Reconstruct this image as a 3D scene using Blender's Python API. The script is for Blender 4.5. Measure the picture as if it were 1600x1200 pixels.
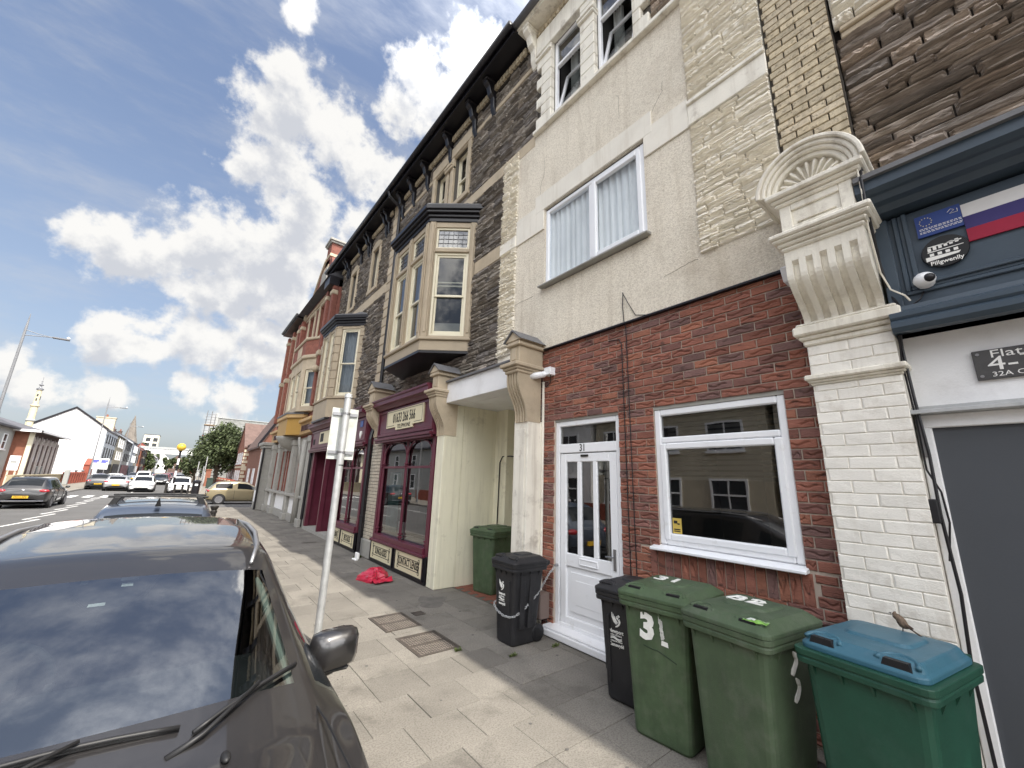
import bpy, bmesh, math, random
from mathutils import Vector, Matrix
from math import sin, cos, pi, radians as rad
for _o in list(bpy.data.objects): bpy.data.objects.remove(_o)
S = bpy.context.scene
C = S.collection
H = 1.92
CLB = 2.75      # cloud radiance relative to the sky texture
# ---------------------------------------------------------------- camera
def _basis():
    yaw, pit, rol = rad(38.48), rad(13.70), rad(1.936)
    f = Vector((sin(yaw)*cos(pit), cos(yaw)*cos(pit), sin(pit)))
    r = Vector((cos(yaw), -sin(yaw), 0)); u = r.cross(f)
    return r*cos(rol)+u*sin(rol), u*cos(rol)-r*sin(rol), f
_r, _u, _f = _basis()
cam = bpy.data.cameras.new('camera'); camo = bpy.data.objects.new('camera', cam); C.objects.link(camo)
cam.sensor_width = 36; cam.lens = 627.6/1600*36; cam.clip_start = .05; cam.clip_end = 4000
camo.matrix_world = Matrix(((_r.x,_u.x,-_f.x,0),(_r.y,_u.y,-_f.y,0),(_r.z,_u.z,-_f.z,H),(0,0,0,1)))
S.camera = camo
CAM = Vector((0,0,H))
# ---------------------------------------------------------------- exposure
S.render.engine = 'CYCLES'
S.view_settings.view_transform = 'Standard'; S.view_settings.look = 'None'
S.view_settings.exposure = 1.85; S.view_settings.gamma = 1
try: S.view_settings.use_curve_mapping = False
except Exception: pass
S.render.resolution_x = 1024; S.render.resolution_y = 768
# ---------------------------------------------------------------- sky
SUNV = Vector((.085,-.60,1)).normalized()
W = bpy.data.worlds.new('World'); S.world = W; W.use_nodes = True
nt = W.node_tree; N = nt.nodes; L = nt.links; N.clear()
wo = N.new('ShaderNodeOutputWorld'); bg = N.new('ShaderNodeBackground'); bg.inputs[1].default_value = .10
sky = N.new('ShaderNodeTexSky'); sky.sky_type = 'NISHITA'; sky.sun_disc = False
sky.sun_elevation = math.asin(SUNV.z); sky.sun_rotation = math.atan2(SUNV.x, SUNV.y)
sky.air_density = 1.0; sky.dust_density = 2.6; sky.ozone_density = 1.4
BLOBS = [(0.016,0.713,0.701,0.044),(0.009,0.752,0.659,0.055),(0.058,0.74,0.67,0.073),(0.106,0.743,0.66,0.061),(0.05,0.778,0.627,0.065),(0.011,0.822,0.569,0.048),(0.056,0.823,0.566,0.068),(0.103,0.822,0.561,0.059),(0.103,0.85,0.517,0.066),(-0.192,0.909,0.37,0.034),(-0.145,0.92,0.365,0.051),(-0.097,0.921,0.378,0.06),(-0.045,0.914,0.403,0.08),(0.003,0.91,0.415,0.09),(0.065,0.898,0.434,0.096),(0.125,0.895,0.427,0.076),(0.046,0.931,0.361,0.083),(0.107,0.932,0.345,0.076),(-0.015,0.937,0.349,0.056),(0.139,0.872,0.468,0.051),(0.237,0.613,0.754,0.067),(0.21,0.652,0.729,0.051),(0.287,0.599,0.748,0.069),(0.306,0.538,0.786,0.066),(0.333,0.503,0.798,0.043),(0.189,0.755,0.628,0.049),(0.234,0.758,0.609,0.051),(0.153,0.751,0.643,0.033),(0.269,0.766,0.584,0.046),(-0.129,0.968,0.216,0.048),(-0.086,0.973,0.216,0.04),(-0.078,0.959,0.271,0.033),(-0.028,0.967,0.254,0.055),(0.027,0.971,0.236,0.052),(0.083,0.969,0.234,0.062),(0.119,0.967,0.227,0.051),(0.022,0.637,0.77,0.03),(-0.201,0.972,0.123,0.035),(-0.122,0.984,0.133,0.032),(-0.245,0.956,0.158,0.031),(0.0,0.988,0.154,0.038),(0.043,0.988,0.148,0.045),(0.081,0.986,0.147,0.038),(0.208,0.819,0.535,0.039),(0.04,0.994,0.103,0.03),(0.095,0.952,0.29,0.062),(0.3,-0.35,0.88,0.1),(0.18,-0.28,0.94,0.06),(-0.32,-0.3,0.9,0.07),(-0.42,-0.12,0.9,0.05),(-0.1,-0.5,0.86,0.08),(-0.6,-0.5,0.62,0.16),(-0.8,0.1,0.55,0.14),(-0.75,-0.1,0.6,0.12),(-0.5,-0.75,0.42,0.16),(0.2,-0.85,0.5,0.18),(0.7,-0.6,0.4,0.2),(-0.9,0.3,0.3,0.09),(-0.85,-0.35,0.35,0.13),(-0.55,0.35,0.75,0.15),(-0.7,0.25,0.66,0.12),(-0.92,0.05,0.38,0.13),(-0.86,-0.12,0.48,0.14),(-0.6,-0.25,0.76,0.14),(-0.72,-0.45,0.52,0.15),(-0.4,-0.72,0.56,0.16),(-0.8,-0.55,0.22,0.16),(-0.95,0.22,0.2,0.12),(-0.3,-0.9,0.3,0.2),(0.1,-0.95,0.25,0.2),(0.5,-0.8,0.3,0.2),(-0.3,0.15,0.94,0.1),(-0.45,0.1,0.88,0.09),(0.75,-0.2,0.62,0.2),(0.85,0.2,0.5,0.2)]  # last entries are unseen clouds, added for facade light and windscreen reflections
g = bpy.data.node_groups.new('cloud_density', 'ShaderNodeTree')
g.interface.new_socket('Vector', in_out='INPUT', socket_type='NodeSocketVector')
g.interface.new_socket('Density', in_out='OUTPUT', socket_type='NodeSocketFloat')
gn, gl = g.nodes, g.links
gi = gn.new('NodeGroupInput'); go = gn.new('NodeGroupOutput')
def gmath(op, a, b=None, c=None):
    m = gn.new('ShaderNodeMath'); m.operation = op
    for i, x in enumerate((a, b, c)):
        if x is None: continue
        if isinstance(x, (int, float)): m.inputs[i].default_value = x
        else: gl.new(x, m.inputs[i])
    return m.outputs[0]
def gnoise(scale, det, vec, rough=.55):
    n = gn.new('ShaderNodeTexNoise'); n.inputs['Scale'].default_value = scale; n.inputs['Detail'].default_value = det
    n.inputs['Roughness'].default_value = rough; gl.new(vec, n.inputs['Vector']); return n
n1 = gnoise(9, 4, gi.outputs[0])
sub = gn.new('ShaderNodeVectorMath'); sub.operation = 'SUBTRACT'; gl.new(n1.outputs['Color'], sub.inputs[0]); sub.inputs[1].default_value = (.5,.5,.5)
mad = gn.new('ShaderNodeVectorMath'); mad.operation = 'MULTIPLY_ADD'; gl.new(sub.outputs[0], mad.inputs[0]); mad.inputs[1].default_value = (.07,.07,.06); gl.new(gi.outputs[0], mad.inputs[2])
acc = None
for bx, by, bz, br in BLOBS:
    d = gn.new('ShaderNodeVectorMath'); d.operation = 'DISTANCE'; gl.new(mad.outputs[0], d.inputs[0]); d.inputs[1].default_value = (bx, by, bz)
    v = gmath('MULTIPLY_ADD', d.outputs['Value'], -1/(br*1.25), 1)
    acc = v if acc is None else gmath('SMOOTH_MAX', acc, v, .25)
n2 = gnoise(17, 9, gi.outputs[0], .60)
v = gmath('ADD', acc, gmath('MULTIPLY_ADD', n2.outputs['Fac'], 2.3, -1.19))
v = gmath('MULTIPLY', v, gmath('GREATER_THAN', acc, -3))
gl.new(v, go.inputs[0])
tc = N.new('ShaderNodeTexCoord')
def dens(off):
    gg = N.new('ShaderNodeGroup'); gg.node_tree = g
    a = N.new('ShaderNodeVectorMath'); a.operation = 'ADD'; L.new(tc.outputs['Generated'], a.inputs[0]); a.inputs[1].default_value = off
    L.new(a.outputs[0], gg.inputs[0]); return gg.outputs[0]
def wmath(op, a, b, clamp=False):
    m = N.new('ShaderNodeMath'); m.operation = op; m.use_clamp = clamp
    for i, x in enumerate((a, b)):
        if isinstance(x, (int, float)): m.inputs[i].default_value = x
        else: L.new(x, m.inputs[i])
    return m.outputs[0]
def wrange(x, a, b, c, d, smooth=True):
    m = N.new('ShaderNodeMapRange'); m.interpolation_type = 'SMOOTHSTEP' if smooth else 'LINEAR'
    L.new(x, m.inputs[0])
    for i, y in enumerate((a, b, c, d)): m.inputs[i+1].default_value = y
    return m.outputs[0]
def wmix(fac, a, b, typ='MIX'):
    m = N.new('ShaderNodeMix'); m.data_type = 'RGBA'; m.blend_type = typ
    for i, x in ((0, fac), (6, a), (7, b)):
        if isinstance(x, (int, float)): m.inputs[i].default_value = x
        elif isinstance(x, tuple): m.inputs[i].default_value = (*x, 1)
        else: L.new(x, m.inputs[i])
    return m.outputs[2]
d0 = dens((0, 0, 0)); d1 = dens((.004, -.012, .034))
cover = wrange(d0, -.03, .50, 0, .97)
thick = wrange(d1, .22, .95, 0, 1)
ccol = wmix(thick, (CLB*1.0, CLB*.985, CLB*.955), (CLB*.66, CLB*.68, CLB*.73))
# cloud and haze scatter near the sun, boosted to light the shaded facade
sd_ = N.new('ShaderNodeVectorMath'); sd_.operation = 'DOT_PRODUCT'; L.new(tc.outputs['Generated'], sd_.inputs[0]); sd_.inputs[1].default_value = SUNV
near = wrange(sd_.outputs['Value'], .25, 1.0, 1.0, 8.0)
def bright(c):
    m = N.new('ShaderNodeVectorMath'); m.operation = 'SCALE'
    if isinstance(c, tuple): m.inputs[0].default_value = c
    else: L.new(c, m.inputs[0])
    L.new(near, m.inputs['Scale']); return m.outputs[0]
ccol = bright(ccol)
# thin high streaks everywhere
mp = N.new('ShaderNodeMapping'); mp.inputs['Scale'].default_value = (2.2, 7, 9); mp.inputs['Rotation'].default_value = (.5, .3, .9); L.new(tc.outputs['Generated'], mp.inputs[0])
n3 = N.new('ShaderNodeTexNoise'); n3.inputs['Scale'].default_value = 1.7; n3.inputs['Detail'].default_value = 8; n3.inputs['Roughness'].default_value = .62; L.new(mp.outputs[0], n3.inputs['Vector'])
cir = wrange(n3.outputs['Fac'], .38, .82, .04, .50)
# milky lower sky, as in a hazy summer sky
sep = N.new('ShaderNodeSeparateXYZ'); L.new(tc.outputs['Generated'], sep.inputs[0])
hz = wrange(sep.outputs['Z'], .0, .75, .50, .04)
sk = wmix(1.0, sky.outputs[0], (.575, .575, .585), 'MULTIPLY')
sk = wmix(hz, sk, (CLB*.47, CLB*.52, CLB*.58))
sk = wmix(cir, sk, bright((CLB*.68, CLB*.69, CLB*.71)))
sk = wmix(cover, sk, ccol)
L.new(sk, bg.inputs[0]); L.new(bg.outputs[0], wo.inputs[0])
W.cycles.sampling_method = 'MANUAL'; W.cycles.sample_map_resolution = 512
# ---------------------------------------------------------------- sun
sl = bpy.data.lights.new('sun', 'SUN'); sl.energy = 2.0; sl.angle = rad(.55); sl.color = (1, .94, .84)
so = bpy.data.objects.new('sun', sl); C.objects.link(so); so.location = (0, 0, 60)
so.rotation_euler = SUNV.to_track_quat('Z', 'Y').to_euler()

# ================================================================ materials
MATS = {}
def mat(name, col, rough=.8, var=.12, vs=3.0, bump=0., bs=60., pal=None, rnd=0., metal=0., coat=0., spec=.4, dirt_shade=None, ds=1.2, dth=(.5,.75), st=(1,1,1), speck=None, local=False, streak=None):
    """procedural principled material: low-frequency tint, optional per-piece palette, stains and painted crevice shade, speckles and relief"""
    if name in MATS: return MATS[name]
    m = bpy.data.materials.new(name); m.use_nodes = True; MATS[name] = m
    t = m.node_tree; n = t.nodes; l = t.links; b = n['Principled BSDF']
    b.inputs['Roughness'].default_value = rough; b.inputs['Metallic'].default_value = metal
    b.inputs['Coat Weight'].default_value = coat; b.inputs['Coat Roughness'].default_value = .03
    b.inputs['Specular IOR Level'].default_value = spec
    if local: tcn = n.new('ShaderNodeTexCoord'); P = tcn.outputs['Object']
    else: geo0 = n.new('ShaderNodeNewGeometry'); P = geo0.outputs['Position']
    mp = n.new('ShaderNodeMapping'); mp.inputs['Scale'].default_value = st; l.new(P, mp.inputs[0]); P = mp.outputs[0]
    def noise(s, d=4, r=.55):
        q = n.new('ShaderNodeTexNoise'); q.inputs['Scale'].default_value = s; q.inputs['Detail'].default_value = d; q.inputs['Roughness'].default_value = r
        l.new(P, q.inputs['Vector']); return q.outputs['Fac']
    def rng(x, a, bb, c, d):
        q = n.new('ShaderNodeMapRange'); l.new(x, q.inputs[0])
        for i, y in enumerate((a, bb, c, d)): q.inputs[i+1].default_value = y
        return q.outputs[0]
    def mix(f, a, bb, typ='MIX'):
        q = n.new('ShaderNodeMix'); q.data_type = 'RGBA'; q.blend_type = typ
        for i, x in ((0, f), (6, a), (7, bb)):
            if isinstance(x, (int, float)): q.inputs[i].default_value = x
            elif isinstance(x, tuple): q.inputs[i].default_value = (*x[:3], 1)
            else: l.new(x, q.inputs[i])
        return q.outputs[2]
    if pal or rnd:
        oi = n.new('ShaderNodeObjectInfo'); ge = n.new('ShaderNodeNewGeometry')
        a = n.new('ShaderNodeMath'); a.operation = 'MULTIPLY_ADD'; l.new(ge.outputs['Random Per Island'], a.inputs[0]); a.inputs[1].default_value = 7.31; l.new(oi.outputs['Random'], a.inputs[2])
        fr = n.new('ShaderNodeMath'); fr.operation = 'FRACT'; l.new(a.outputs[0], fr.inputs[0]); R = fr.outputs[0]
    if pal:
        cr = n.new('ShaderNodeValToRGB'); cr.color_ramp.interpolation = 'CONSTANT'
        e = cr.color_ramp.elements
        while len(e) < len(pal): e.new(.5)
        for i, c in enumerate(pal): e[i].position = i/len(pal); e[i].color = (*c, 1)
        l.new(R, cr.inputs[0]); col_s = cr.outputs[0]
    else: col_s = (*col, 1)
    if rnd:
        f2 = n.new('ShaderNodeMath'); f2.operation = 'MULTIPLY'; l.new(R, f2.inputs[0]); f2.inputs[1].default_value = 13.7
        f3 = n.new('ShaderNodeMath'); f3.operation = 'FRACT'; l.new(f2.outputs[0], f3.inputs[0])
        k = rng(f3.outputs[0], 0, 1, 1-rnd, 1+rnd); col_s = mix(1.0, col_s, k, 'MULTIPLY')
    if var:
        k = rng(noise(vs, 6, .6), .3, .7, 1-var, 1+var); col_s = mix(1.0, col_s, k, 'MULTIPLY')
    if speck:
        sc, amt, scol = speck
        k = rng(noise(sc, 3, .75), .46, .60, 0, amt); col_s = mix(k, col_s, scol)
    if dirt_shade:
        k = rng(noise(ds, 8, .68), dth[0], dth[1], 0, dirt_shade[3] if len(dirt_shade) > 3 else .6); col_s = mix(k, col_s, dirt_shade[:3])
    if streak:   # rain-washed vertical staining
        m2 = n.new('ShaderNodeMapping'); m2.inputs['Scale'].default_value = (5, 5, .35); l.new(P, m2.inputs[0])
        q = n.new('ShaderNodeTexNoise'); q.inputs['Scale'].default_value = 1.5; q.inputs['Detail'].default_value = 7; q.inputs['Roughness'].default_value = .7; l.new(m2.outputs[0], q.inputs['Vector'])
        k = rng(q.outputs['Fac'], .50, .74, 0, streak[3]); col_s = mix(k, col_s, streak[:3])
    if isinstance(col_s, tuple): b.inputs['Base Color'].default_value = col_s
    else: l.new(col_s, b.inputs['Base Color'])
    if bump:
        bn = n.new('ShaderNodeBump'); bn.inputs['Strength'].default_value = min(1, bump); bn.inputs['Distance'].default_value = .012*max(1, bump)
        l.new(noise(bs, 5, .65), bn.inputs['Height']); l.new(bn.outputs[0], b.inputs['Normal'])
    return m
def glass(name, tint=(.55,.6,.62), base=.04, boost=1.0):
    """clear pane: fresnel reflection over tinted see-through"""
    if name in MATS: return MATS[name]
    m = bpy.data.materials.new(name); m.use_nodes = True; MATS[name] = m
    t = m.node_tree; n = t.nodes; l = t.links; n.clear()
    o = n.new('ShaderNodeOutputMaterial'); mx = n.new('ShaderNodeMixShader'); tr = n.new('ShaderNodeBsdfTransparent'); gl_ = n.new('ShaderNodeBsdfGlossy')
    tr.inputs[0].default_value = (*tint, 1); gl_.inputs['Roughness'].default_value = .012; gl_.inputs[0].default_value = (1, 1, 1, 1)
    ge = n.new('ShaderNodeNewGeometry'); dt = n.new('ShaderNodeVectorMath'); dt.operation = 'DOT_PRODUCT'
    l.new(ge.outputs['Normal'], dt.inputs[0]); l.new(ge.outputs['Incoming'], dt.inputs[1])
    ab = n.new('ShaderNodeMath'); ab.operation = 'ABSOLUTE'; l.new(dt.outputs['Value'], ab.inputs[0])
    inv = n.new('ShaderNodeMath'); inv.operation = 'SUBTRACT'; inv.inputs[0].default_value = 1; l.new(ab.outputs[0], inv.inputs[1])
    p5 = n.new('ShaderNodeMath'); p5.operation = 'POWER'; l.new(inv.outputs[0], p5.inputs[0]); p5.inputs[1].default_value = 3.6
    ma = n.new('ShaderNodeMath'); ma.operation = 'MULTIPLY_ADD'; l.new(p5.outputs[0], ma.inputs[0]); ma.inputs[1].default_value = boost*(1-base); ma.inputs[2].default_value = base; ma.use_clamp = True
    nz = n.new('ShaderNodeTexNoise'); nz.inputs['Scale'].default_value = 1.6; bu = n.new('ShaderNodeBump'); bu.inputs['Strength'].default_value = .05; bu.inputs['Distance'].default_value = .02
    l.new(ge.outputs['Position'], nz.inputs['Vector']); l.new(nz.outputs['Fac'], bu.inputs['Height']); l.new(bu.outputs[0], gl_.inputs['Normal'])
    l.new(ma.outputs[0], mx.inputs[0]); l.new(tr.outputs[0], mx.inputs[1]); l.new(gl_.outputs[0], mx.inputs[2]); l.new(mx.outputs[0], o.inputs[0])
    return m

# ================================================================ mesh helpers
class MB:
    def __init__(s): s.v = []; s.f = []; s.smooth = False
    def add(s, vs, fs):
        k = len(s.v); s.v += [tuple(p) for p in vs]; s.f += [tuple(i+k for i in q) for q in fs]; return s
    def box(s, x0, x1, y0, y1, z0, z1):
        if x0 > x1: x0, x1 = x1, x0
        if y0 > y1: y0, y1 = y1, y0
        if z0 > z1: z0, z1 = z1, z0
        return s.add([(x0,y0,z0),(x1,y0,z0),(x1,y1,z0),(x0,y1,z0),(x0,y0,z1),(x1,y0,z1),(x1,y1,z1),(x0,y1,z1)],
            [(0,3,2,1),(4,5,6,7),(0,1,5,4),(1,2,6,5),(2,3,7,6),(3,0,4,7)])
    def prism(s, pts, ax, a, b):
        n = len(pts)
        f = {'x': lambda p, t: (t, p[0], p[1]), 'y': lambda p, t: (p[0], t, p[1]), 'z': lambda p, t: (p[0], p[1], t)}[ax]
        return s.add([f(p, a) for p in pts]+[f(p, b) for p in pts], [tuple(range(n)), tuple(range(2*n-1, n-1, -1))]+[(i, (i+1) % n, n+(i+1) % n, n+i) for i in range(n)])
    def loft(s, rings, cap=True):
        n = len(rings[0]); k = len(s.v); s.v += [tuple(p) for r in rings for p in r]
        for j in range(len(rings)-1):
            for i in range(n): s.f.append((k+j*n+i, k+j*n+(i+1) % n, k+(j+1)*n+(i+1) % n, k+(j+1)*n+i))
        if cap: s.f.append(tuple(k+i for i in range(n-1, -1, -1))); s.f.append(tuple(k+(len(rings)-1)*n+i for i in range(n)))
        return s
    def tube(s, path, r, n=8, cap=True):
        path = [Vector(p) for p in path]; rings = []; up0 = None
        for i, p in enumerate(path):
            d = (path[min(i+1, len(path)-1)]-path[max(i-1, 0)]).normalized()
            if up0 is None:
                up0 = Vector((0, 0, 1)) if abs(d.z) < .9 else Vector((1, 0, 0))
            a = d.cross(up0); a = a.normalized() if a.length > 1e-5 else d.orthogonal().normalized()
            b = a.cross(d); up0 = b
            rr = r[i] if isinstance(r, (list, tuple)) else r
            rings.append([p+a*rr*cos(2*pi*k/n)+b*rr*sin(2*pi*k/n) for k in range(n)])
        return s.loft(rings, cap)
    def lathe(s, prof, c=(0,0,0), n=16, ax='z'):
        rings = []
        for r, h in prof:
            rg = []
            for k in range(n):
                a = 2*pi*k/n; p = (r*cos(a), r*sin(a), h)
                if ax == 'y': p = (p[0], p[2], p[1])
                if ax == 'x': p = (p[2], p[0], p[1])
                rg.append((p[0]+c[0], p[1]+c[1], p[2]+c[2]))
            rings.append(rg)
        return s.loft(rings)
    def ball(s, c, rx, ry=None, rz=None, n=12, m=8):
        ry = ry or rx; rz = rz or rx
        rings = [[(c[0]+rx*sin(pi*j/m)*cos(2*pi*k/n), c[1]+ry*sin(pi*j/m)*sin(2*pi*k/n), c[2]-rz*cos(pi*j/m)) for k in range(n)] for j in range(m+1)]
        rings[0] = [(c[0]+1e-4*cos(2*pi*k/n), c[1]+1e-4*sin(2*pi*k/n), c[2]-rz) for k in range(n)]
        rings[-1] = [(c[0]+1e-4*cos(2*pi*k/n), c[1]+1e-4*sin(2*pi*k/n), c[2]+rz) for k in range(n)]
        return s.loft(rings)
    def grid(s, P):
        k = len(s.v); n = len(P[0]); s.v += [tuple(p) for r in P for p in r]
        for j in range(len(P)-1):
            for i in range(n-1): s.f.append((k+j*n+i, k+j*n+i+1, k+(j+1)*n+i+1, k+(j+1)*n+i))
        return s
    def mesh(s, name, smooth=False, recalc=True):
        me = bpy.data.meshes.new(name); me.from_pydata(s.v, [], s.f)
        if recalc and len(s.f) < 60000:
            bm = bmesh.new(); bm.from_mesh(me); bmesh.ops.recalc_face_normals(bm, faces=bm.faces); bm.to_mesh(me); bm.free()
        if smooth or s.smooth: me.polygons.foreach_set('use_smooth', [True]*len(me.polygons))
        me.update(); return me
def link(o, parent=None):
    C.objects.link(o)
    if parent is not None:
        o.parent = parent
        o.matrix_parent_inverse = WINV.get(parent.name, Matrix.Identity(4))
    return o
WINV = {}
def obj(name, mb, m, parent=None, bevel=0, smooth=False, seg=1, sub=0, label=None, kind=None):
    """one mesh object; vertices in world coordinates unless its thing is built at the origin"""
    me = mb.mesh(name, smooth or sub > 0) if isinstance(mb, MB) else mb
    me.materials.clear(); me.materials.append(m)
    o = bpy.data.objects.new(name, me)
    link(o, parent)
    if parent is not None: WINV[o.name] = Matrix.Identity(4)
    if sub:
        q = o.modifiers.new('s', 'SUBSURF'); q.levels = q.render_levels = sub
    if bevel:
        q = o.modifiers.new('b', 'BEVEL'); q.width = bevel; q.segments = seg; q.limit_method = 'ANGLE'; q.angle_limit = rad(40)
    if label: o['label'] = label
    if kind: o['kind'] = kind
    return o
def thing(name, label, cat, loc=(0,0,0), group=None, local=False, rz=0):
    """empty at the thing's base that parents its parts"""
    o = bpy.data.objects.new(name, None); C.objects.link(o); o.location = loc; o.rotation_euler = (0, 0, rz)
    o.empty_display_size = .2
    o['label'] = label; o['category'] = cat
    if group: o['group'] = group
    WINV[o.name] = Matrix.Identity(4) if local else Matrix.Translation(-Vector(loc))
    return o
def tag(o, label, cat, group=None):
    o['label'] = label; o['category'] = cat
    if group: o['group'] = group
    return o
def struct(name, mb, m, **k):
    o = obj(name, mb, m, **k); o['kind'] = 'structure'; return o
def copy_tree(o, loc, rz=None, label=None, sub={}):
    def cp(q, par):
        c = q.copy(); C.objects.link(c)
        if par is not None: c.parent = par; c.matrix_parent_inverse = q.matrix_parent_inverse.copy()
        for ch in q.children: cp(ch, c)
        return c
    c = cp(o, None); c.location = loc
    if rz is not None: c.rotation_euler = (0, 0, rz)
    if label: c['label'] = label
    return c
def text_mesh(body, size, sx=1., ext=.002, bold=0., align='CENTER'):
    cu = bpy.data.curves.new('t', 'FONT'); cu.body = body; cu.size = size; cu.extrude = ext; cu.align_x = align; cu.align_y = 'CENTER'; cu.offset = bold; cu.resolution_u = 2
    o = bpy.data.objects.new('t', cu); C.objects.link(o); dg = bpy.context.evaluated_depsgraph_get(); me = bpy.data.meshes.new_from_object(o.evaluated_get(dg))
    bpy.data.objects.remove(o); bpy.data.curves.remove(cu)
    for v in me.vertices: v.co.x *= sx
    return me
def text(name, body, size, m, parent, pos, facing='-x', sx=1., bold=0., rx=0., align='CENTER'):
    """raised lettering on a face looking along the given direction"""
    me = text_mesh(body, size, sx, bold=bold, align=align)
    rot = {'-x': Matrix(((0,0,-1),(-1,0,0),(0,1,0))), '-y': Matrix(((1,0,0),(0,0,-1),(0,1,0))), '+x': Matrix(((0,0,1),(1,0,0),(0,1,0))), '+z': Matrix(((0,-1,0),(1,0,0),(0,0,1))), '+zx': Matrix(((0,1,0),(-1,0,0),(0,0,1)))}[facing].to_4x4()
    if rx: rot = rot @ Matrix.Rotation(rx, 4, 'Z')
    me.transform(Matrix.Translation(Vector(pos)) @ rot)
    return obj(name, me, m, parent)
# ---------------- walls, pieces
def wall_mb(x, thick, y0, y1, z0, z1, holes=(), rev=.12, mb=None):
    """wall sheet facing -x with openings, reveals of depth rev, and thickness"""
    mb = mb or MB(); sg = 1 if thick > 0 else -1
    ys = sorted({y0, y1, *[h for q in holes for h in q[:2]]}); zs = sorted({z0, z1, *[h for q in holes for h in q[2:4]]})
    ys = [y for y in ys if y0 <= y <= y1]; zs = [z for z in zs if z0 <= z <= z1]
    for a, b in zip(ys, ys[1:]):
        for c, d in zip(zs, zs[1:]):
            ym, zm = (a+b)/2, (c+d)/2
            if any(q[0] < ym < q[1] and q[2] < zm < q[3] for q in holes): continue
            mb.add([(x,a,c),(x,a,d),(x,b,d),(x,b,c)], [(0,3,2,1)] if sg < 0 else [(0,1,2,3)])
    for a, b, c, d in holes:
        e = x+rev*sg
        c = max(c, z0); d = min(d, z1); a = max(a, y0); b = min(b, y1)
        mb.add([(x,a,c),(x,b,c),(x,b,d),(x,a,d),(e,a,c),(e,b,c),(e,b,d),(e,a,d)], [(0,1,5,4),(1,2,6,5),(2,3,7,6),(3,0,4,7)])
    e = x+thick
    mb.add([(x,y0,z0),(x,y1,z0),(x,y1,z1),(x,y0,z1),(e,y0,z0),(e,y1,z0),(e,y1,z1),(e,y0,z1)], [(0,1,5,4),(1,2,6,5),(2,3,7,6),(3,0,4,7)])
    return mb
def piece_mesh(kind, seed):
    """unit piece: back at x=0, face at x=-1, width/height 1 in y/z"""
    R = random.Random(seed); mb = MB()
    ny, nz, edge, jit, bulge = {'brick': (6,4,.035,.06,.0), 'rock': (7,5,.04,.16,.12), 'smooth': (1,1,.03,0,0), 'rough': (3,2,.03,.12,.05)}[kind]
    ys = [-.5]+[-.5+edge+(1-2*edge)*i/ny for i in range(ny+1)]+[.5]
    ez = edge*2.2
    zs = [-.5]+[-.5+ez+(1-2*ez)*i/nz for i in range(nz+1)]+[.5]
    P = []; rowo = [R.uniform(-.42, .42) if kind == 'rock' else 0 for _ in zs]; g0, g1 = R.choice(((1,6),(2,6),(1,4),(1,5),(9,9),(2,5))); ph = R.uniform(0, 6)
    for j, z in enumerate(zs):
        row = []
        for i, y in enumerate(ys):
            border = i in (0, len(ys)-1) or j in (0, len(zs)-1)
            if border: x = -.45
            else:
                u = 1-(2*y)**2; w = 1-(2*z)**2
                x = -1+R.uniform(-jit, jit)-bulge*(u*w-.5)+rowo[j]
                if kind == 'brick' and j == 3 and g0 <= i <= g1: x = -.15
            yy = y if border or jit == 0 else y+R.uniform(-.02, .02)
            zz = z+.16*sin(i*1.3+ph) if kind == 'brick' and j in (2, 3, 4) and not border else z if jit == 0 else z+R.uniform(-.05, .05)*(.8 if not border else .35)
            row.append((x, yy, zz))
        P.append(row)
    mb.grid(P)
    n = len(ys); m_ = len(zs)
    ring = [j for j in range(n)]+[n*k+n-1 for k in range(1, m_)]+[n*(m_-1)+k for k in range(n-2, -1, -1)]+[n*k for k in range(m_-2, 0, -1)]
    k = len(mb.v); mb.v += [(0, mb.v[r][1], mb.v[r][2]) for r in ring]; q = len(ring)
    mb.f += [(ring[i], k+i, k+(i+1) % q, ring[(i+1) % q]) for i in range(q)]
    return mb.mesh(kind+'_piece', recalc=True)
PM = {k: [piece_mesh(k, i) for i in range(n)] for k, n in (('brick', 8), ('rock', 10), ('smooth', 1), ('rough', 6))}
def inview(p):
    d = Vector(p)-CAM; w = d.dot(_f)
    if w < .05: return 1e3
    return max(abs(d.dot(_r)/w)/(800/627.6), abs(d.dot(_u)/w)/(600/627.6))
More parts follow.
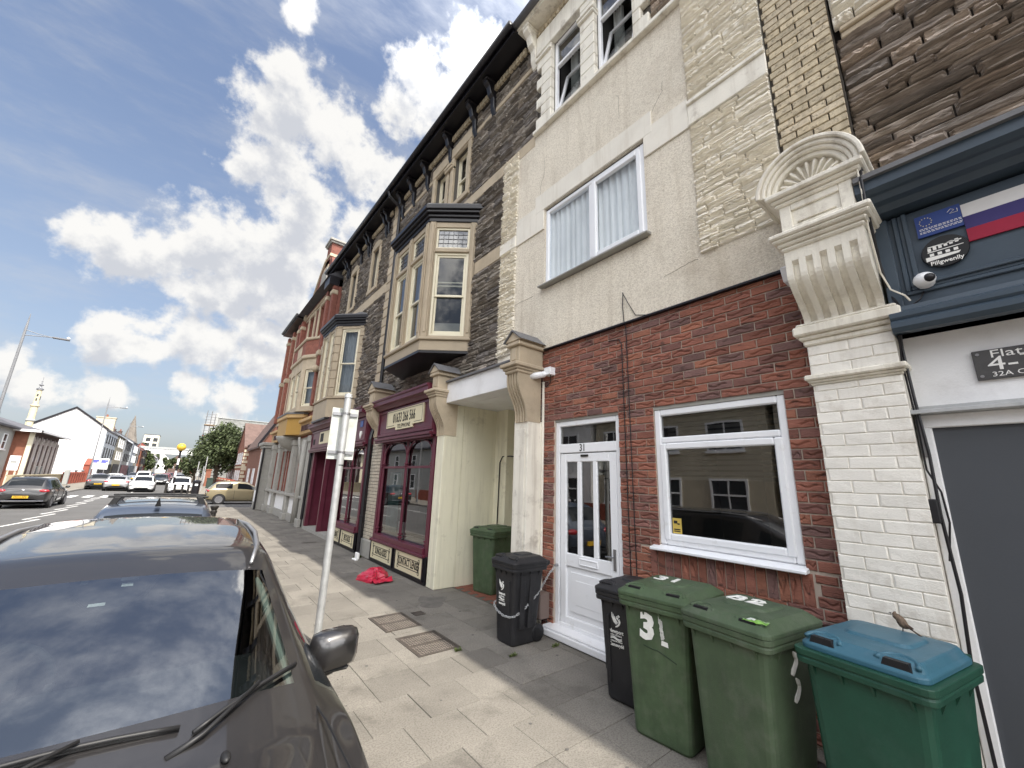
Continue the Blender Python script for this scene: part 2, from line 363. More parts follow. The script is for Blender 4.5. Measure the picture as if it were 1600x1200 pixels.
def pieces(parent, name, rects, xb, depth, kind, m, limit=300, jd=.15, seed=1, s=1, stuffname=None, xf=None):
    """lay separate pieces (y0,y1,z0,z1) on a wall plane x=xb, proud by depth towards -x (s=1) or +x (s=-1)"""
    R = random.Random(seed)
    def key(q):
        p = Vector((xb, (q[0]+q[1])/2, (q[2]+q[3])/2)); o = inview(p)
        return (0 if o < 1.05 else 1, -(q[1]-q[0])*(q[3]-q[2])/(p-CAM).length_squared)
    rects = sorted(rects, key=key); rest = MB()
    for i, q in enumerate(rects):
        me = R.choice(PM[kind]); d = depth*(1+R.uniform(-jd, jd)); x = xf(q) if xf else xb
        loc = Vector((x, (q[0]+q[1])/2, (q[2]+q[3])/2)); sc = Vector((d, q[1]-q[0], q[3]-q[2]))
        fl = R.random() < .5
        M = Matrix.Translation(loc) @ Matrix.Diagonal((*sc, 1))
        if fl: M = M @ Matrix.Rotation(pi, 4, 'X')
        if s < 0: M = Matrix.Translation(loc) @ Matrix.Rotation(pi, 4, 'Z') @ Matrix.Diagonal((*sc, 1))
        if i < limit:
            if not me.materials: me.materials.append(m)
            o = bpy.data.objects.new(name, me); C.objects.link(o); o.parent = parent
            par = WINV.get(parent.name, Matrix.Identity(4)); o.matrix_parent_inverse = par
            o.matrix_basis = M
            o.material_slots[0].link = 'OBJECT'; o.material_slots[0].material = m
        else:
            rest.add([M @ v.co for v in me.vertices], [tuple(p.vertices) for p in me.polygons])
    if rest.v: obj(stuffname or name+'work', rest, m, parent, kind='stuff')
def cut(rects, holes, mn=.04):
    out = []
    for r in rects:
        todo = [r]
        for h in holes:
            nx = []
            for a, b, c, d in todo:
                if b <= h[0] or a >= h[1] or d <= h[2]+.01 or c >= h[3]-.01: nx.append((a, b, c, d)); continue
                zm = (c+d)/2
                if h[2] <= zm <= h[3]:
                    if a < h[0]-mn: nx.append((a, h[0], c, d))
                    if b > h[1]+mn: nx.append((h[1], b, c, d))
                    if c < h[2] < d and h[2]-c > .02: nx.append((max(a, h[0]), min(b, h[1]), c, h[2]))
                    if c < h[3] < d and d-h[3] > .02: nx.append((max(a, h[0]), min(b, h[1]), h[3], d))
                else:
                    if c < h[2] < d: nx.append((a, b, c, h[2]))
                    elif c < h[3] < d: nx.append((a, b, h[3], d))
            todo = nx
        out += [t for t in todo if t[1]-t[0] > mn*.7 and t[3]-t[2] > .02]
    return out
def bond(y0, y1, z0, z1, bl, bh, j, holes=(), off=0.):
    """stretcher bond"""
    r = []; k = 0; z = z0
    while z < z1-.01:
        y = y0-(bl/2 if (k % 2) else 0)-off
        while y < y1:
            a, b = max(y, y0), min(y+bl, y1)
            if b-a > .03: r.append((a+j/2, b-j/2, z+j/2, min(z+bh, z1)-j/2))
            y += bl
        z += bh; k += 1
    return cut(r, holes)
def rubble(y0, y1, z0, z1, hs, ls, j, holes=(), seed=1):
    """snecked coursed rubble"""
    R = random.Random(seed); r = []; z = z0
    while z < z1-.02:
        h = R.uniform(*hs)
        if z1-z-h < hs[0]*.7: h = z1-z
        y = y0
        while y < y1-.01:
            w = R.uniform(*ls)
            if y1-y-w < ls[0]*.5: w = y1-y
            if h > hs[0]*1.45 and R.random() < .3:
                hh = h*R.uniform(.4, .6); r.append((y+j/2, y+w-j/2, z+j/2, z+hh-j/2)); r.append((y+j/2, y+w-j/2, z+hh+j/2, z+h-j/2))
            else: r.append((y+j/2, y+w-j/2, z+j/2, z+h-j/2))
            y += w
        z += h
    return cut(r, holes)
# ================================================================ palette
M_slab = mat('concrete_paving', (.196,.181,.157), .9, .16, 1.6, .6, 110, rnd=.14, speck=(70, .55, (.085,.078,.068)), dirt_shade=(.085,.077,.066,.75), ds=1.7, dth=(.53,.72))
M_joint = mat('sand_joint', (.10,.09,.076), .95)
M_kerb = mat('kerb_granite', (.24,.225,.205), .85, .1, 4, .4, 90, rnd=.12, speck=(200, .4, (.15,.15,.15)))
M_asph = mat('asphalt', (.088,.087,.086), .9, .18, .6, .7, 120, speck=(220, .35, (.16,.155,.15)), dirt_shade=(.12,.115,.11,.6), ds=.5)
M_pavf = mat('far_paving', (.21,.19,.162), .9, .12, 1.0, .3, 60, dirt_shade=(.2,.18,.16,.4), ds=.4)
M_line = mat('road_paint', (.72,.72,.70), .7, .08, 6, dirt_shade=(.25,.25,.25,.6), ds=9, dth=(.5,.65))
M_earth = mat('ground_far', (.16,.15,.12), .95, .2, .05)
M_brick = mat('rustic_red_brick', (.2,.06,.04), .85, .18, 9, .9, 55, pal=[(.29,.115,.078),(.26,.105,.074),(.31,.128,.082),(.21,.098,.080),(.27,.108,.076),(.18,.10,.088),(.285,.112,.075),(.235,.10,.075)], rnd=.18, st=(1,.5,1.7), dirt_shade=(.06,.032,.028,.75), ds=13, dth=(.555,.64))  # dark noise here paints the shade of the crease lines, not dirt
M_mort = mat('lime_mortar', (.50,.42,.35), .95, .12, 8, .5, 120)
M_render = mat('pebbledash', (.88,.81,.68), .95, .07, 1.3, 1.6, 75, speck=(48, .42, (.44,.37,.275)), dirt_shade=(.50,.42,.32,.5), ds=.9, dth=(.52,.70), streak=(.50,.42,.31,.45))
M_smooth = mat('painted_render_band', (.78,.74,.65), .8, .06, 2, .15, 40, dirt_shade=(.55,.49,.40,.45), ds=1.5, streak=(.50,.43,.33,.45))
M_cream = mat('cream_painted_stone', (.89,.835,.715), .92, .07, 16, 1.7, 30, rnd=.05, st=(1,.22,1.3), dirt_shade=(.64,.56,.45,.22), ds=11, dth=(.54,.68), spec=.2)  # dirt plus faint strata lines, painted for the rock face's shade
M_creamw = mat('cream_masonry_paint', (.81,.77,.67), .6, .08, 3, .35, 60, dirt_shade=(.36,.31,.25,.7), ds=3.2, dth=(.56,.70), streak=(.42,.36,.28,.55))
M_wbrick = mat('white_painted_brick', (.84,.81,.74), .6, .05, 6, .4, 80, rnd=.05, dirt_shade=(.45,.40,.33,.45), ds=5, dth=(.55,.7), streak=(.50,.44,.36,.4))
M_wjoint = mat('white_painted_joint', (.74,.70,.62), .8)
M_ybrick = mat('buff_brick', (.44,.32,.16), .85, .18, 14, .5, 90, pal=[(.60,.51,.36),(.55,.465,.32),(.62,.53,.385),(.50,.425,.30),(.58,.495,.35)], rnd=.16, dirt_shade=(.12,.09,.06,.75), ds=24, dth=(.53,.66), streak=(.25,.20,.13,.5))
M_ymort = mat('sooty_mortar', (.055,.045,.035), .95)
M_bstone = mat('brown_pennant_stone', (.12,.085,.06), .92, .40, 20, 2.4, 30, spec=.2, pal=[(.41,.345,.285),(.365,.305,.25),(.44,.36,.29),(.32,.28,.245),(.385,.325,.275)], rnd=.22, st=(1,.2,1.3), dirt_shade=(.12,.10,.083,.6), ds=13)  # fine variation and crevice dirt paint the stone's shade into its colour
M_bmort = mat('dark_mortar', (.05,.042,.036), .95)
M_gstone = mat('grey_pennant_stone', (.14,.125,.11), .92, .35, 18, 2.2, 30, spec=.2, pal=[(.28,.25,.215),(.235,.21,.185),(.31,.275,.235),(.20,.182,.168),(.26,.232,.196)], rnd=.25, st=(1,.22,1.3), dirt_shade=(.10,.09,.08,.5), ds=12)  # dark variation and dirt stand in for shade between the ledges
M_gmort = mat('grey_mortar', (.12,.11,.098), .95)
M_bath = mat('bath_stone', (.48,.40,.29), .85, .12, 3, .35, 60, rnd=.08, dirt_shade=(.24,.19,.13,.5), ds=2.5, dth=(.55,.75))
M_bathp = mat('stone_coloured_paint', (.40,.33,.235), .6, .06, 2, .15, 40, dirt_shade=(.25,.2,.15,.4), ds=3)
M_sash = mat('cream_sash_paint', (.70,.65,.50), .45, .04)
M_black = mat('black_gloss_paint', (.012,.011,.014), .35, .1, 4, .1, 30)
M_blackp = mat('black_plastic', (.014,.014,.016), .45, .15, 6, .15, 60, local=True)
M_burg = mat('burgundy_paint', (.105,.018,.034), .38, .10, 2, .08, 30, dirt_shade=(.16,.06,.075,.35), ds=2)
M_burgd = mat('burgundy_door', (.075,.010,.020), .35, .05)
M_navy = mat('navy_fascia_paint', (.050,.072,.098), .42, .10, 2, .1, 40, dirt_shade=(.07,.092,.118,.4), ds=2.5)
M_lead = mat('lead_flashing', (.15,.15,.155), .6, .15, 4, .3, 30)
M_slate = mat('roof_slate', (.085,.085,.095), .75, .15, 3, .4, 20, rnd=.2)
M_white = mat('white_wall_paint', (.82,.82,.82), .7, .04, 2, .25, 60, dirt_shade=(.5,.48,.46,.35), ds=3)
M_upvc = mat('white_upvc', (.83,.84,.86), .3, .02, 2, dirt_shade=(.45,.42,.37,.35), ds=7, dth=(.6,.75))
M_greyd = mat('slate_grey_door', (.066,.072,.082), .5, .05, 1.5, .06, 80)
M_glass = glass('window_glass', (.55,.58,.58), .055, 1.0)
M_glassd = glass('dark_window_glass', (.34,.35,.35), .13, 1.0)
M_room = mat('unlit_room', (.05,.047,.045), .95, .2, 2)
M_net = mat('net_curtain', (.86,.85,.82), .9, .10, 1.2)
M_curt = mat('pale_curtain', (.50,.52,.56), .9, .15, 2)
M_ply = mat('cream_passage_wall', (.78,.745,.58), .7, .05, 1.2, .25, 50, dirt_shade=(.30,.27,.19,.75), ds=1.7, dth=(.58,.74), streak=(.40,.36,.26,.45))
M_galv = mat('galvanised_steel', (.50,.51,.51), .5, .14, 9, .12, 60, metal=.55)
M_signc = mat('cream_sign_face', (.70,.63,.43), .5, .03)
M_ink = mat('sign_lettering_black', (.02,.018,.015), .6)
M_steel = mat('dull_metal', (.30,.30,.31), .4, .1, metal=.8)
M_tread = mat('worn_lit_iron_tread', (.20,.175,.15), .5, .2, 8, .2, 60, metal=.3)  # polished wear, painted lighter where sun contrast fails to show the treads
M_iron = mat('cast_iron', (.060,.050,.043), .65, .3, 8, .5, 60, dirt_shade=(.11,.08,.055,.4), ds=6)
M_red = mat('old_red_brickwork', (.2,.075,.055), .85, .25, 5, .5, 50, pal=[(.215,.080,.058),(.185,.070,.052),(.235,.09,.064)], rnd=.12)
M_redw = mat('red_brick_wall', (.25,.068,.044), .85, .22, 6, .4, 60, dirt_shade=(.14,.045,.035,.5), ds=5)
M_gren = mat('weathered_grey_stone', (.34,.33,.30), .85, .15, 3, .3, 40, dirt_shade=(.14,.135,.125,.6), ds=3)
M_yel = mat('ochre_fascia', (.40,.235,.055), .5, .05, 2)
M_tile = mat('quarry_tile', (.19,.07,.045), .8, .2, 5, .3, 50, rnd=.15)
M_gold = mat('gilt', (.45,.28,.05), .5)

# ================================================================ the ground
struct('ground', MB().box(-1500, 1500, -600, 3000, -1.2, -.30), M_earth)
road = struct('road', MB().add([(-7.0,-60,-.12),(.86,-60,-.12),(.86,600,-.12),(-7.0,600,-.12)], [(0,1,2,3)]), M_asph)
struct('side_road', MB().add([(.862,28.6,-.121),(60,28.6,-.121),(60,36.2,-.121),(.862,36.2,-.121)], [(0,1,2,3)]), M_asph)
struct('left_pavement', MB().box(-10.6, -7.0, -60, 600, -.25, .0), M_pavf)
struct('left_yard', MB().add([(-60,-60,-.02),(-10.6,-60,-.02),(-10.6,600,-.02),(-60,600,-.02)], [(0,1,2,3)]), M_pavf)
struct('left_kerb', MB().box(-6.99, -6.86, -60, 600, -.25, .006), M_kerb)
struct('far_pavement', MB().box(.862, 9.6, 36.2, 600, -.25, -.002), M_pavf)
pav = struct('pavement', MB().box(1.0, 9.0, -6, 28.6, -.25, -.013), M_joint)
def slab_mesh():
    mb = MB(); e = .007
    mb.add([(-.5,-.5,0),(.5,-.5,0),(.5,.5,0),(-.5,.5,0),(-.5,-.5,.95),(.5,-.5,.95),(.5,.5,.95),(-.5,.5,.95),(-.5+e,-.5+e,1),(.5-e,-.5+e,1),(.5-e,.5-e,1),(-.5+e,.5-e,1)],
        [(0,1,5,4),(1,2,6,5),(2,3,7,6),(3,0,4,7),(4,5,9,8),(5,6,10,9),(6,7,11,10),(7,4,8,11),(8,9,10,11)])
    return mb.mesh('slab')
SLAB = slab_mesh(); SLAB.materials.append(M_slab)
R = random.Random(4); sl_ = []
k = 0; y = -.82
while y < 28.4:
    x = 1.006-(.5 if k % 2 else .26); 
    while x < 4.2:
        w = R.choice((.49, .49, .49, .735, .25)) if R.random() < .35 else .49
        a, b = max(x, 1.006), min(x+w, 4.25)
        if b-a > .06: sl_.append((a, b, y, min(y+.47, 28.58)))
        x += w
    y += .47; k += 1
# passage floor strip beside the shop is tiled separately
sl_ = [q for q in sl_]
def key(q):
    p = Vector(((q[0]+q[1])/2, (q[2]+q[3])/2, 0)); return (0 if inview(p) < 1.1 else 1, (p-CAM).length)
sl_.sort(key=key); rest = MB()
for i, (a, b, c, d) in enumerate(sl_):
    Mx = Matrix.Translation(((a+b)/2, (c+d)/2, -.06)) @ Matrix.Rotation(rad(R.uniform(-.12,.12)), 4, 'X') @ Matrix.Rotation(rad(R.uniform(-.12,.12)), 4, 'Y') @ Matrix.Diagonal((b-a-.0045, d-c-.0045, .06+R.uniform(-.0025,.0015), 1))
    if i < 299:
        o = bpy.data.objects.new('paving_slab', SLAB); C.objects.link(o); o.parent = pav; o.matrix_basis = Mx
    else: rest.add([Mx @ v.co for v in SLAB.vertices], [tuple(p.vertices) for p in SLAB.polygons])
obj('paving', rest, M_slab, pav, kind='stuff')
kerb = struct('kerb', MB().box(.862, 1.0, -6, 28.6, -.25, -.04), M_joint)
for i in range(33):
    y = -1+i*.915
    if y > 28.4: break
    o = bpy.data.objects.new('kerbstone', SLAB); C.objects.link(o); o.parent = kerb
    o.matrix_basis = Matrix.Translation((.932, y+.45, -.2)) @ Matrix.Diagonal((.136, .908, .203, 1))
    o.material_slots[0].link = 'OBJECT'; o.material_slots[0].material = M_kerb
# passage quarry tiles
tiles = struct('passage_floor', MB().box(4.15, 8.0, 4.8, 7.14, -.05, -.006), M_joint)
k = 0; tt = []
y = 4.82
while y < 7.1:
    x = 4.30+(.11 if k % 2 else 0)
    while x < 7.0: tt.append((x, y)); x += .22
    y += .11; k += 1
tt.sort(key=lambda q: (0 if inview((q[0]+.1, q[1], 0)) < 1 else 1, q[0]+abs(q[1]-6)))
for i, (x, y) in enumerate(tt[:150]):
    o = bpy.data.objects.new('floor_tile', SLAB); C.objects.link(o); o.parent = tiles
    o.matrix_basis = Matrix.Translation((x+.11, y+.055, -.04)) @ Matrix.Diagonal((.214, .104, .043+R.uniform(-.002,.002), 1))
    o.material_slots[0].link = 'OBJECT'; o.material_slots[0].material = M_tile
# zig-zag and centre markings
def ribbon(mb, pts, w, z):
    for (x0, y0), (x1, y1) in zip(pts, pts[1:]):
        d = Vector((x1-x0, y1-y0)); n = Vector((-d.y, d.x)).normalized()*w/2
        mb.add([(x0+n.x,y0+n.y,z),(x0-n.x,y0-n.y,z),(x1-n.x,y1-n.y,z),(x1+n.x,y1+n.y,z)], [(0,1,2,3)])
mk = MB()
for xc in (-4.2, -1.2):
    pts = []
    y = 22.0; i = 0
    while y < 40.5:
        pts.append((xc-.22, y)); pts.append((xc+.22, y+2.6)) ; y += 2.6
    for (a, b) in zip(pts[::2], pts[1::2]): ribbon(mk, [a, b], .085, -.1155)
    for (a, b) in zip(pts[1::2], pts[2::2]): ribbon(mk, [a, b], .085, -.1150)
for i in range(9): mk.add([(-6.8+i*.86,41.6,-.1155),(-6.4+i*.86,41.6,-.1155),(-6.4+i*.86,44.4,-.1155),(-6.8+i*.86,44.4,-.1155)], [(0,1,2,3)])
for i in range(20): mk.add([(-3.1,50+i*6,-.1155),(-3.0,50+i*6,-.1155),(-3.0,53+i*6,-.1155),(-3.1,53+i*6,-.1155)], [(0,1,2,3)])
mk.add([(1.3,30.0,-.1165),(6,29.7,-.1165),(6,29.9,-.1165),(1.3,30.2,-.1165)], [(0,1,2,3)])
struct('road_markings', mk, M_line)

# ================================================================ window builders (facades that face -x)
def frame_mb(mb, x0, x1, y0, y1, z0, z1, w, wb=None, wt=None):
    wb = wb or w; wt = wt or w
    mb.box(x0,x1,y0,y0+w,z0,z1).box(x0,x1,y1-w,y1,z0,z1).box(x0,x1,y0+w,y1-w,z0,z0+wb).box(x0,x1,y0+w,y1-w,z1-wt,z1); return mb
def curtain(parent, x, y0, y1, z0, z1, m, folds=14, amp=.025, seed=0):
    R = random.Random(seed); n = folds*6; P = []
    ph = [R.uniform(0, 6) for _ in range(4)]
    for j, z in enumerate((z1, (z0+z1)/2, z0)):
        P.append([(x+amp*(sin(i/n*folds*2*pi+ph[0]+j*.2)+.5*sin(i/n*folds*3.3*pi+ph[1])), y0+(y1-y0)*i/n, z) for i in range(n+1)])
    return obj('curtain', MB().grid(P), m, parent, smooth=True)
def room(parent, x, y0, y1, z0, z1, d=.7, m=None):
    mb = MB().add([(x+d,y0,z0),(x+d,y1,z0),(x+d,y1,z1),(x+d,y0,z1),(x,y0,z0),(x,y1,z0),(x,y1,z1),(x,y0,z1)], [(0,1,2,3),(0,4,5,1),(2,6,7,3),(0,3,7,4),(1,5,6,2)])
    return obj('interior', mb, m or M_room, parent)
def sash(parent, x, y0, y1, z0, z1, meet=.5, fw=.06, m=None, gm=None, toplight=0, bars=False, curt=None, seed=0):
    """sliding sash window: frame, two sashes, panes, sill, lining"""
    m = m or M_sash; gm = gm or M_glass
    w = obj('window', frame_mb(MB(), x, x+.10, y0, y1, z0, z1, fw), m, parent, bevel=.006)
    zm = z0+(z1-z0)*meet
    s = .045
    obj('upper_sash', frame_mb(MB(), x+.025, x+.06, y0+fw, y1-fw, zm-.03, z1-fw, s, .05), m, w, bevel=.005)
    obj('lower_sash', frame_mb(MB(), x+.062, x+.098, y0+fw, y1-fw, z0+fw, zm+.03, s, .08), m, w, bevel=.005)
    if bars: obj('glazing_bar', MB().box(x+.03, x+.055, (y0+y1)/2-.012, (y0+y1)/2+.012, zm+.02, z1-fw-s), m, w)
    obj('pane', MB().add([(x+.045,y0+fw+s,zm+.02),(x+.045,y1-fw-s,zm+.02),(x+.045,y1-fw-s,z1-fw-s),(x+.045,y0+fw+s,z1-fw-s)], [(0,1,2,3)]), gm, w)
    obj('pane', MB().add([(x+.08,y0+fw+s,z0+fw+.08),(x+.08,y1-fw-s,z0+fw+.08),(x+.08,y1-fw-s,zm-.015),(x+.08,y0+fw+s,zm-.015)], [(0,1,2,3)]), gm, w)
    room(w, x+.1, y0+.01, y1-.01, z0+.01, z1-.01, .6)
    if curt: curtain(w, x+.20, y0+.03, y1-.03, z0+.03, z1-.03, curt, folds=max(4, int((y1-y0)*9)), amp=.02, seed=seed)
    return w

# ================================================================ number 31
WX = 4.2
h31 = thing('terraced_house', 'pebbledashed house with a red brick ground floor and white door', 'house', (4.6, 3, 0))
DOOR = (3.09, 4.23, .02, 2.83); WIN = (1.255, 2.60, 1.30, 2.84); WR = (2.52, 4.46, 5.07, 6.55); WA = (3.59, 4.30, 8.36, 10.15); WB = (2.56, 3.28, 8.36, 10.15)
obj('wall', wall_mb(WX, .35, .95, 4.80, 0, 3.98, [DOOR, WIN], .14), M_mort, h31)
bl, bh = .2555, .0905
rects = bond(1.0, 4.79, .02, 3.965, bl, bh, .011, [(DOOR[0], DOOR[1], 0, DOOR[3]), (WIN[0], WIN[1], 1.265, WIN[3]), (1.2, 2.66, 1.0, 1.265)], off=.08)
rects = [(a, b, c, d) for a, b, c, d in rects]
# soldier course under the big window
y = 1.215
while y < 2.66: rects.append((y+.005, y+.083, 1.005, 1.262)); y += .0885
pieces(h31, 'brick', rects, WX, .014, 'brick', M_brick, 300, seed=3, stuffname='brickwork')
# upper walls
obj('upper_wall', wall_mb(WX, .35, .45, 5.70, 3.98, 10.9, [WR, WA, WB], .17), M_gmort, h31)
# pebbledash coat, its band and lintel
obj('pebbledash', wall_mb(4.155, .04, 1.0, 5.22, 3.985, 8.28, [(WR[0]-.0, WR[1]+.0, WR[2]-.04, WR[3]), (1.0, 1.872, 4.49, 8.28)], .04), M_render, h31)
obj('drip_edge', MB().box(4.14, 4.2, 1.0, 5.2, 3.962, 3.983), M_black, h31)
lb = MB().box(4.13, 4.156, 2.37, 4.70, 6.555, 6.905).box(4.132, 4.156, 1.875, 2.505, 6.235, 6.672).box(4.134, 4.156, 2.37, 2.505, 6.55, 6.70)
lb.box(4.132, 4.156, 4.475, 5.225, 6.17, 6.70)
obj('lintel_band', lb, M_smooth, h31, bevel=.006)
ck = MB()
R = random.Random(9)
def crack(pts):
    p = []
    for (y0, z0), (y1, z1) in zip(pts, pts[1:]):
        for i in range(5): p.append((4.1535, y0+(y1-y0)*i/5+R.uniform(-.012,.012), z0+(z1-z0)*i/5+R.uniform(-.01,.01)))
    ck.tube(p, .0022, 4)
crack([(4.6, 6.9), (4.58, 7.15), (4.5, 7.3), (4.49, 7.75)]); crack([(2.36, 6.9), (2.2, 7.1), (2.18, 7.3)]); crack([(2.9, 7.2), (2.88, 7.6), (2.95, 7.7)]); crack([(5.2, 5.0), (4.6, 5.0)]); crack([(1.9, 4.45), (2.1, 4.44), (2.4, 4.38)])
obj('crack', ck, mat('crack_shadow', (.20,.17,.13), .95), h31)
# rock-faced painted stone
cr1 = rubble(1.005, 1.872, 4.49, 6.235, (.055,.10), (.14,.40), .005, seed=11)+rubble(1.005, 1.872, 6.59, 8.42, (.055,.10), (.14,.40), .005, seed=12)+rubble(1.005, 2.29, 8.45, 10.6, (.06,.11), (.14,.4), .008, seed=15)
pieces(h31, 'painted_stone', [q for q in cr1 if q[3] < 8.44], 4.185, .05, 'rock', M_cream, 300, seed=5, stuffname='painted_stonework')
obj('painted_backing', MB().box(4.175, 4.2, 1.0, 1.872, 4.49, 8.43), M_cream, h31)
obj('string_course', MB().box(4.11, 4.176, 1.0, 1.874, 6.235, 6.275).box(4.125, 4.176, 1.0, 1.874, 6.275, 6.535).box(4.095, 4.176, 1.0, 1.874, 6.535, 6.59), M_creamw, h31, bevel=.008)
pieces(h31, 'brown_stone', [q for q in cr1 if q[2] > 8.44], 4.2, .045, 'rock', M_bstone, 60, seed=6, stuffname='brown_stonework')
cl = rubble(5.225, 5.70, 4.1, 8.30, (.055,.10), (.12,.28), .005, seed=13)
pieces(h31, 'quoin_stone', cl, 4.19, .06, 'rock', M_cream, 120, seed=7)
obj('quoin_backing', MB().box(4.175, 4.2, 5.222, 5.70, 4.0, 8.32), M_cream, h31)
obj('quoin_string', MB().box(4.11, 4.176, 5.225, 5.70, 6.17, 6.40), M_creamw, h31, bevel=.008)
# buff brick strip
yb = bond(.455, .998, 4.55, 9.6, .262, .084, .010)
obj('buff_strip', MB().box(4.165, 4.2, .45, 1.0, 4.5, 10), M_ymort, h31)
pieces(h31, 'buff_brick', yb, 4.17, .022, 'smooth', M_ybrick, 150, seed=8, jd=.1, stuffname='buff_brickwork')
# top floor stone surround with toothed edge
for i, z in enumerate([8.362+.235*k for k in range(8)]):
    for a_, b_ in ((4.30, 4.70-(.13 if i % 2 else 0)), (2.42-(.13 if i % 2 == 0 else 0), 2.56), (3.28, 3.59)):
        obj('surround_block', MB().box(4.095, 4.2, a_, b_, z, min(z+.231, 10.148)), M_creamw, h31, bevel=.012)
obj('window_lintel', MB().box(4.08, 4.2, 2.29, 4.72, 10.15, 10.62), M_creamw, h31, bevel=.012)
obj('top_sill', MB().box(4.07, 4.2, 1.0, 4.76, 8.285, 8.36), M_creamw, h31, bevel=.01)
obj('capital', MB().box(4.05, 4.2, 3.26, 3.61, 9.72, 9.78).box(4.03, 4.2, 3.25, 3.62, 9.78, 9.84).box(4.05, 4.2, 4.30, 4.72, 9.98, 10.04), M_creamw, h31, bevel=.012)
# ground floor front door
dr = obj('door_frame', frame_mb(MB(), 4.225, 4.305, DOOR[0]+.0, DOOR[1]-.0, .09, 2.80, .075).box(4.225,4.305,DOOR[0]+.075,DOOR[1]-.075,2.345,2.47), M_upvc, h31, bevel=.008)
obj('head_board', MB().box(4.21, 4.3, DOOR[0], DOOR[1], 2.80, 2.83), M_gren, dr)
obj('fanlight', MB().add([(4.26,DOOR[0]+.07,2.465),(4.26,DOOR[1]-.07,2.465),(4.26,DOOR[1]-.07,2.73),(4.26,DOOR[0]+.07,2.73)], [(0,1,2,3)]), M_glassd, dr)
room(dr, 4.32, DOOR[0], DOOR[1], .1, 2.8, .9)
obj('doorstep', MB().box(4.03, 4.30, 3.02, 4.30, .01, .09).box(4.05, 4.3, 3.03, 4.29, .09, .12), M_upvc, dr, bevel=.01)
y0, y1 = DOOR[0]+.085, DOOR[1]-.085
leaf = MB()
lx0, lx1 = 4.235, 4.285
gz0, gz1 = 1.02, 2.22
leaf.box(lx0,lx1,y0,y0+.11,.14,2.335).box(lx0,lx1,y1-.11,y1,.14,2.335).box(lx0,lx1,y0+.11,y1-.11,2.22,2.335).box(lx0,lx1,y0+.11,y1-.11,.14,.25).box(lx0,lx1,y0+.11,y1-.11,.86,gz0)
gw = (y1-y0-.22-.14)/3
for k in (1, 2): leaf.box(lx0,lx1,y0+.11+gw*k+.07*(k-1),y0+.11+gw*k+.07*k,gz0,gz1)
lf = obj('door_leaf', leaf, M_upvc, h31, bevel=.008)
for k in range(3):
    a = y0+.11+k*(gw+.07)
    obj('pane', MB().add([(4.262,a,gz0),(4.262,a+gw,gz0),(4.262,a+gw,gz1),(4.262,a,gz1)], [(0,1,2,3)]), M_glassd, lf)
pn = MB().box(4.262, 4.28, y0+.11, y1-.11, .25, .86)
for q, d in ((.07, .014), (.12, .005), (.16, .018), (.20, .008)): pn.box(4.262-d, 4.262, y0+.11+q, y1-.11-q, .25+q, .86-q)
obj('door_panel', pn, M_upvc, lf, bevel=.006)
obj('letter_plate', frame_mb(MB(), 4.218, 4.238, 3.49, 3.79, .905, .985, .012).box(4.224, 4.236, 3.50, 3.78, .915, .975), M_upvc, lf, bevel=.003)
obj('door_handle', MB().box(4.222, 4.236, y0+.035, y0+.07, .93, 1.17).tube([(4.2,y0+.05,1.08),(4.195,y0+.1,1.08),(4.2,y0+.17,1.075)], .010), M_steel, lf)
text('number_plate', '31', .14, M_ink, dr, (4.2235, 3.72, 2.405), sx=.8, bold=.001)
obj('plate', MB().box(4.218, 4.226, 3.62, 3.75, 2.285, 2.315), M_ink, lf)
# ground floor window
wm = frame_mb(MB(), 4.21, 4.29, WIN[0], WIN[1], 1.32, 2.79, .075)
wm.box(4.21, 4.29, WIN[0]+.075, WIN[1]-.075, 2.405, 2.47)
w1 = obj('window', wm, M_upvc, h31, bevel=.012)
obj('head_board', MB().box(4.205, 4.29, WIN[0], WIN[1], 2.79, 2.84), M_gren, w1)
obj('casement', frame_mb(MB(), 4.195, 4.26, WIN[0]+.06, WIN[1]-.06, 1.37, 2.40, .07), M_upvc, w1, bevel=.012)
obj('pane', MB().add([(4.235,WIN[0]+.12,1.43),(4.235,WIN[1]-.12,1.43),(4.235,WIN[1]-.12,2.335),(4.235,WIN[0]+.12,2.335)], [(0,1,2,3)]), M_glassd, w1)
obj('pane', MB().add([(4.245,WIN[0]+.07,2.465),(4.245,WIN[1]-.07,2.465),(4.245,WIN[1]-.07,2.72),(4.245,WIN[0]+.07,2.72)], [(0,1,2,3)]), M_glassd, w1)
obj('sill', MB().prism([(4.10,1.262),(4.10,1.29),(4.26,1.322),(4.26,1.262)], 'y', WIN[0]-.02, WIN[1]+.07), M_upvc, w1, bevel=.006)
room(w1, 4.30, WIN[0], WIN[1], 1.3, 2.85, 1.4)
bl_ = MB()
for k in range(14): bl_.box(4.40, 4.402, WIN[0]+.05, WIN[1]-.05, 2.72-k*.055, 2.755-k*.055)
obj('blind', bl_, mat('grey_blind', (.16,.15,.14), .8), w1)
st_ = tag(obj('warning_sticker', MB().box(4.2315, 4.234, 2.355, 2.455, 1.445, 1.60), mat('sticker_yellow', (.60,.44,.10), .5)), 'small yellow camera warning sticker inside the corner of the ground floor window', 'sticker')
obj('symbol', MB().box(4.2295, 4.2312, 2.40, 2.44, 1.545, 1.575).box(4.2295, 4.2312, 2.375, 2.40, 1.535, 1.55).box(4.2295, 4.2312, 2.37, 2.44, 1.48, 1.492).box(4.2295, 4.2312, 2.37, 2.44, 1.462, 1.472), M_ink, st_)
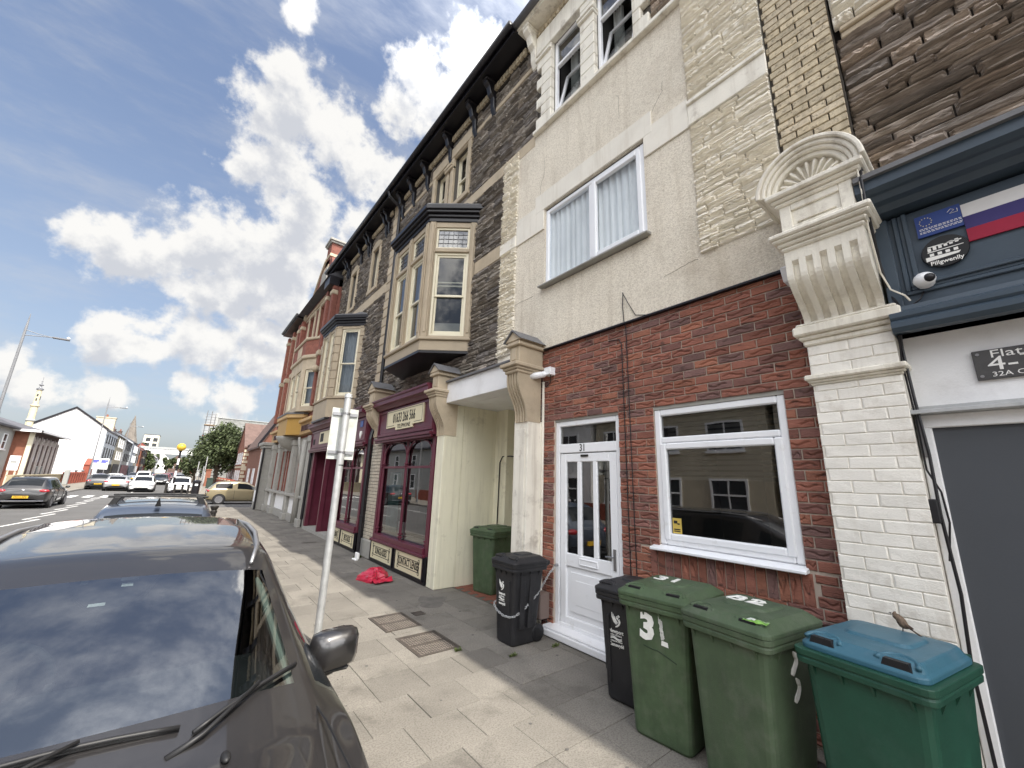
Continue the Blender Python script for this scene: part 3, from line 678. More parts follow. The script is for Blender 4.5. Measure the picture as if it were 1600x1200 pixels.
# first floor window
wm = frame_mb(MB(), 4.175, 4.26, WR[0], WR[1], WR[2]+.03, WR[3]-.03, .075)
ym = 3.47
wm.box(4.175, 4.26, ym-.04, ym+.04, WR[2]+.105, WR[3]-.105)
w2 = obj('window', wm, M_upvc, h31, bevel=.012)
obj('casement', frame_mb(MB(), 4.16, 4.23, WR[0]+.06, ym-.03, WR[2]+.08, WR[3]-.08, .075), M_upvc, w2, bevel=.012)
for a, b in ((WR[0]+.12, ym-.09), (ym+.035, WR[1]-.07)):
    obj('pane', MB().add([(4.205,a,WR[2]+.09),(4.205,b,WR[2]+.09),(4.205,b,WR[3]-.10),(4.205,a,WR[3]-.10)], [(0,1,2,3)]), glass('clear_glass', (.86,.9,.93), .05, .9), w2)
obj('sill', MB().prism([(4.05,5.045),(4.05,5.07),(4.2,5.10),(4.2,5.045)], 'y', WR[0]-.05, WR[1]+.06), M_gren, w2, bevel=.005)
curtain(w2, 4.275, WR[0]+.02, WR[1]-.02, WR[2], WR[3], M_net, 17, .022, 3)
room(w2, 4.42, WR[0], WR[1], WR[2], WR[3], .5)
# top floor windows with open bottom lights
for (a, b, c, d) in (WA, WB):
    w3 = obj('window', frame_mb(MB(), 4.20, 4.27, a, b, c, d, .06).box(4.20, 4.27, a+.06, b-.06, 9.54, 9.60), M_upvc, h31, bevel=.010)
    obj('pane', MB().add([(4.235,a+.05,9.59),(4.235,b-.05,9.59),(4.235,b-.05,d-.05),(4.235,a+.05,d-.05)], [(0,1,2,3)]), M_glass, w3)
    T = Matrix.Translation((4.21, 0, c+.05)) @ Matrix.Rotation(rad(13), 4, 'Y') @ Matrix.Translation((-4.21, 0, -c-.05))
    cs = frame_mb(MB(), 4.19, 4.24, a+.055, b-.055, c+.05, 9.53, .055); cs.v = [tuple(T @ Vector(p)) for p in cs.v]
    q = obj('casement', cs, M_upvc, w3, bevel=.008)
    gm = MB().add([(4.215,a+.1,c+.1),(4.215,b-.1,c+.1),(4.215,b-.1,9.48),(4.215,a+.1,9.48)], [(0,1,2,3)]); gm.v = [tuple(T @ Vector(p)) for p in gm.v]
    obj('pane', gm, M_glass, w3)
    room(w3, 4.28, a, b, c, d, 1.2)
    curtain(w3, 4.62, b-.22, b-.03, c, d, M_net, 4, .03, 7)
# eaves of number 31
ev = MB().box(3.83, 4.2, .45, 5.02, 10.86, 10.92).prism([(3.80,10.90),(3.80,11.02),(3.86,11.02),(3.86,10.90)], 'y', .45, 5.02)
obj('eaves', ev, M_creamw, h31, bevel=.01)
dn = MB()
for i in range(26): dn.box(4.08, 4.2, 2.3+i*.105, 2.37+i*.105, 10.66, 10.76)
obj('dentil_course', dn.box(4.12, 4.2, .45, 5.02, 10.62, 10.86), M_ybrick, h31, bevel=.005)
obj('gutter', MB().tube([(3.76, .45, 11.0), (3.76, 5.03, 11.0)], .075, 10), M_lead, h31, smooth=True)
def eave_bracket(parent, y, m, w=.16, z=10.86):
    pts = [(4.2,z),(3.86,z),(3.84,z-.14),(3.93,z-.22),(3.98,z-.40),(4.06,z-.46),(4.07,z-.72),(4.13,z-.86),(4.2,z-.92)]
    return obj('eave_bracket', MB().prism(pts, 'y', y-w/2, y+w/2).box(3.83, 4.2, y-w/2-.02, y+w/2+.02, z-.07, z-.002), m, parent, bevel=.018)
eave_bracket(h31, 4.80, M_creamw); eave_bracket(h31, 1.6, M_creamw)
def roofmb(y0, y1, zb=10.98, xe=3.78, xr=7.6, zr=13.6):
    return MB().prism([(xe, zb+.03), (xr, zr+.03), (xr+4, zb+.03), (xr+4, zb-.05), (xr, zr-.06), (xe, zb-.05)], 'y', y0, y1)
obj('roof', roofmb(-6, 5.05), M_slate, h31)
obj('side_body', MB().box(6.0, 11.5, 2.0, 4.78, 0, 10.9), M_mort, h31)
obj('rear_body', MB().box(5.6, 11.5, -6, 2.0, 0, 10.9).box(5.4, 11.5, 4.78, 5.7, 3.5, 10.9), M_mort, h31)
def seg(p0, p1):
    """frame whose facade plane runs p0->p1 and faces the street"""
    d = Vector((p1[0]-p0[0], p1[1]-p0[1])); L_ = d.length; t = d/L_; n = Vector((-t.y, t.x))   # outward = -(local x)
    mx = Vector((t.y, -t.x))
    return Matrix(((mx.x, t.x, 0, p0[0]), (mx.y, t.y, 0, p0[1]), (0, 0, 1, 0), (0, 0, 0, 1))), L_
def place(o, M): o.matrix_basis = M; return o
# ================================================================ grey stone terrace with two shops
terr = thing('stone_terrace', 'three storey grey stone terrace with bay windows over burgundy shops', 'terraced building', (4.6, 12, 0))
BY1 = (6.70, 9.90); BY2 = (13.64, 16.95)
w2f = [(7.25, 7.92, 8.62, 10.08), (8.30, 8.92, 8.62, 10.08), (13.02, 13.62, 8.38, 9.95), (15.40, 16.02, 8.38, 9.95)]
holes = [(BY1[0], BY1[1], 4.5, 7.8), (BY2[0], BY2[1], 4.5, 7.4)]+w2f
obj('wall', wall_mb(WX, .4, 5.70, 18.55, 3.47, 10.9, holes, .2), M_gmort, terr)
obj('wall', wall_mb(WX+.001, .4, 4.72, 5.70, 8.44, 10.9, (), .2), M_gmort, terr)
hs = holes+[(11.42, 11.98, 3, 10.9), (6.6, 10.0, 7.5, 7.9), (13.5, 17.1, 7.1, 7.5)]
st = []
def courses(y0, y1, z0, z1, sd): 
    global st; st += rubble(y0, y1, z0, z1, (.085,.15), (.16,.48), .012, hs+[(a-.17, b+.17, c-.14, d+.32) for a, b, c, d in w2f], seed=sd)
courses(5.705, 11.42, 3.75, 6.18, 21); courses(5.705, 11.42, 6.48, 8.10, 22); courses(4.73, 11.42, 8.36, 10.04, 23); courses(4.9, 11.42, 10.16, 10.55, 24)
courses(11.98, 18.5, 3.75, 7.75, 25); courses(11.98, 18.5, 8.11, 10.55, 26)
pieces(terr, 'stone', st, 4.2, .05, 'rock', M_gstone, 300, seed=31, stuffname='stonework', jd=.3)
bands = MB().box(4.14,4.2,4.74,11.42,10.04,10.16).box(4.15,4.2,4.76,11.42,8.10,8.36).box(4.15,4.2,5.70,6.66,6.18,6.48).box(4.15,4.2,9.95,11.42,6.18,6.48).box(4.15,4.2,11.98,18.5,7.75,8.11)
obj('string_course', bands, M_bath, terr, bevel=.012)
qn = []
z = 4.4; i = 0
while z < 10.85: qn.append((11.46+(.05 if i % 2 else 0), 11.96-(0 if i % 2 else .05), z, z+.29)); z += .30; i += 1
obj('quoin_backing', MB().box(4.17, 4.2, 11.42, 11.98, 4.3, 10.9), M_gmort, terr)
pieces(terr, 'quoin_stone', qn, 4.2, .055, 'smooth', M_bath, 60, jd=.05)
q2 = [(18.2, 18.54, 3.8+.30*k, 4.09+.30*k) for k in range(23)]; pieces(terr, 'quoin_stone', q2, 4.2, .06, 'smooth', M_bath, 60, jd=.05)
# second floor windows with stone dressings
for k, (a, b, c, d) in enumerate(w2f):
    s = MB()
    for q_ in ((4.12,4.2,a-.15,a,c-.001,d),(4.12,4.2,b,b+.15,c-.001,d),(4.10,4.2,a-.17,b+.17,c-.14,c-.002)): obj('surround_stone', MB().box(*q_), M_bath, terr, bevel=.012)
    if k < 2: s.box(4.11, 4.2, a-.17, b+.17, d, d+.30)
    else:
        arc = [(a-.16, d)]+[((a+b)/2+(b-a+.32)/2*cos(pi-pi*t/10), d+.28*sin(pi*t/10)+.02) for t in range(11)]+[(b+.16, d)]
        s.prism(arc, 'x', 4.11, 4.2)
    obj('window_head', s, M_bath, terr, bevel=.012)
    sash(terr, 4.28, a, b, c, d, bars=True, fw=.05, curt=None, seed=k)
obj('surround_capital', MB().box(4.07,4.2,7.92,8.30,9.75,9.83).box(4.05,4.2,7.93,8.29,9.83,9.9), M_bath, terr, bevel=.01)
# eaves
obj('corbel_table', MB().box(4.13,4.2,5.02,11.42,10.56,10.9).box(4.13,4.2,11.98,18.5,10.56,10.9), M_ymort, terr)
ct = [(5.05+.115*k, 5.14+.115*k, 10.60, 10.74) for k in range(112) if not 11.35 < 5.05+.115*k < 11.95]
cm = MB()
for a, b, c, d in ct: cm.box(4.07, 4.13, a, b, c, d)
obj('corbel_bricks', cm, M_ybrick, terr, kind='stuff')
obj('soffit', MB().box(3.72, 4.2, 5.022, 18.6, 10.86, 10.90), M_black, terr)
obj('fascia_board', MB().box(3.72, 3.76, 5.022, 18.6, 10.80, 10.98), M_black, terr)
obj('gutter', MB().tube([(3.66,5.03,10.98),(3.66,18.65,10.98)], .075, 10), M_black, terr, smooth=True)
for y in (6.2, 6.95, 8.10, 9.40, 10.3, 11.1): eave_bracket(terr, y, M_black, .14)
for y in (12.2, 12.45, 13.9, 14.15, 14.95, 16.4, 16.65, 17.8, 18.05): eave_bracket(terr, y, M_black, .10)
obj('roof', roofmb(5.06, 18.55), M_slate, terr)
obj('body', MB().box(5.4, 11.5, 5.72, 18.5, 3.6, 10.9), M_gmort, terr)
dp = MB().tube([(3.66,11.35,10.95),(3.72,11.35,10.75),(4.05,11.33,10.55),(4.10,11.32,10.4),(4.10,11.30,4.35)], .05, 8).box(4.02,4.16,11.22,11.40,4.1,4.36)
obj('drainpipe', dp, M_black, terr, smooth=False)
obj('drainpipe', MB().tube([(3.66,18.5,10.95),(3.95,18.42,10.5),(4.08,18.40,10.3),(4.08,18.40,7.2)], .05, 8), M_black, terr)

def bay(name, label, pts, zs, style):
    zsb, zst, zh, zc, zt = zs
    b = thing(name, label, 'bay window', ((pts[1][0]+4.2)/2, (pts[1][1]+pts[2][1])/2, zsb))
    cx = [4.2, pts[1][0], pts[2][0], 4.2]
    def off(d):
        (x0,y0),(x1,y1),(x2,y2),(x3,y3) = pts
        return [(4.2, y0-d*1.4), (x1-d, y1-d*.45), (x2-d, y2+d*.45), (4.2, y3+d*1.4)]
    obj('soffit', MB().prism(off(.01), 'z', zsb-.05, zsb+.003), M_black, b)
    obj('apron', MB().prism(off(.0), 'z', zsb+.003, zst-.06).prism(off(.05), 'z', zst-.06, zst), M_bathp, b, bevel=.012)
    cn = MB()
    for d, a, c in ((.03,0,.28),(.07,.28,.50),(.13,.50,.68),(.17,.68,1)): cn.prism(off(d), 'z', zc+(zt-zc)*a, zc+(zt-zc)*c)
    obj('cornice', cn, M_black, b, bevel=.012)
    obj('lead_roof', MB().prism(off(.13), 'z', zt, zt+.05).prism([(3.95, pts[0][1]+.1),(3.7,pts[1][1]+.2),(3.7,pts[2][1]-.2),(3.95,pts[3][1]-.1),(4.2,pts[3][1]),(4.2,pts[0][1])], 'z', zt+.05, zt+.11), M_lead, b, bevel=.01)
    for i in range(3):
        M, Ln = seg(pts[i], pts[i+1])
        nw = 2 if (i == 1 and style == 1) else (1 if i != 1 else 1)
        pw = .16 if style == 1 else .22
        op = []
        if nw == 2: op = [(pw, Ln/2-.09), (Ln/2+.09, Ln-pw)]
        else: op = [(pw, Ln-pw)]
        if style == 2 and i == 1: op = [(pw, Ln/2-.12), (Ln/2+.12, Ln-pw)]
        hz = [(a, c, zst+.04, zh) for a, c in op]
        place(obj('stone_face', wall_mb(0, .22, 0, Ln, zst, zc, hz, .14), M_bathp, b), M)
        pl = MB()
        edges = [0]+[q for a, c in op for q in (a, c)]+[Ln]
        for e0, e1 in zip(edges[::2], edges[1::2]):
            if style == 1:
                pl.box(-.03, .0, e0+.02, e1-.02, zst, zc).box(-.05, -.03, e0+.05, e1-.05, zst+.1, zc-.08)
            else:
                z = zst; 
                while z < zc-.05: pl.box(-.025, 0, e0+.01, e1-.01, z+.012, min(z+.30, zc)); z += .31
        place(obj('pier', pl, M_bathp, b, bevel=.008), M)
        for k, (a, c) in enumerate(op):
            zt_ = zh
            if style == 1:
                zt_ = zh-.62
                place(obj('transom', MB().box(-.02, .12, a, c, zt_, zt_+.09), M_bathp, b, bevel=.01), M)
                w = place(obj('toplight', frame_mb(MB(), .03, .1, a, c, zt_+.09, zh, .05), M_sash, b, bevel=.005), M)
                obj('pane', MB().add([(.06,a+.04,zt_+.13),(.06,c-.04,zt_+.13),(.06,c-.04,zh-.04),(.06,a+.04,zh-.04)], [(0,1,2,3)]), M_glassd, w)
                ld = MB(); n = max(3, int((c-a)/.11))
                for q in range(1, n): ld.box(.05,.058,a+.05+(c-a-.1)*q/n-.005,a+.05+(c-a-.1)*q/n+.005,zt_+.14,zh-.05)
                for q in range(1, 4): ld.box(.049,.057,a+.05,c-.05,zt_+.14+(zh-zt_-.19)*q/4-.005,zt_+.14+(zh-zt_-.19)*q/4+.005)
                obj('leading', ld, M_lead, w)
                room(w, .1, a, c, zt_+.1, zh, .5)
            place(sash(b, .03, a, c, zst+.04, zt_, meet=.48, fw=.055, curt=M_curt if (style == 2 or i != 0) else None, seed=i*3+k), M)
    return b
b1 = bay('bay_window', 'large canted stone bay with leaded toplights and black cornice above the phone number sign', [(4.2,6.70),(3.38,7.38),(3.38,9.20),(4.2,9.90)], (4.49,4.78,7.38,7.50,7.85), 1)
b2 = bay('bay_window', 'smaller canted bay with banded stone piers above the burgundy shop doorway', [(4.2,13.60),(3.46,14.42),(3.46,16.19),(4.2,17.0)], (3.83,4.53,6.98,7.08,7.46), 2)
M_, L_ = seg((4.2,6.70),(3.38,7.38))
cw = [o for o in b1.children if o.name.startswith('window')]
blk = place(obj('blind', MB().box(.13,.135,.2,L_-.2,4.85,5.15), M_gren, b1), M_)
place(obj('inner_frame', frame_mb(MB(), .13,.16,.2,L_-.2,6.0,6.72,.03).box(.13,.15,.2,L_-.2,6.08,6.11), M_sash, b1), M_)

# ================================================================ passage between the house and the shop
pas = thing('passage', 'cream painted open passage recess beside the optician shop', 'passage', (4.9, 5.9, 0))
obj('side_wall', MB().box(4.30, 5.13, 6.93, 7.08, 0, 3.391), M_ply, pas)
obj('corner_post', MB().box(5.12, 5.34, 6.55, 7.08, 0, 3.40), M_ply, pas, bevel=.008)
obj('side_wall', MB().box(5.15, 5.8, 6.93, 7.08, 0, 3.4), M_ply, pas)
obj('back_wall', MB().box(5.70, 5.8, 4.8, 6.93, 0, 3.4), M_ply, pas)
obj('near_wall', MB().box(4.26, 5.7, 4.79, 4.805, 0, 3.39), M_ply, pas)
obj('ceiling', MB().box(4.195, 5.8, 4.81, 6.99, 3.392, 3.46), M_white, pas)
bk = obj('flat_door', MB().box(5.655, 5.70, 5.05, 6.15, .05, 2.10).box(5.648, 5.656, 5.15, 6.05, .15, 2.0), M_ply, pas, bevel=.004)
obj('door_frame', MB().box(5.64,5.70,4.97,5.05,0,2.2).box(5.64,5.70,6.15,6.23,0,2.2).box(5.64,5.70,5.05,6.15,2.10,2.2), M_ply, pas, bevel=.004)
for i, s in enumerate(('30A', '30B', '31A')): text('door_number', s, .12, M_ink, bk, (5.6465, 5.98, 1.28-i*.19), sx=.9, bold=.001)
obj('cable', MB().tube([(5.10,6.75,.9),(5.10,6.73,2.3),(5.11,6.66,2.42),(5.18,6.5,2.43),(5.6,6.0,2.36),(5.64,5.2,2.35)], .012, 6), M_black, pas)
obj('fascia_beam', MB().box(3.86, 4.19, 4.80, 6.93, 3.393, 3.80), M_white, pas, bevel=.008)
obj('lead_flashing', MB().prism([(3.80,3.80),(3.80,3.83),(4.2,3.98),(4.2,3.80)], 'y', 4.80, 6.9), M_lead, pas)
obj('gate_pier', MB().box(3.88, 4.25, 4.475, 4.785, 0, 2.82).box(3.87, 3.88, 4.52, 4.75, .3, 2.7), M_creamw, pas, bevel=.01)
obj('gate_pier', MB().box(3.87, 4.299, 6.93, 7.215, 0, 3.39), M_ply, pas, bevel=.01)
obj('conduit', MB().tube([(4.17,4.455,.0),(4.17,4.455,3.45)], .022, 6), M_creamw, pas)

def corbel(y0, y1, label, zb, zt, x0=3.88, xo=3.60, flutes=4, cap=True, m=None, top=.55):
    m = m or M_bath
    c = thing('console_bracket', label, 'bracket', ((x0+xo)/2, (y0+y1)/2, zb), 'carved console brackets over the shopfronts')
    h = zt-zb
    def prof(ins=0):
        p = [(x0+.25, zb)]
        for i in range(15):
            t = i/14
            x = x0-.03-(x0-.03-xo)*(.5-.5*cos(pi*min(1, max(0, (t-.12)/.75))))
            if t > .87: x = xo-.0
            p.append((x+ins, zb+h*t))
        return p+[(x0+.25, zt)]
    n = flutes*2+1; w = (y1-y0)/n; bm = MB()
    for i in range(n): bm.prism(prof(.022 if i % 2 else 0), 'y', y0+w*i+.0004, y0+w*(i+1)-.0004)
    obj('scroll', bm, m, c)
    mo = MB()
    for d, a, b in ((.03,0,.05),(.06,.05,.09),(.10,.09,.15)): mo.box(xo-d, x0+.25, y0-d*.7, y1+d*.7, zt+a, zt+b)
    obj('moulding', mo, m, c, bevel=.012)
    if cap:
        bx = xo+.03
        pz = zt+.15
        obj('block', MB().box(bx, x0+.3, y0+.02, y1-.02, pz, pz+top*.62).box(bx-.015, bx, y0+.08, y1-.08, pz+.06, pz+top*.56), m, c, bevel=.008)
        obj('cap_moulding', MB().box(bx-.05, x0+.3, y0-.03, y1+.03, pz+top*.62, pz+top*.74).box(bx-.03, x0+.3, y0-.01, y1+.01, pz+top*.74, pz+top*.8), m, c, bevel=.012)
        ym = (y0+y1)/2
        obj('pediment', MB().prism([(y0-.05,pz+top*.8),(y1+.05,pz+top*.8),(ym,pz+top*1.12)], 'x', bx-.04, x0+.3), m, c)
        obj('lead_cap', MB().prism([(y0-.08,pz+top*.79),(y0-.06,pz+top*.79),(ym,pz+top*1.13),(y1+.06,pz+top*.79),(y1+.08,pz+top*.79),(ym,pz+top*1.19)], 'x', bx-.07, x0+.32), M_lead, c)
    return c
corbel(4.47, 4.74, 'stone bracket with a pitched lead cap beside the white bullet camera', 2.80, 3.52, xo=3.66, top=.46)
corbel(6.92, 7.21, 'stone bracket with a pitched lead cap right of the telephone sign', 2.76, 3.50, xo=3.63, top=.46)
corbel(10.32, 10.74, 'stone bracket with a rounded dark cap over the drainpipe between the shops', 2.95, 3.62)

# ================================================================ shopfronts
def turned(y, x, z0, z1, mb):
    mb.tube([(x,y,z0),(x,y,z1)], [.032,.032], 8)
    for z in (z0+.06, z0+.12, z1-.55, z1-.50): mb.lathe([(.034,-.02),(.058,-.008),(.058,.008),(.034,.02)], (x,y,z), 10)
    return mb
def spandrel(mb, y, z, s, x, r=.42):
    for k in range(2): mb.tube([(x, y+s*(r*(1-cos(t*pi/16))), z-r*.95*(1-sin(t*pi/16)) ) for t in range(9)], .016+.006*k, 6)
def panel_sign(parent, y0, y1, z0, z1, body, sx):
    p = obj('stall_panel', MB().box(3.845, 3.87, y0, y1, z0, z1), M_signc, parent, bevel=.004)
    m = obj('panel_frame', frame_mb(MB(), 3.83, 3.87, y0-.03, y1+.03, z0-.03, z1+.03, .03), M_black, p)
    iy, iz = .17, .085
    b = frame_mb(MB(), 3.842, 3.8445, y0+iy, y1-iy, z0+iz, z1-iz, .013)
    for yy in (y0+iy-.02, y1-iy+.02):
        for zz, rr in ((z1-iz+.005,.04),(z0+iz-.005,.04),((z0+z1)/2,.03),((z0+z1)/2+.07,.028),((z0+z1)/2-.07,.028)):
            n = 12; pr = [(rr*cos(2*pi*k/n), rr*sin(2*pi*k/n)) for k in range(n)]
            for k in range(n):
                a, c = pr[k], pr[(k+1) % n]
                b.add([(3.842,yy+a[0],zz+a[1]),(3.842,yy+c[0],zz+c[1]),(3.842,yy+c[0]*.62,zz+c[1]*.62),(3.842,yy+a[0]*.62,zz+a[1]*.62)], [(0,1,2,3)])
    obj('border', b, M_ink, p)
    text('lettering', body, .19, M_ink, p, (3.8425, (y0+y1)/2, (z0+z1)/2), sx=sx, bold=.003)
def shopfront(label, y0, y1, fasc_y, glass_y, mull, panels, z0g=.63):
    s = thing('shopfront', label, 'shopfront', (3.9, (y0+y1)/2, 0))
    fy0, fy1 = fasc_y
    obj('cornice', MB().prism([(4.2,3.55),(3.74,3.57),(3.70,3.62),(3.66,3.65),(3.60,3.67),(3.60,3.76),(3.57,3.78),(3.57,3.82),(4.2,3.90)], 'y', fy0-.02, fy1+.02), M_burg, s, bevel=.005)
    obj('fascia', MB().box(3.80, 4.19, fy0, fy1, 2.80, 3.57), M_burg, s, bevel=.006)
    obj('fascia_frame', frame_mb(MB(), 3.775, 3.80, fy0+.02, fy1-.02, 2.90, 3.55, .07).box(3.72, 3.80, fy0, fy1, 2.80, 2.86).box(3.75,3.80,fy0,fy1,2.75,2.80), M_burg, s, bevel=.01)
    g0, g1 = glass_y
    fr = MB().box(3.88, 4.02, g0-.12, g0, 0.04, 2.80).box(3.88, 4.02, g1, g1+.12, .04, 2.80).box(3.84, 4.02, g0, g1, z0g-.12, z0g).box(3.80, 4.02, g0-.08, g1+.08, z0g-.16, z0g-.11).box(3.88,4.02,g0,g1,2.74,2.80)
    fr.box(3.885, 3.93, g0-.02, g1+.02, .50, z0g-.16)
    f = obj('window_frame', fr, M_burg, s, bevel=.008)
    mu = MB(); 
    for y in (mull, g0+.03, g1-.03): turned(y, 3.925, z0g, 2.74, mu)
    mu.box(3.915, 3.945, g0, g1, 2.14, 2.19)
    for y, sg in ((mull, 1), (mull, -1), (g0+.03, 1), (g1-.03, -1)): spandrel(mu, y, 2.72, sg, 3.925, .40)
    obj('mullion', mu, M_burg, f)
    for a, b in ((g0, mull), (mull, g1)):
        obj('pane', MB().add([(3.965,a,z0g),(3.965,b,z0g),(3.965,b,2.15),(3.965,a,2.15)], [(0,1,2,3)]), M_glassd, f)
        obj('pane', MB().add([(3.965,a,2.18),(3.965,b,2.18),(3.965,b,2.75),(3.965,a,2.75)], [(0,1,2,3)]), M_glassd, f)
    obj('stallriser', MB().box(3.87, 4.05, g0-.12, g1+.12, .0, .50).box(3.855, 3.87, g0-.14, g1+.14, 0, .055), M_black, s, bevel=.006)
    for (a, b, body, sx) in panels: panel_sign(s, a, b, .09, .455, body, sx)
    room(s, 4.03, g0-.1, g1+.1, .5, 2.8, 1.0)
    obj('display_shelf', MB().box(4.05, 4.5, g0, g1, .55, .60), M_gren, s)
    return s
sh1 = shopfront('burgundy shopfront with the phone number sign between two stone brackets', 7.25, 10.2, (7.27, 10.28), (7.40, 9.98), 8.64, [(7.36, 8.60, 'CONTACT LENSES', .62), (8.78, 10.02, 'SUNGLASSES', .62)])
sg = obj('sign_board', MB().box(3.765, 3.80, 7.70, 9.66, 3.09, 3.50).box(3.763, 3.80, 8.20, 9.10, 3.02, 3.10), M_signc, sh1)
obj('sign_border', MB().box(3.762,3.764,7.74,9.62,3.465,3.475).box(3.762,3.764,7.74,8.12,3.125,3.135).box(3.762,3.764,9.18,9.62,3.125,3.135).box(3.762,3.764,7.74,7.75,3.135,3.465).box(3.762,3.764,9.61,9.62,3.135,3.465), M_ink, sg)
text('lettering', '01633 266 566', .32, M_ink, sg, (3.762, 8.68, 3.29), sx=.62, bold=.004)
text('lettering', 'TELEPHONE', .13, M_ink, sg, (3.761, 8.65, 3.09), sx=1.0)
pst = tag(obj('poster', MB().box(4.10, 4.12, 9.30, 9.92, .7, 2.05), mat('teal_poster', (.20,.36,.34), .6, .35, 3), None), 'teal display poster standing inside the left of the phone number shop window', 'poster')
tag(obj('display_stand', MB().box(4.12, 4.16, 8.9, 9.22, .60, .95).box(4.14,4.4,8.95,9.17,.60,.64), M_net), 'small pale display stand behind the glass of the phone number shop', 'display stand')
sh2 = shopfront('burgundy shopfront with open doorway beyond the drainpipe', 11.15, 17.2, (11.15, 17.25), (11.34, 13.34), 12.38, [(11.26, 12.40, 'SPECTACLES', .5), (12.50, 13.40, 'CHILDREN', .5)])
dw = MB().box(3.88,4.0,13.46,13.66,0,2.75).box(3.86,4.0,15.05,15.17,0,2.75).box(3.88,4.0,16.85,17.05,0,2.75).box(4.7,4.75,13.6,17,0,2.8).box(3.95,4.7,13.55,13.6,0,2.8).box(3.95,4.7,16.95,17.0,0,2.8).box(4.0,4.7,15.09,15.13,0,2.8)
obj('doorway', dw, M_burg, sh2, bevel=.006)
obj('door_leaf', MB().box(4.64,4.69,13.68,15.03,.1,2.6).box(4.62,4.64,13.85,14.85,.3,1.2), M_burgd, sh2, bevel=.008)
obj('door_leaf', MB().box(4.64,4.69,15.2,16.8,.1,2.6), M_burgd, sh2, bevel=.008)
obj('door_step', MB().box(3.84,4.7,13.5,17.0,-.01,.10), M_gren, sh2)
obj('handrail', MB().tube([(4.55,13.72,1.05),(4.35,13.72,1.05),(4.05,13.72,.98)], .018, 8), M_steel, sh2)
sg = obj('sign_board', MB().box(3.77,3.80,13.3,16.0,3.03,3.46), M_signc, sh2)
obj('sign_symbol', MB().box(3.764,3.77,15.45,15.85,3.1,3.4), M_ink, sg)
obj('plaque', MB().box(3.785,3.80,11.47,11.68,3.30,3.50), mat('small_blue_plaque', (.07,.12,.32), .5), sh2)
obj('house_number', MB().box(3.79,3.80,16.72,16.95,3.05,3.25), M_ink, sh2)
al = obj('shield', MB().prism([(11.50,3.18),(11.64,3.18),(11.66,3.10),(11.57,2.97),(11.48,3.10)], 'x', 3.78, 3.80), M_net, sh2)
# brick pier, drainpipe between the shops
pier = thing('brick_pier', 'narrow white glazed brick pier beside the black drainpipe', 'pier', (3.95, 10.45, 0))
obj('backing', MB().box(3.915, 4.2, 10.11, 10.80, .0, 3.0), M_bmort, pier)
pieces(pier, 'brick', bond(10.12, 10.79, .1, 2.95, .24, .082, .009), 3.92, .022, 'smooth', mat('glazed_brick', (.52,.46,.37), .35, .15, 9, dirt_shade=(.2,.16,.12,.6), ds=8), 120, jd=.1)
obj('plinth', MB().box(3.86, 4.2, 10.10, 10.81, 0, .42), M_gren, pier, bevel=.02)
tag(obj('drainpipe', MB().tube([(4.0,10.80,4.2),(3.98,10.78,3.6),(3.80,10.72,3.05),(3.77,10.70,2.9),(3.77,10.66,.03)], .048, 8).tube([(3.77,10.67,1.9),(3.77,10.67,1.98)], .06, 8).tube([(3.77,10.67,.9),(3.77,10.67,.98)], .06, 8), M_black), 'black downpipe running down between the two burgundy shopfronts', 'drainpipe')
tag(obj('drainpipe', MB().tube([(3.86,17.33,3.6),(3.86,17.33,.03)], .05, 8), M_black), 'black downpipe between the burgundy doorway and the ochre fascia building', 'drainpipe')
# ================================================================ pilaster and blue shop at the right
pil = thing('shop_pilaster', 'white painted brick pilaster with a fluted scroll and fan shaped top', 'pilaster', (4.0, .72, 0))
PX = 4.06
obj('shaft', MB().box(PX+.012, 4.4, .44, .995, 0, 3.32), M_wjoint, pil)
pieces(pil, 'brick', bond(.436, .999, .0, 2.80, .282, .0915, .005, off=.02)+bond(.436, .999, 2.88, 3.15, .282, .09, .005), PX+.013, .009, 'rough', M_wbrick, 150, seed=12, jd=.12)
def mould(y0, y1, x, steps, m, name='moulding'):
    mb = MB()
    for d, a, b in steps: mb.box(x-d, 4.4, y0-d*.8, y1+d*.8, a, b)
    return obj(name, mb, m, pil, bevel=.012)
mould(.436, .999, PX, [(.012,2.80,2.82),(.03,2.82,2.84),(.05,2.84,2.885)], M_creamw)
mould(.436, .999, PX, [(.02,3.15,3.20),(.05,3.20,3.235),(.085,3.235,3.315),(.06,3.315,3.345)], M_creamw)
# fluted scroll
zb, zt = 3.345, 3.93
def sprof(ins, lo=0, hi=1):
    p = []
    for i in range(19):
        t = i/18
        x = 4.05-.30*(.5-.5*cos(pi*min(1, t/.62)))
        q = ins if lo <= t <= hi else 0
        p.append((x+q, zb+(zt-zb)*t))
    return [(4.4, zb)]+p+[(4.4, zt)]
bm = MB(); n = 11; y0, y1 = .452, .985; w = (y1-y0)/n
for i in range(n): bm.prism(sprof(.035 if i % 2 else 0, .04, .80), 'y', y0+w*i+.0003, y0+w*(i+1)-.0003)
obj('scroll', bm, M_creamw, pil)
mould(.45, .985, 3.74, [(.015,3.93,3.965),(.04,3.965,4.0),(.075,4.0,4.03),(.095,4.03,4.075)], M_creamw)
blk = MB().box(3.765, 4.4, .47, .975, 4.075, 4.36)
bo = obj('block', frame_mb(MB(), 3.745, 3.765, .47, .975, 4.075, 4.36, .085, .075, .06).box(3.75,3.765,.585,.86,4.17,4.18), M_creamw, pil, bevel=.008)
obj('block_core', blk, M_creamw, pil)
mould(.44, .985, 3.74, [(.02,4.36,4.395),(.05,4.395,4.425),(.085,4.425,4.475)], M_creamw)
yc, zc = .735, 4.475
fan = MB()
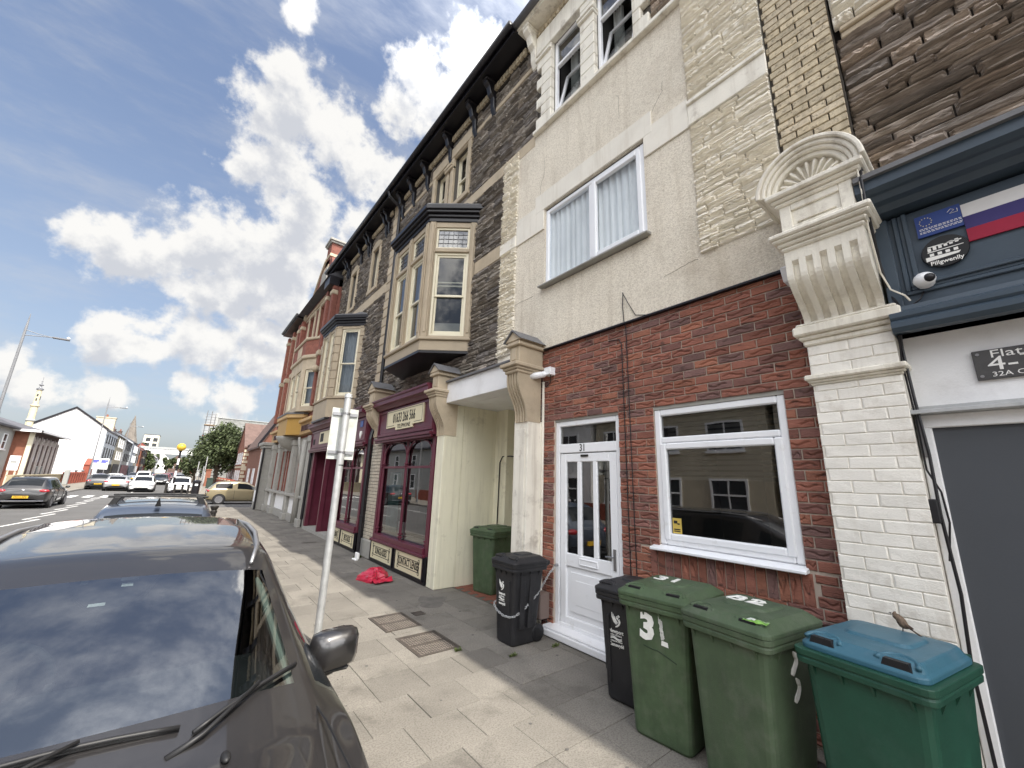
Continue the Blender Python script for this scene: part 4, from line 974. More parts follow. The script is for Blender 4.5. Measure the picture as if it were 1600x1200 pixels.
def arcring(r0, r1, x0, x1, n=22, ry=1.0):
    P = []
    for i in range(n+1):
        a = pi*i/n
        P.append([(x1, yc+r0*cos(a)*ry, zc+r0*sin(a)), (x0, yc+r0*cos(a)*ry, zc+r0*sin(a)), (x0, yc+r1*cos(a)*ry, zc+r1*sin(a)), (x1, yc+r1*cos(a)*ry, zc+r1*sin(a))])
    fan.loft(P)
for r0, r1, x in ((.245,.285,3.735),(.285,.315,3.70),(.315,.35,3.675),(.35,.385,3.65)): arcring(r0, r1, x, 4.35)
fan.prism([(yc+.26*cos(pi*i/16), zc+.26*sin(pi*i/16)) for i in range(17)], 'x', 3.80, 4.35)
obj('arch', fan, M_creamw, pil, bevel=.008)
pt = MB()
for i in range(11):
    a = pi*(i+.5)/11; da = pi/11*.40
    for k in range(1): 
        ring = []
        for r, wd, hx in ((.05,.3,.02),(.12,.6,.035),(.19,.95,.05),(.225,.8,.045),(.238,.3,.02)):
            ring.append([(3.80, yc+r*cos(a-da*wd), zc+r*sin(a-da*wd)), (3.80-hx, yc+r*cos(a-da*wd*.4), zc+r*sin(a-da*wd*.4)), (3.80-hx, yc+r*cos(a+da*wd*.4), zc+r*sin(a+da*wd*.4)), (3.80, yc+r*cos(a+da*wd), zc+r*sin(a+da*wd))])
        pt.loft(ring)
pt.ball((3.80, yc, zc+.01), .045, .07, .06)
obj('fan_petals', pt, M_creamw, pil, smooth=False)
obj('red_brick_backing', MB().box(4.19, 4.4, .995, 1.02, 0, 4.0), M_mort, pil)

blue = thing('blue_shop', 'brown stone building with a navy fascia and a grey door', 'shop', (4.4, -.6, 0))
obj('upper_wall', MB().box(4.262, 4.7, -5, .452, 4.3, 10.9), M_bmort, blue)
bs = rubble(-5, .45, 4.40, 6.12, (.055,.12), (.2,.72), .012, seed=41)+rubble(-5, .45, 6.34, 10.5, (.055,.12), (.2,.72), .012, seed=43)
pieces(blue, 'stone', bs, 4.275, .075, 'rock', M_bstone, 300, seed=42, stuffname='stonework', jd=.3)
obj('stone_lintel', MB().box(4.18, 4.27, -5, .40, 6.12, 6.19).box(4.15,4.27,-5,.40,6.19,6.24), M_bath, blue, bevel=.01)
pieces(blue, 'painted_stone', rubble(-.6, .44, 6.25, 6.7, (.1,.16), (.3,.5), .01, seed=44), 4.2, .07, 'rock', M_cream, 30, seed=9)
obj('lead_flashing', MB().prism([(3.72,4.285),(3.72,4.325),(3.76,4.335),(4.3,4.46),(4.3,4.285)], 'y', -5, .46), M_lead, blue)
cn = MB().prism([(4.3,4.285),(3.755,4.285),(3.755,4.20),(3.80,4.175),(3.83,4.17),(3.86,4.13),(3.92,4.12),(3.96,4.08),(4.3,4.08)], 'y', -5, .465)
obj('cornice', cn, M_navy, blue)
fa = MB().box(4.065, 4.3, -5, .43, 3.10, 4.05)
obj('fascia', fa, M_navy, blue)
ff = MB()
for i, (d, e) in enumerate(((.02,.055),(.012,.085),(.03,.11))):
    ff.box(4.065-d, 4.065, -5, .33-e+.05, 3.36+e-.03, 3.36+e); ff.box(4.065-d, 4.065, .33-e+.02, .33-e+.05, 3.36+e, 4.05)
ff.box(4.03, 4.065, .35, .43, 3.10, 4.05)
obj('fascia_moulding', ff, M_navy, blue, bevel=.006)
obj('lower_moulding', MB().prism([(4.3,3.10),(3.99,3.10),(3.96,3.13),(3.96,3.17),(3.985,3.19),(3.97,3.21),(3.97,3.245),(4.0,3.265),(4.01,3.30),(4.3,3.30)], 'y', -5, .435), M_navy, blue)
obj('white_wall', MB().box(4.20, 4.5, -5, .43, 2.56, 3.12), M_white, blue)
obj('canopy_trim', MB().box(4.08, 4.3, -5, .47, 2.495, 2.525).box(4.17,4.3,-5,.44,2.525,2.56), M_galv, blue, bevel=.004)
obj('door_frame', MB().box(4.165, 4.26, -5, .435, 2.40, 2.494).box(4.165, 4.26, .355, .435, 0, 2.40), M_white, blue, bevel=.006)
obj('door', MB().box(4.20, 4.25, -5, .355, .03, 2.40), M_greyd, blue)
obj('metal_strip', MB().box(4.12, 4.165, .40, .425, 2.19, 2.49), M_steel, blue)
obj('flats_plate', MB().box(4.175, 4.20, -.60, .085, 2.705, 2.912), mat('brushed_dark_plate', (.10,.098,.098), .4, .1, 20, metal=.6), blue, bevel=.003)
fp = bpy.data.objects['flats_plate']
text('lettering', 'Flats', .075, M_net, fp, (4.1735, -.085, 2.875), sx=1.35)
text('lettering', '4-7', .135, M_net, fp, (4.1735, -.085, 2.805), sx=1.25)
text('lettering', '32A Commercial', .048, M_net, fp, (4.1735, -.06, 2.735), sx=1.2, align='LEFT') if False else text('lettering', '32A Commercial', .046, M_net, fp, (4.1735, -.175, 2.735), sx=1.2)
sc = MB()
for y, z in ((.06,2.885),(.06,2.73)): sc.lathe([(.010,-.004),(.010,.004)], (4.173,y,z), 8, 'x')
obj('screw', sc, M_steel, fp)
eu = tag(obj('sign_plate', MB().box(4.045, 4.06, -.035, .20, 3.81, 3.985), mat('eu_sign_blue', (.022,.055,.24), .45)), 'blue plate with a ring of stars on the navy fascia', 'sign')
es = MB()
for k in range(12):
    a = 2*pi*k/12; es.box(4.0425,4.045,.145+.032*cos(a)-.003,.145+.032*cos(a)+.003,3.925+.032*sin(a)-.003,3.925+.032*sin(a)+.003)
obj('stars', es, mat('star_yellow', (.65,.60,.35), .6), eu)
tx = MB(); R = random.Random(2)
for r, z in enumerate((3.872,3.862,3.846,3.836)):
    y = .185
    while y > -.02:
        w = R.uniform(.008,.02); tx.box(4.0435,4.045,y-w,y,z,z+.004); y -= w+.005
tx.tube([(4.0435,.03,3.945),(4.0435,.01,3.965),(4.0435,-.005,3.95),(4.0435,.02,3.93),(4.0435,-.02,3.93),(4.0435,-.02,3.955)], .002, 4)
obj('small_print', tx, M_net, eu)
rd = tag(obj('round_plaque', MB().lathe([(.005,-.012),(.118,-.012),(.122,0),(.118,.012),(.005,.012)], (4.045,.085,3.655), 28, 'x'), mat('plaque_black', (.01,.01,.011), .3)), 'round black plaque with a white terrace drawing on the navy fascia', 'plaque')
pd = MB()
for k in range(6): pd.box(4.0305,4.033,.15-k*.028,.168-k*.028,3.675+.004*k,3.70+.004*k)
for k in range(4): pd.box(4.0305,4.033,.14-k*.04,.162-k*.04,3.635,3.655)
pd.box(4.0305,4.033,-.005,.165,3.705,3.712).prism([(.185,3.60),(.02,3.61),(.01,3.625),(.185,3.632)], 'x', 4.0305, 4.033).prism([(.17,3.665),(-.01,3.668),(-.01,3.672),(.17,3.672)], 'x', 4.0305, 4.033)
obj('terrace_drawing', pd, M_net, rd)
text('lettering', 'Pillgwenlly', .042, M_net, rd, (4.0305, .085, 3.575), sx=.95, bold=.0006)
fl = tag(obj('flag_panel', MB().box(4.048,4.062,-.75,-.037,3.87,3.968), mat('flag_white', (.70,.69,.68), .7)), 'white blue and red striped flag panel on the navy fascia', 'flag')
obj('blue_stripe', MB().box(4.048,4.062,-.75,-.037,3.772,3.87), mat('flag_blue', (.045,.035,.15), .7), fl)
obj('red_stripe', MB().box(4.048,4.062,-.75,-.037,3.675,3.772), mat('flag_red', (.33,.015,.045), .7), fl)
cd = thing('cctv_camera', 'white dome camera low on the navy fascia', 'camera', (4.03, .21, 3.46))
obj('housing', MB().ball((4.00,.215,3.46), .06, .062, .055, 16, 10).lathe([(.055,0),(.055,.06)], (4.01,.215,3.46), 14, 'x'), M_upvc, cd, smooth=True)
obj('lens', MB().ball((3.965,.19,3.455), .032, .036, .032, 12, 8), M_black, cd, smooth=True)
obj('cable', MB().tube([(4.06,.22,3.42),(4.03,.26,3.33),(4.02,.36,3.26)], .006, 6), M_black, cd)
# cables running down between pilaster and shop
R = random.Random(6)
def cable(pts, r, m, label):
    o = obj('cable', MB().tube(pts, r, 6), m); tag(o, label, 'cable'); return o
cable([(4.2,.30,4.47),(4.1,.37,4.46),(3.78,.405,4.43),(3.72,.41,4.30),(3.75,.415,4.1),(3.85,.42,3.95),(3.97,.43,3.7),(4.05,.42,3.45),(4.02,.38,3.32),(4.06,.40,3.22),(4.10,.415,3.0),(4.10,.405,2.6),(4.11,.39,2.2),(4.10,.395,1.8),(4.12,.38,1.3),(4.12,.40,.9),(4.14,.39,.3)], .011, M_black, 'thick black cable running down beside the white pilaster')
cable([(3.72,.42,4.5),(3.73,.42,4.2),(3.80,.432,3.9),(3.98,.435,3.6),(4.0,.40,3.45),(3.98,.33,3.37),(4.01,.31,3.33)], .006, M_creamw, 'thin painted cable looping down the side of the scroll bracket')
cable([(4.06,.41,3.15),(4.09,.43,2.9),(4.11,.42,2.5),(4.12,.42,2.1),(4.11,.37,1.95),(4.10,.36,1.75),(4.12,.40,1.5)], .006, M_black, 'thin black cable bulging out above the small black box')
bx = tag(obj('junction_box', MB().box(4.07,4.14,.395,.445,1.74,1.90), M_blackp, bevel=.008), 'small black box on the cable beside the grey door', 'junction box')
cable([(4.185,1.92,4.6),(4.12,1.95,4.0),(4.17,2.03,3.90),(4.17,2.05,.3)], .007, M_black, 'black cable dropping straight down the red brick between door and window') if False else None
cable([(4.14,2.92,4.40),(4.135,2.93,4.2),(4.15,2.925,3.99),(4.178,2.92,3.9),(4.178,2.885,.02)], .006, M_black, 'black cable from the pebbledash down the brick, nearer the window')
cable([(4.178,3.20,3.80),(4.178,3.03,3.78),(4.178,2.995,3.70),(4.178,2.965,.02)], .006, M_black, 'black cable down the brick, nearer the white door')
cable([(4.13,2.92,4.39),(4.128,2.84,4.22),(4.15,2.75,4.03),(4.15,2.6,3.985),(4.15,1.0,3.957)], .005, M_black, 'thin cable running along the foot of the pebbledash')
al = thing('alarm_box', 'small white box tucked against the left side of the scroll bracket', 'alarm box', (4.12, 1.04, 3.9))
obj('cover', MB().prism([(3.99,3.93),(4.19,3.96),(4.19,3.80),(4.05,3.80)], 'y', .99, 1.10), M_upvc, al, bevel=.01)
obj('stripe', MB().box(4.04,4.19,.988,1.102,3.86,3.865), M_steel, al)
# bullet camera on the passage bracket
bc = thing('cctv_camera', 'white bullet camera beside the passage bracket', 'camera', (4.05, 4.40, 3.55))
obj('housing', MB().tube([(4.05,4.36,3.53),(3.93,4.50,3.50)], .05, 12).ball((4.06,4.35,3.532),.05), M_upvc, bc, smooth=True)
obj('lens', MB().ball((3.925,4.505,3.498),.036), M_black, bc, smooth=True)
obj('mount', MB().box(4.08,4.2,4.22,4.36,3.52,3.64).tube([(4.06,4.36,3.53),(4.12,4.30,3.56)],.02,8), M_upvc, bc, bevel=.006)
obj('wire', MB().tube([(4.12,4.25,3.52),(4.17,4.30,3.42),(4.17,4.40,3.36)], .007, 6), M_blackp, bc)

# ================================================================ red gothic building on the corner
bank = thing('corner_building', 'red brick gothic corner building with an ochre fascia and a tall gable chimney', 'building', (4.5, 22.4, 0))
BX = 3.98
gw = [(18.35,19.3,1.15,3.05),(19.75,20.35,1.15,3.05),(20.9,21.9,1.15,3.05),(22.6,23.4,1.15,3.05),(24.2,25.2,1.15,3.05)]
obj('ground_wall', wall_mb(BX, .4, 17.42, 27.4, 0, 3.5, gw, .25), M_gren, bank)
for a, b, c, d in gw:
    w = obj('window', frame_mb(MB(), BX+.10, BX+.2, a, b, c, d, .09).box(BX+.12,BX+.18,(a+b)/2-.03,(a+b)/2+.03,c,d), M_red, bank)
    obj('pane', MB().box(BX+.16,BX+.17,a+.08,b-.08,c+.08,d-.08), M_glassd, w); room(w, BX+.25, a, b, c, d, .4)
for y in (17.55, 20.58, 23.85, 25.8): obj('pilaster', MB().box(3.78,BX,y-.20,y+.20,.3,3.2).box(3.72,BX,y-.26,y+.26,0,.3).box(3.74,BX,y-.24,y+.24,3.2,3.45), M_gren, bank, bevel=.02)
obj('column', MB().tube([(3.74,18.0,.1),(3.74,18.0,3.3)], [.12,.10], 10).tube([(3.70,18.12,2.3),(3.55,18.3,3.4)], .05, 6), M_gren, bank, smooth=True)
obj('dado_sill', MB().box(3.74,BX,17.5,27.3,1.02,1.13), M_gren, bank, bevel=.015)
for a, b in ((17.9,20.3),(20.85,23.6),(24.1,25.6),(26.0,27.0)): obj('dado_panel', MB().box(3.92,BX,a,b,.32,1.02), M_white, bank, bevel=.01)
obj('plinth', MB().box(3.88,BX,17.42,27.3,0,.32), M_gren, bank, bevel=.01)
for y in (18.25,19.4,20.85,22.0,22.5,23.5,24.1,25.3): obj('brick_pier', MB().box(3.93,BX+.1,y-.06,y+.06,1.14,3.05), M_red, bank)
porch = MB().box(3.45,4.4,26.2,27.5,0,3.3).box(3.38,4.4,26.12,27.58,3.3,3.45).box(3.30,4.4,26.05,27.65,3.45,3.62)
obj('corner_pier', porch, M_gren, bank, bevel=.02)
obj('pier_panel', MB().box(3.44,3.46,26.4,27.3,.4,1.0).box(3.43,3.46,26.5,26.62,1.2,3.1).box(3.43,3.46,27.1,27.22,1.2,3.1), M_white, bank)
obj('drainpipe', MB().tube([(3.40,26.05,3.3),(3.40,26.05,.05)], .05, 8), M_black, bank)
fc = MB().box(3.80,4.3,17.45,26.9,3.62,4.10)
obj('fascia', fc, mat('fascia_buff', (.42,.27,.12), .6, .1, 2), bank)
cp = [(3.80,19.7),(3.36,20.4),(3.36,22.5),(3.80,23.2)]
obj('fascia_bay', MB().prism([(4.0,19.7)]+cp+[(4.0,23.2)], 'z', 3.64, 4.38), M_yel, bank)
obj('fascia_cornice', MB().prism([(4.0,19.55),(3.80,19.55),(3.28,20.3),(3.28,22.6),(3.80,23.35),(4.0,23.35)], 'z', 4.38, 4.55).box(3.66,4.1,17.45,19.56,4.10,4.24).box(3.66,4.1,23.34,27.0,4.10,4.24), mat('fascia_cornice_buff', (.50,.33,.15), .6, .1, 2), bank, bevel=.02)
obj('fascia_roof', MB().prism([(4.0,19.5),(3.80,19.5),(3.26,20.28),(3.26,22.62),(3.80,23.4),(4.0,23.4)], 'z', 4.55, 4.62), M_lead, bank)
lt = MB(); R = random.Random(8)
for y0, n in ((19.4,5),(26.2,7)):
    for k in range(n): lt.box(3.775,3.80,y0-.28*k-.2,y0-.28*k,3.75,3.98).box(3.774,3.776,y0-.28*k-.13,y0-.28*k-.07,3.80,3.9)
obj('lettering', lt, mat('letter_maroon', (.06,.02,.02), .6), bank)
obj('corbel_bowl', MB().lathe([(.02,2.95),(.25,3.0),(.62,3.25),(.80,3.5),(.84,3.62)], (4.0,21.4,0), 18), M_gren, bank, smooth=True)
# upper brickwork
uw = [(24.6,25.4,5.0,6.9),(26.1,26.9,5.0,6.9),(24.6,25.4,8.0,9.7),(26.1,26.9,8.0,9.7),(17.75,18.3,4.9,6.7)]
obj('upper_wall', wall_mb(4.02, .5, 17.45, 27.4, 3.5, 10.35, uw+[(18.9,23.0,4.7,7.3),(19.2,20.3,8.3,9.9),(21.3,22.4,8.3,9.9)], .2), M_red, bank)
for q in uw[:4]+[(19.2,20.3,8.3,9.9),(21.3,22.4,8.3,9.9)]:
    sash(bank, 4.16, *q, fw=.06)
    obj('window_dressing', frame_mb(MB(), 3.95, 4.03, q[0]-.16, q[1]+.16, q[2]-.16, q[3]+.22, .16), M_bath, bank, bevel=.02)
bd = MB().box(3.96,4.02,17.45,27.4,4.62,4.80).box(3.97,4.02,17.45,27.4,7.15,7.32).box(3.97,4.02,17.45,27.4,10.0,10.12).box(3.98,4.02,23.3,27.4,6.1,6.22)
obj('string_course', bd, M_bath, bank, bevel=.015)
for y in (17.62, 18.5, 23.5, 24.2, 25.75, 27.2):
    bt = obj('buttress', MB().box(3.80,4.02,y-.16,y+.16,4.8,10.1), M_red, bank, bevel=.02)
    for q in ((3.74,4.02,y-.2,y+.2,7.0,7.25),(3.76,4.02,y-.19,y+.19,9.6,9.8)): obj('buttress_cap', MB().box(*q), M_bath, bt, bevel=.03)
bb = [(4.02,18.75),(3.50,19.75),(3.50,22.2),(4.02,23.2)]
for i in range(3):
    M, Ln = seg(bb[i], bb[i+1])
    ops = [(.22,Ln-.22)] if i != 1 else [(.2,Ln/2-.1),(Ln/2+.1,Ln-.2)]
    place(obj('bay_face', wall_mb(0,.2,0,Ln,4.64,7.05,[(a,c,4.85,6.55) for a, c in ops],.12), M_bath, bank), M)
    for a, c in ops: place(sash(bank,.05,a,c,4.85,6.55,fw=.07,curt=M_curt), M)
obj('bay_cornice', MB().prism([(4.02,18.6),(3.42,19.65),(3.42,22.3),(4.02,23.35)], 'z', 7.05, 7.22), M_bath, bank, bevel=.03)
obj('bay_parapet', MB().prism([(4.02,18.75),(3.52,19.75),(3.52,22.2),(4.02,23.2)], 'z', 7.22, 7.95), M_red, bank)
obj('bay_coping', MB().prism([(4.02,18.65),(3.45,19.68),(3.45,22.27),(4.02,23.3)], 'z', 7.95, 8.08), M_bath, bank, bevel=.03)
obj('bay_panel', MB().box(3.505,3.53,20.5,21.4,7.35,7.85), M_bath, bank)
gp = [(18.3,10.1),(18.3,10.7),(18.9,10.9),(19.4,12.3),(20.5,12.5),(21.4,11.9),(22.4,11.0),(23.1,10.7),(23.5,10.5),(23.5,10.1)]
obj('gable', MB().prism(gp, 'x', 3.96, 4.5), M_red, bank)
gc = MB()
for (a, b), (c, d) in zip(gp[4:], gp[5:8]): gc.prism([(a,b),(c,d),(c,d+.14),(a,b+.14)], 'x', 3.88, 4.55)
gc.box(3.85,4.5,23.2,23.6,10.2,10.75).box(3.84,4.5,22.3,22.6,10.75,11.15).box(3.9,4.5,18.2,23.55,10.12,10.22).box(3.93,4.5,18.6,22.0,11.0,11.12)
obj('gable_coping', gc, M_bath, bank, bevel=.03)
ch = obj('chimney', MB().box(3.96,4.7,19.85,20.65,11.4,13.3), M_red, bank)
for q in ((3.92,4.75,19.8,20.7,11.9,12.1),(3.92,4.75,19.8,20.7,12.55,12.72)): obj('chimney_band', MB().box(*q), M_bath, ch, bevel=.02)
obj('chimney_shoulder', MB().prism([(19.6,11.2),(20.9,11.0),(20.72,11.85),(19.75,11.88)], 'x', 3.88, 4.8), M_gren, ch, bevel=.02)
obj('chimney_cap', MB().box(3.88,4.8,19.76,20.74,13.3,13.4).box(3.83,4.85,19.7,20.8,13.4,13.52).prism([(19.74,13.52),(20.76,13.52),(20.5,13.68),(20.0,13.68)], 'x', 3.88, 4.8), M_gren, ch, bevel=.02)
obj('eaves', MB().box(3.55,4.2,23.6,27.7,10.32,10.42).box(3.60,4.2,17.45,18.3,10.0,10.42), M_black, bank)
obj('gutter', MB().tube([(3.52,23.6,10.48),(3.52,27.75,10.48)], .08, 8), M_black, bank)
obj('roof', MB().prism([(3.55,10.42),(7,13.2),(10.5,10.42)], 'y', 17.5, 27.6), M_slate, bank)
obj('body', MB().box(4.75,10.4,17.5,27.38,0,10.35), M_red, bank)
obj('ornament', MB().ball((3.72,18.2,6.35),.16).box(3.7,4.0,18.1,18.3,6.3,6.45), M_bath, bank)
# ================================================================ generic far buildings
M_gwall = mat('grey_render', (.36,.37,.36), .85, .06, 1)
M_wgab = mat('white_gable_paint', (.80,.80,.80), .8, .03, .4)
M_pale = mat('pale_blue_render', (.46,.49,.52), .85, .06, 1)
M_crm = mat('cream_render', (.52,.47,.36), .85, .08, 1)
M_stn = mat('church_stone', (.17,.15,.13), .9, .25, .5, .3, 5)
M_rtile = mat('brown_roof_tile', (.12,.078,.066), .85, .25, 2, .5, 12)
M_dk = mat('dark_shopfront', (.02,.02,.024), .5)
M_obrick = mat('orange_brick', (.235,.095,.06), .85, .15, 3, .3, 40)
M_leaf = mat('tree_leaf', (.07,.10,.028), .7, .25, 1.2, pal=[(.045,.062,.022),(.058,.078,.028),(.036,.050,.019),(.070,.088,.034)], rnd=.25)
M_bark = mat('bark', (.08,.062,.045), .95, .25, 8, .6, 30)
M_blind = mat('far_window_dark', (.05,.055,.06), .15, .1, .5)
GL = M_blind
WHT = M_upvc
def fbox(face, pos, d0, d1, u0, u1, z0, z1, mb):
    """box on a wall: face names the outward direction, d0..d1 the distance out of the wall"""
    if face == '+x': return mb.box(pos+d0, pos+d1, u0, u1, z0, z1)
    if face == '-x': return mb.box(pos-d1, pos-d0, u0, u1, z0, z1)
    return mb.box(u0, u1, pos-d1, pos-d0, z0, z1)
def fwin(parent, face, pos, u0, u1, z0, z1, m=None, bar=True, w=.07, sill=True):
    m = m or WHT; mb = MB()
    for q in ((u0,u0+w,z0,z1),(u1-w,u1,z0,z1),(u0+w,u1-w,z0,z0+w),(u0+w,u1-w,z1-w,z1)): fbox(face, pos, -.02, .06, *q, mb)
    if bar: fbox(face, pos, 0, .05, u0+w, u1-w, (z0+z1)/2-w*.4, (z0+z1)/2+w*.4, mb)
    if bar == 2: fbox(face, pos, 0, .045, (u0+u1)/2-w*.3, (u0+u1)/2+w*.3, z0+w, z1-w, mb)
    if sill: fbox(face, pos, 0, .14, u0-.06, u1+.06, z0-.10, z0-.001, mb)
    f = obj('window', mb, m, parent)
    obj('pane', fbox(face, pos, .0, .02, u0+w*.8, u1-w*.8, z0+w*.8, z1-w*.8, MB()), GL, f)
    return f
def block(name, label, cat, x0, x1, y0, y1, h, m, roof=None, ridge='y', rh=2.2, ov=.3, group=None, z0=-.2, rm=None):
    t = thing(name, label, cat, ((x0+x1)/2, (y0+y1)/2, 0), group)
    mb = MB().box(x0, x1, y0, y1, z0, h)
    if roof == 'gable':
        if ridge == 'y': mb.prism([(x0,h-.001),(x1,h-.001),((x0+x1)/2,h+rh)], 'y', y0, y1)
        else: mb.prism([(y0,h-.001),(y1,h-.001),((y0+y1)/2,h+rh)], 'x', x0, x1)
    obj('wall', mb, m, t)
    rm = rm or M_slate
    if roof == 'gable':
        r = MB(); k = rh/((x1-x0)/2 if ridge == 'y' else (y1-y0)/2)
        if ridge == 'y':
            c = (x0+x1)/2
            r.prism([(x0-ov,h-ov*k),(c,h+rh),(c,h+rh+.16),(x0-ov,h-ov*k+.16)], 'y', y0-.12, y1+.12); r.prism([(x1+ov,h-ov*k),(c,h+rh),(c,h+rh+.16),(x1+ov,h-ov*k+.16)], 'y', y0-.12, y1+.12)
        else:
            c = (y0+y1)/2
            r.prism([(y0-ov,h-ov*k),(c,h+rh),(c,h+rh+.16),(y0-ov,h-ov*k+.16)], 'x', x0-.12, x1+.12); r.prism([(y1+ov,h-ov*k),(c,h+rh),(c,h+rh+.16),(y1+ov,h-ov*k+.16)], 'x', x0-.12, x1+.12)
        obj('roof', r, rm, t)
    elif roof == 'hip':
        cx, cy = (x0+x1)/2, (y0+y1)/2; q = min(x1-x0, y1-y0)/2
        a, b = (cx, y0+q), (cx, y1-q)
        r = MB().box(x0-ov,x1+ov,y0-ov,y1+ov,h,h+.14)
        r.add([(x0-ov,y0-ov,h+.14),(x1+ov,y0-ov,h+.14),(x1+ov,y1+ov,h+.14),(x0-ov,y1+ov,h+.14),(a[0],a[1],h+rh),(b[0],b[1],h+rh)], [(0,1,4),(1,2,5,4),(2,3,5),(3,0,4,5)])
        obj('roof', r, rm, t)
    elif roof == 'flat': obj('roof', MB().box(x0-.1,x1+.1,y0-.1,y1+.1,h,h+.35), rm, t)
    return t
def chimney(parent, x, y, z, m, w=.8, d=.6, h=1.5, pots=2):
    c = obj('chimney', MB().box(x-d/2,x+d/2,y-w/2,y+w/2,z-1.2,z+h).box(x-d/2-.08,x+d/2+.08,y-w/2-.08,y+w/2+.08,z+h,z+h+.15), m, parent)
    p = MB()
    for k in range(pots): p.lathe([(.12,z+h+.15),(.10,z+h+.6)], (x, y-w/2+w*(k+.5)/pots, 0), 8)
    obj('chimney_pot', p, M_obrick, c)

# ---------------- left side of the street
gh = block('grey_house', 'grey rendered house at the left edge with a low slate roof', 'house', -20, -12, 38, 55.55, 5.0, M_gwall, 'hip', rh=2.2, ov=.45)
for y in (41.5, 46, 50.2, 52.9): fwin(gh, '+x', -12, y, y+1.0, 3.2, 4.5)
for y in (41.5, 46, 50.2): fwin(gh, '+x', -12, y, y+1.1, .9, 2.4)
mq = block('mosque', 'red brick mosque hall with tall white arched ribs', 'mosque', -21, -11, 55.6, 66.2, 4.9, M_obrick, 'hip', rh=2.0, ov=.75)
obj('front_panel', MB().box(-11.001, -10.97, 55.7, 66.1, .0, 4.85), mat('brown_tile_panel', (.075,.045,.038), .7, .2, 3), mq)
for i in range(7):
    y = 55.75+i*1.7
    rb = MB().box(-10.97, -10.82, y-.11, y+.11, 0, 4.3)
    if i < 6:
        for t in range(10):
            a0, a1 = pi*t/10, pi*(t+1)/10
            cy, r = y+.45, .34
            rb.box(-10.97, -10.84, min(cy-r*cos(a0), cy-r*cos(a1)), max(cy-r*cos(a0), cy-r*cos(a1)), 3.9+.4*min(sin(a0),sin(a1)), 4.08+.4*max(sin(a0),sin(a1)))
        rb.box(-10.97,-10.9,y-.05,y+.05,4.3,4.6)
    obj('arched_rib', rb, M_gwall if False else mat('rib_paint', (.46,.42,.40), .8), mq)
for i in (2, 3): fwin(mq, '+x', -10.97, 55.9+i*1.7, 57.2+i*1.7, .4, 1.9, m=M_gwall, bar=False)
for i in (1, 2, 3, 4): obj('slit_window', MB().box(-10.97,-10.95,56.4+i*1.7,56.75+i*1.7,2.3,3.7), GL, mq)
obj('corner_pilaster', MB().box(-11.1,-10.8,55.52,55.75,0,4.85), M_sash, mq)
obj('gutter', MB().box(-10.3,-10.2,54.8,67,4.86,5.06).box(-21,-10.2,54.8,54.86,4.86,5.06), M_white, mq)
mn = thing('minaret', 'slim cream minaret with a ball finial rising behind the mosque roof', 'minaret', (-12.7, 62.2, 5.2))
obj('shaft', MB().lathe([(.30,5.0),(.28,6.3),(.26,7.75),(.34,7.85),(.34,7.95),(.2,8.0),(.185,9.5)], (-12.7,62.2,0), 16), mat('minaret_cream', (.60,.53,.36), .7, .05), mn)
obj('balcony', MB().lathe([(.31,6.3),(.36,6.36),(.36,6.44),(.29,6.5)], (-12.7,62.2,0), 16), M_gwall, mn)
obj('cap', MB().lathe([(.2,9.5),(.27,9.55),(.27,9.65),(.12,9.75),(.05,9.95),(.18,10.02),(.18,10.08),(.05,10.15),(.03,10.4),(.08,10.45),(.01,10.55),(.02,10.8),(.005,11.0)], (-12.7,62.2,0), 14), M_steel, mn)
obj('slit', MB().box(-12.50,-12.49,62.1,62.3,8.5,8.9).box(-12.76,-12.64,61.99,62.01,8.4,8.65).box(-12.76,-12.64,61.99,62.01,8.85,9.1), GL, mn)
dm = tag(obj('dome', MB().lathe([(.02,8.2),(.03,7.6),(.25,7.3),(.42,6.9),(.45,6.4),(.5,6.2),(.5,5.0)], (-13.2,53.5,0), 16), M_lead, smooth=True), 'small grey dome above the grey house roof behind the lamp post', 'dome')
# boundary walls
lw = tag(obj('stone_wall', MB().box(-10.5,-10.2,50,67.5,-.1,1.05).box(-10.56,-10.14,50,67.5,1.05,1.15), mat('buff_stone_wall', (.36,.31,.21), .9, .2, 3)), 'low buff stone wall in front of the mosque', 'wall')
bw = thing('boundary_wall', 'red brick boundary wall with recessed bays in front of the white gable', 'wall', (-10, 75, 0))
obj('wall', MB().box(-10.15,-9.95,67.6,79.5,-.1,1.15), M_redw, bw)
obj('coping', MB().box(-10.2,-9.9,67.6,79.5,1.15,1.24), M_redw, bw)
for k in range(9): 
    p = obj('pier', MB().box(-10.22,-9.85,67.6+k*1.45,67.95+k*1.45,-.1,1.35), M_redw, bw)
    if k % 3 == 1: obj('finial', MB().ball((-10.03,67.78+k*1.45,1.5),.16), M_lead, p)
gt = thing('gate_pier', 'red brick gate pier with a small stone pediment at the white gable', 'gate pier', (-9.9, 81, 0))
obj('pier', MB().box(-10.3,-9.7,79.6,80.3,-.1,2.3).box(-10.3,-9.7,81.7,82.4,-.1,2.3), M_redw, gt)
obj('panel', MB().box(-10.1,-9.85,80.3,81.7,-.1,1.9), M_gren, gt)
obj('pediment', MB().prism([(79.5,2.3),(82.5,2.3),(81,3.2)], 'x', -10.3, -9.7), M_redw, gt)
obj('pediment_panel', MB().prism([(80.2,2.4),(81.8,2.4),(81,2.9)], 'x', -9.7, -9.66), M_gwall, gt)
sb = thing('sign_board', 'two part white street notice board with blue headings on posts', 'sign', (-8, 72, 0))
obj('post', MB().box(-8.5,-8.42,72.03,72.1,-.1,3.1).box(-7.5,-7.42,72.03,72.1,-.1,3.1), M_steel, sb)
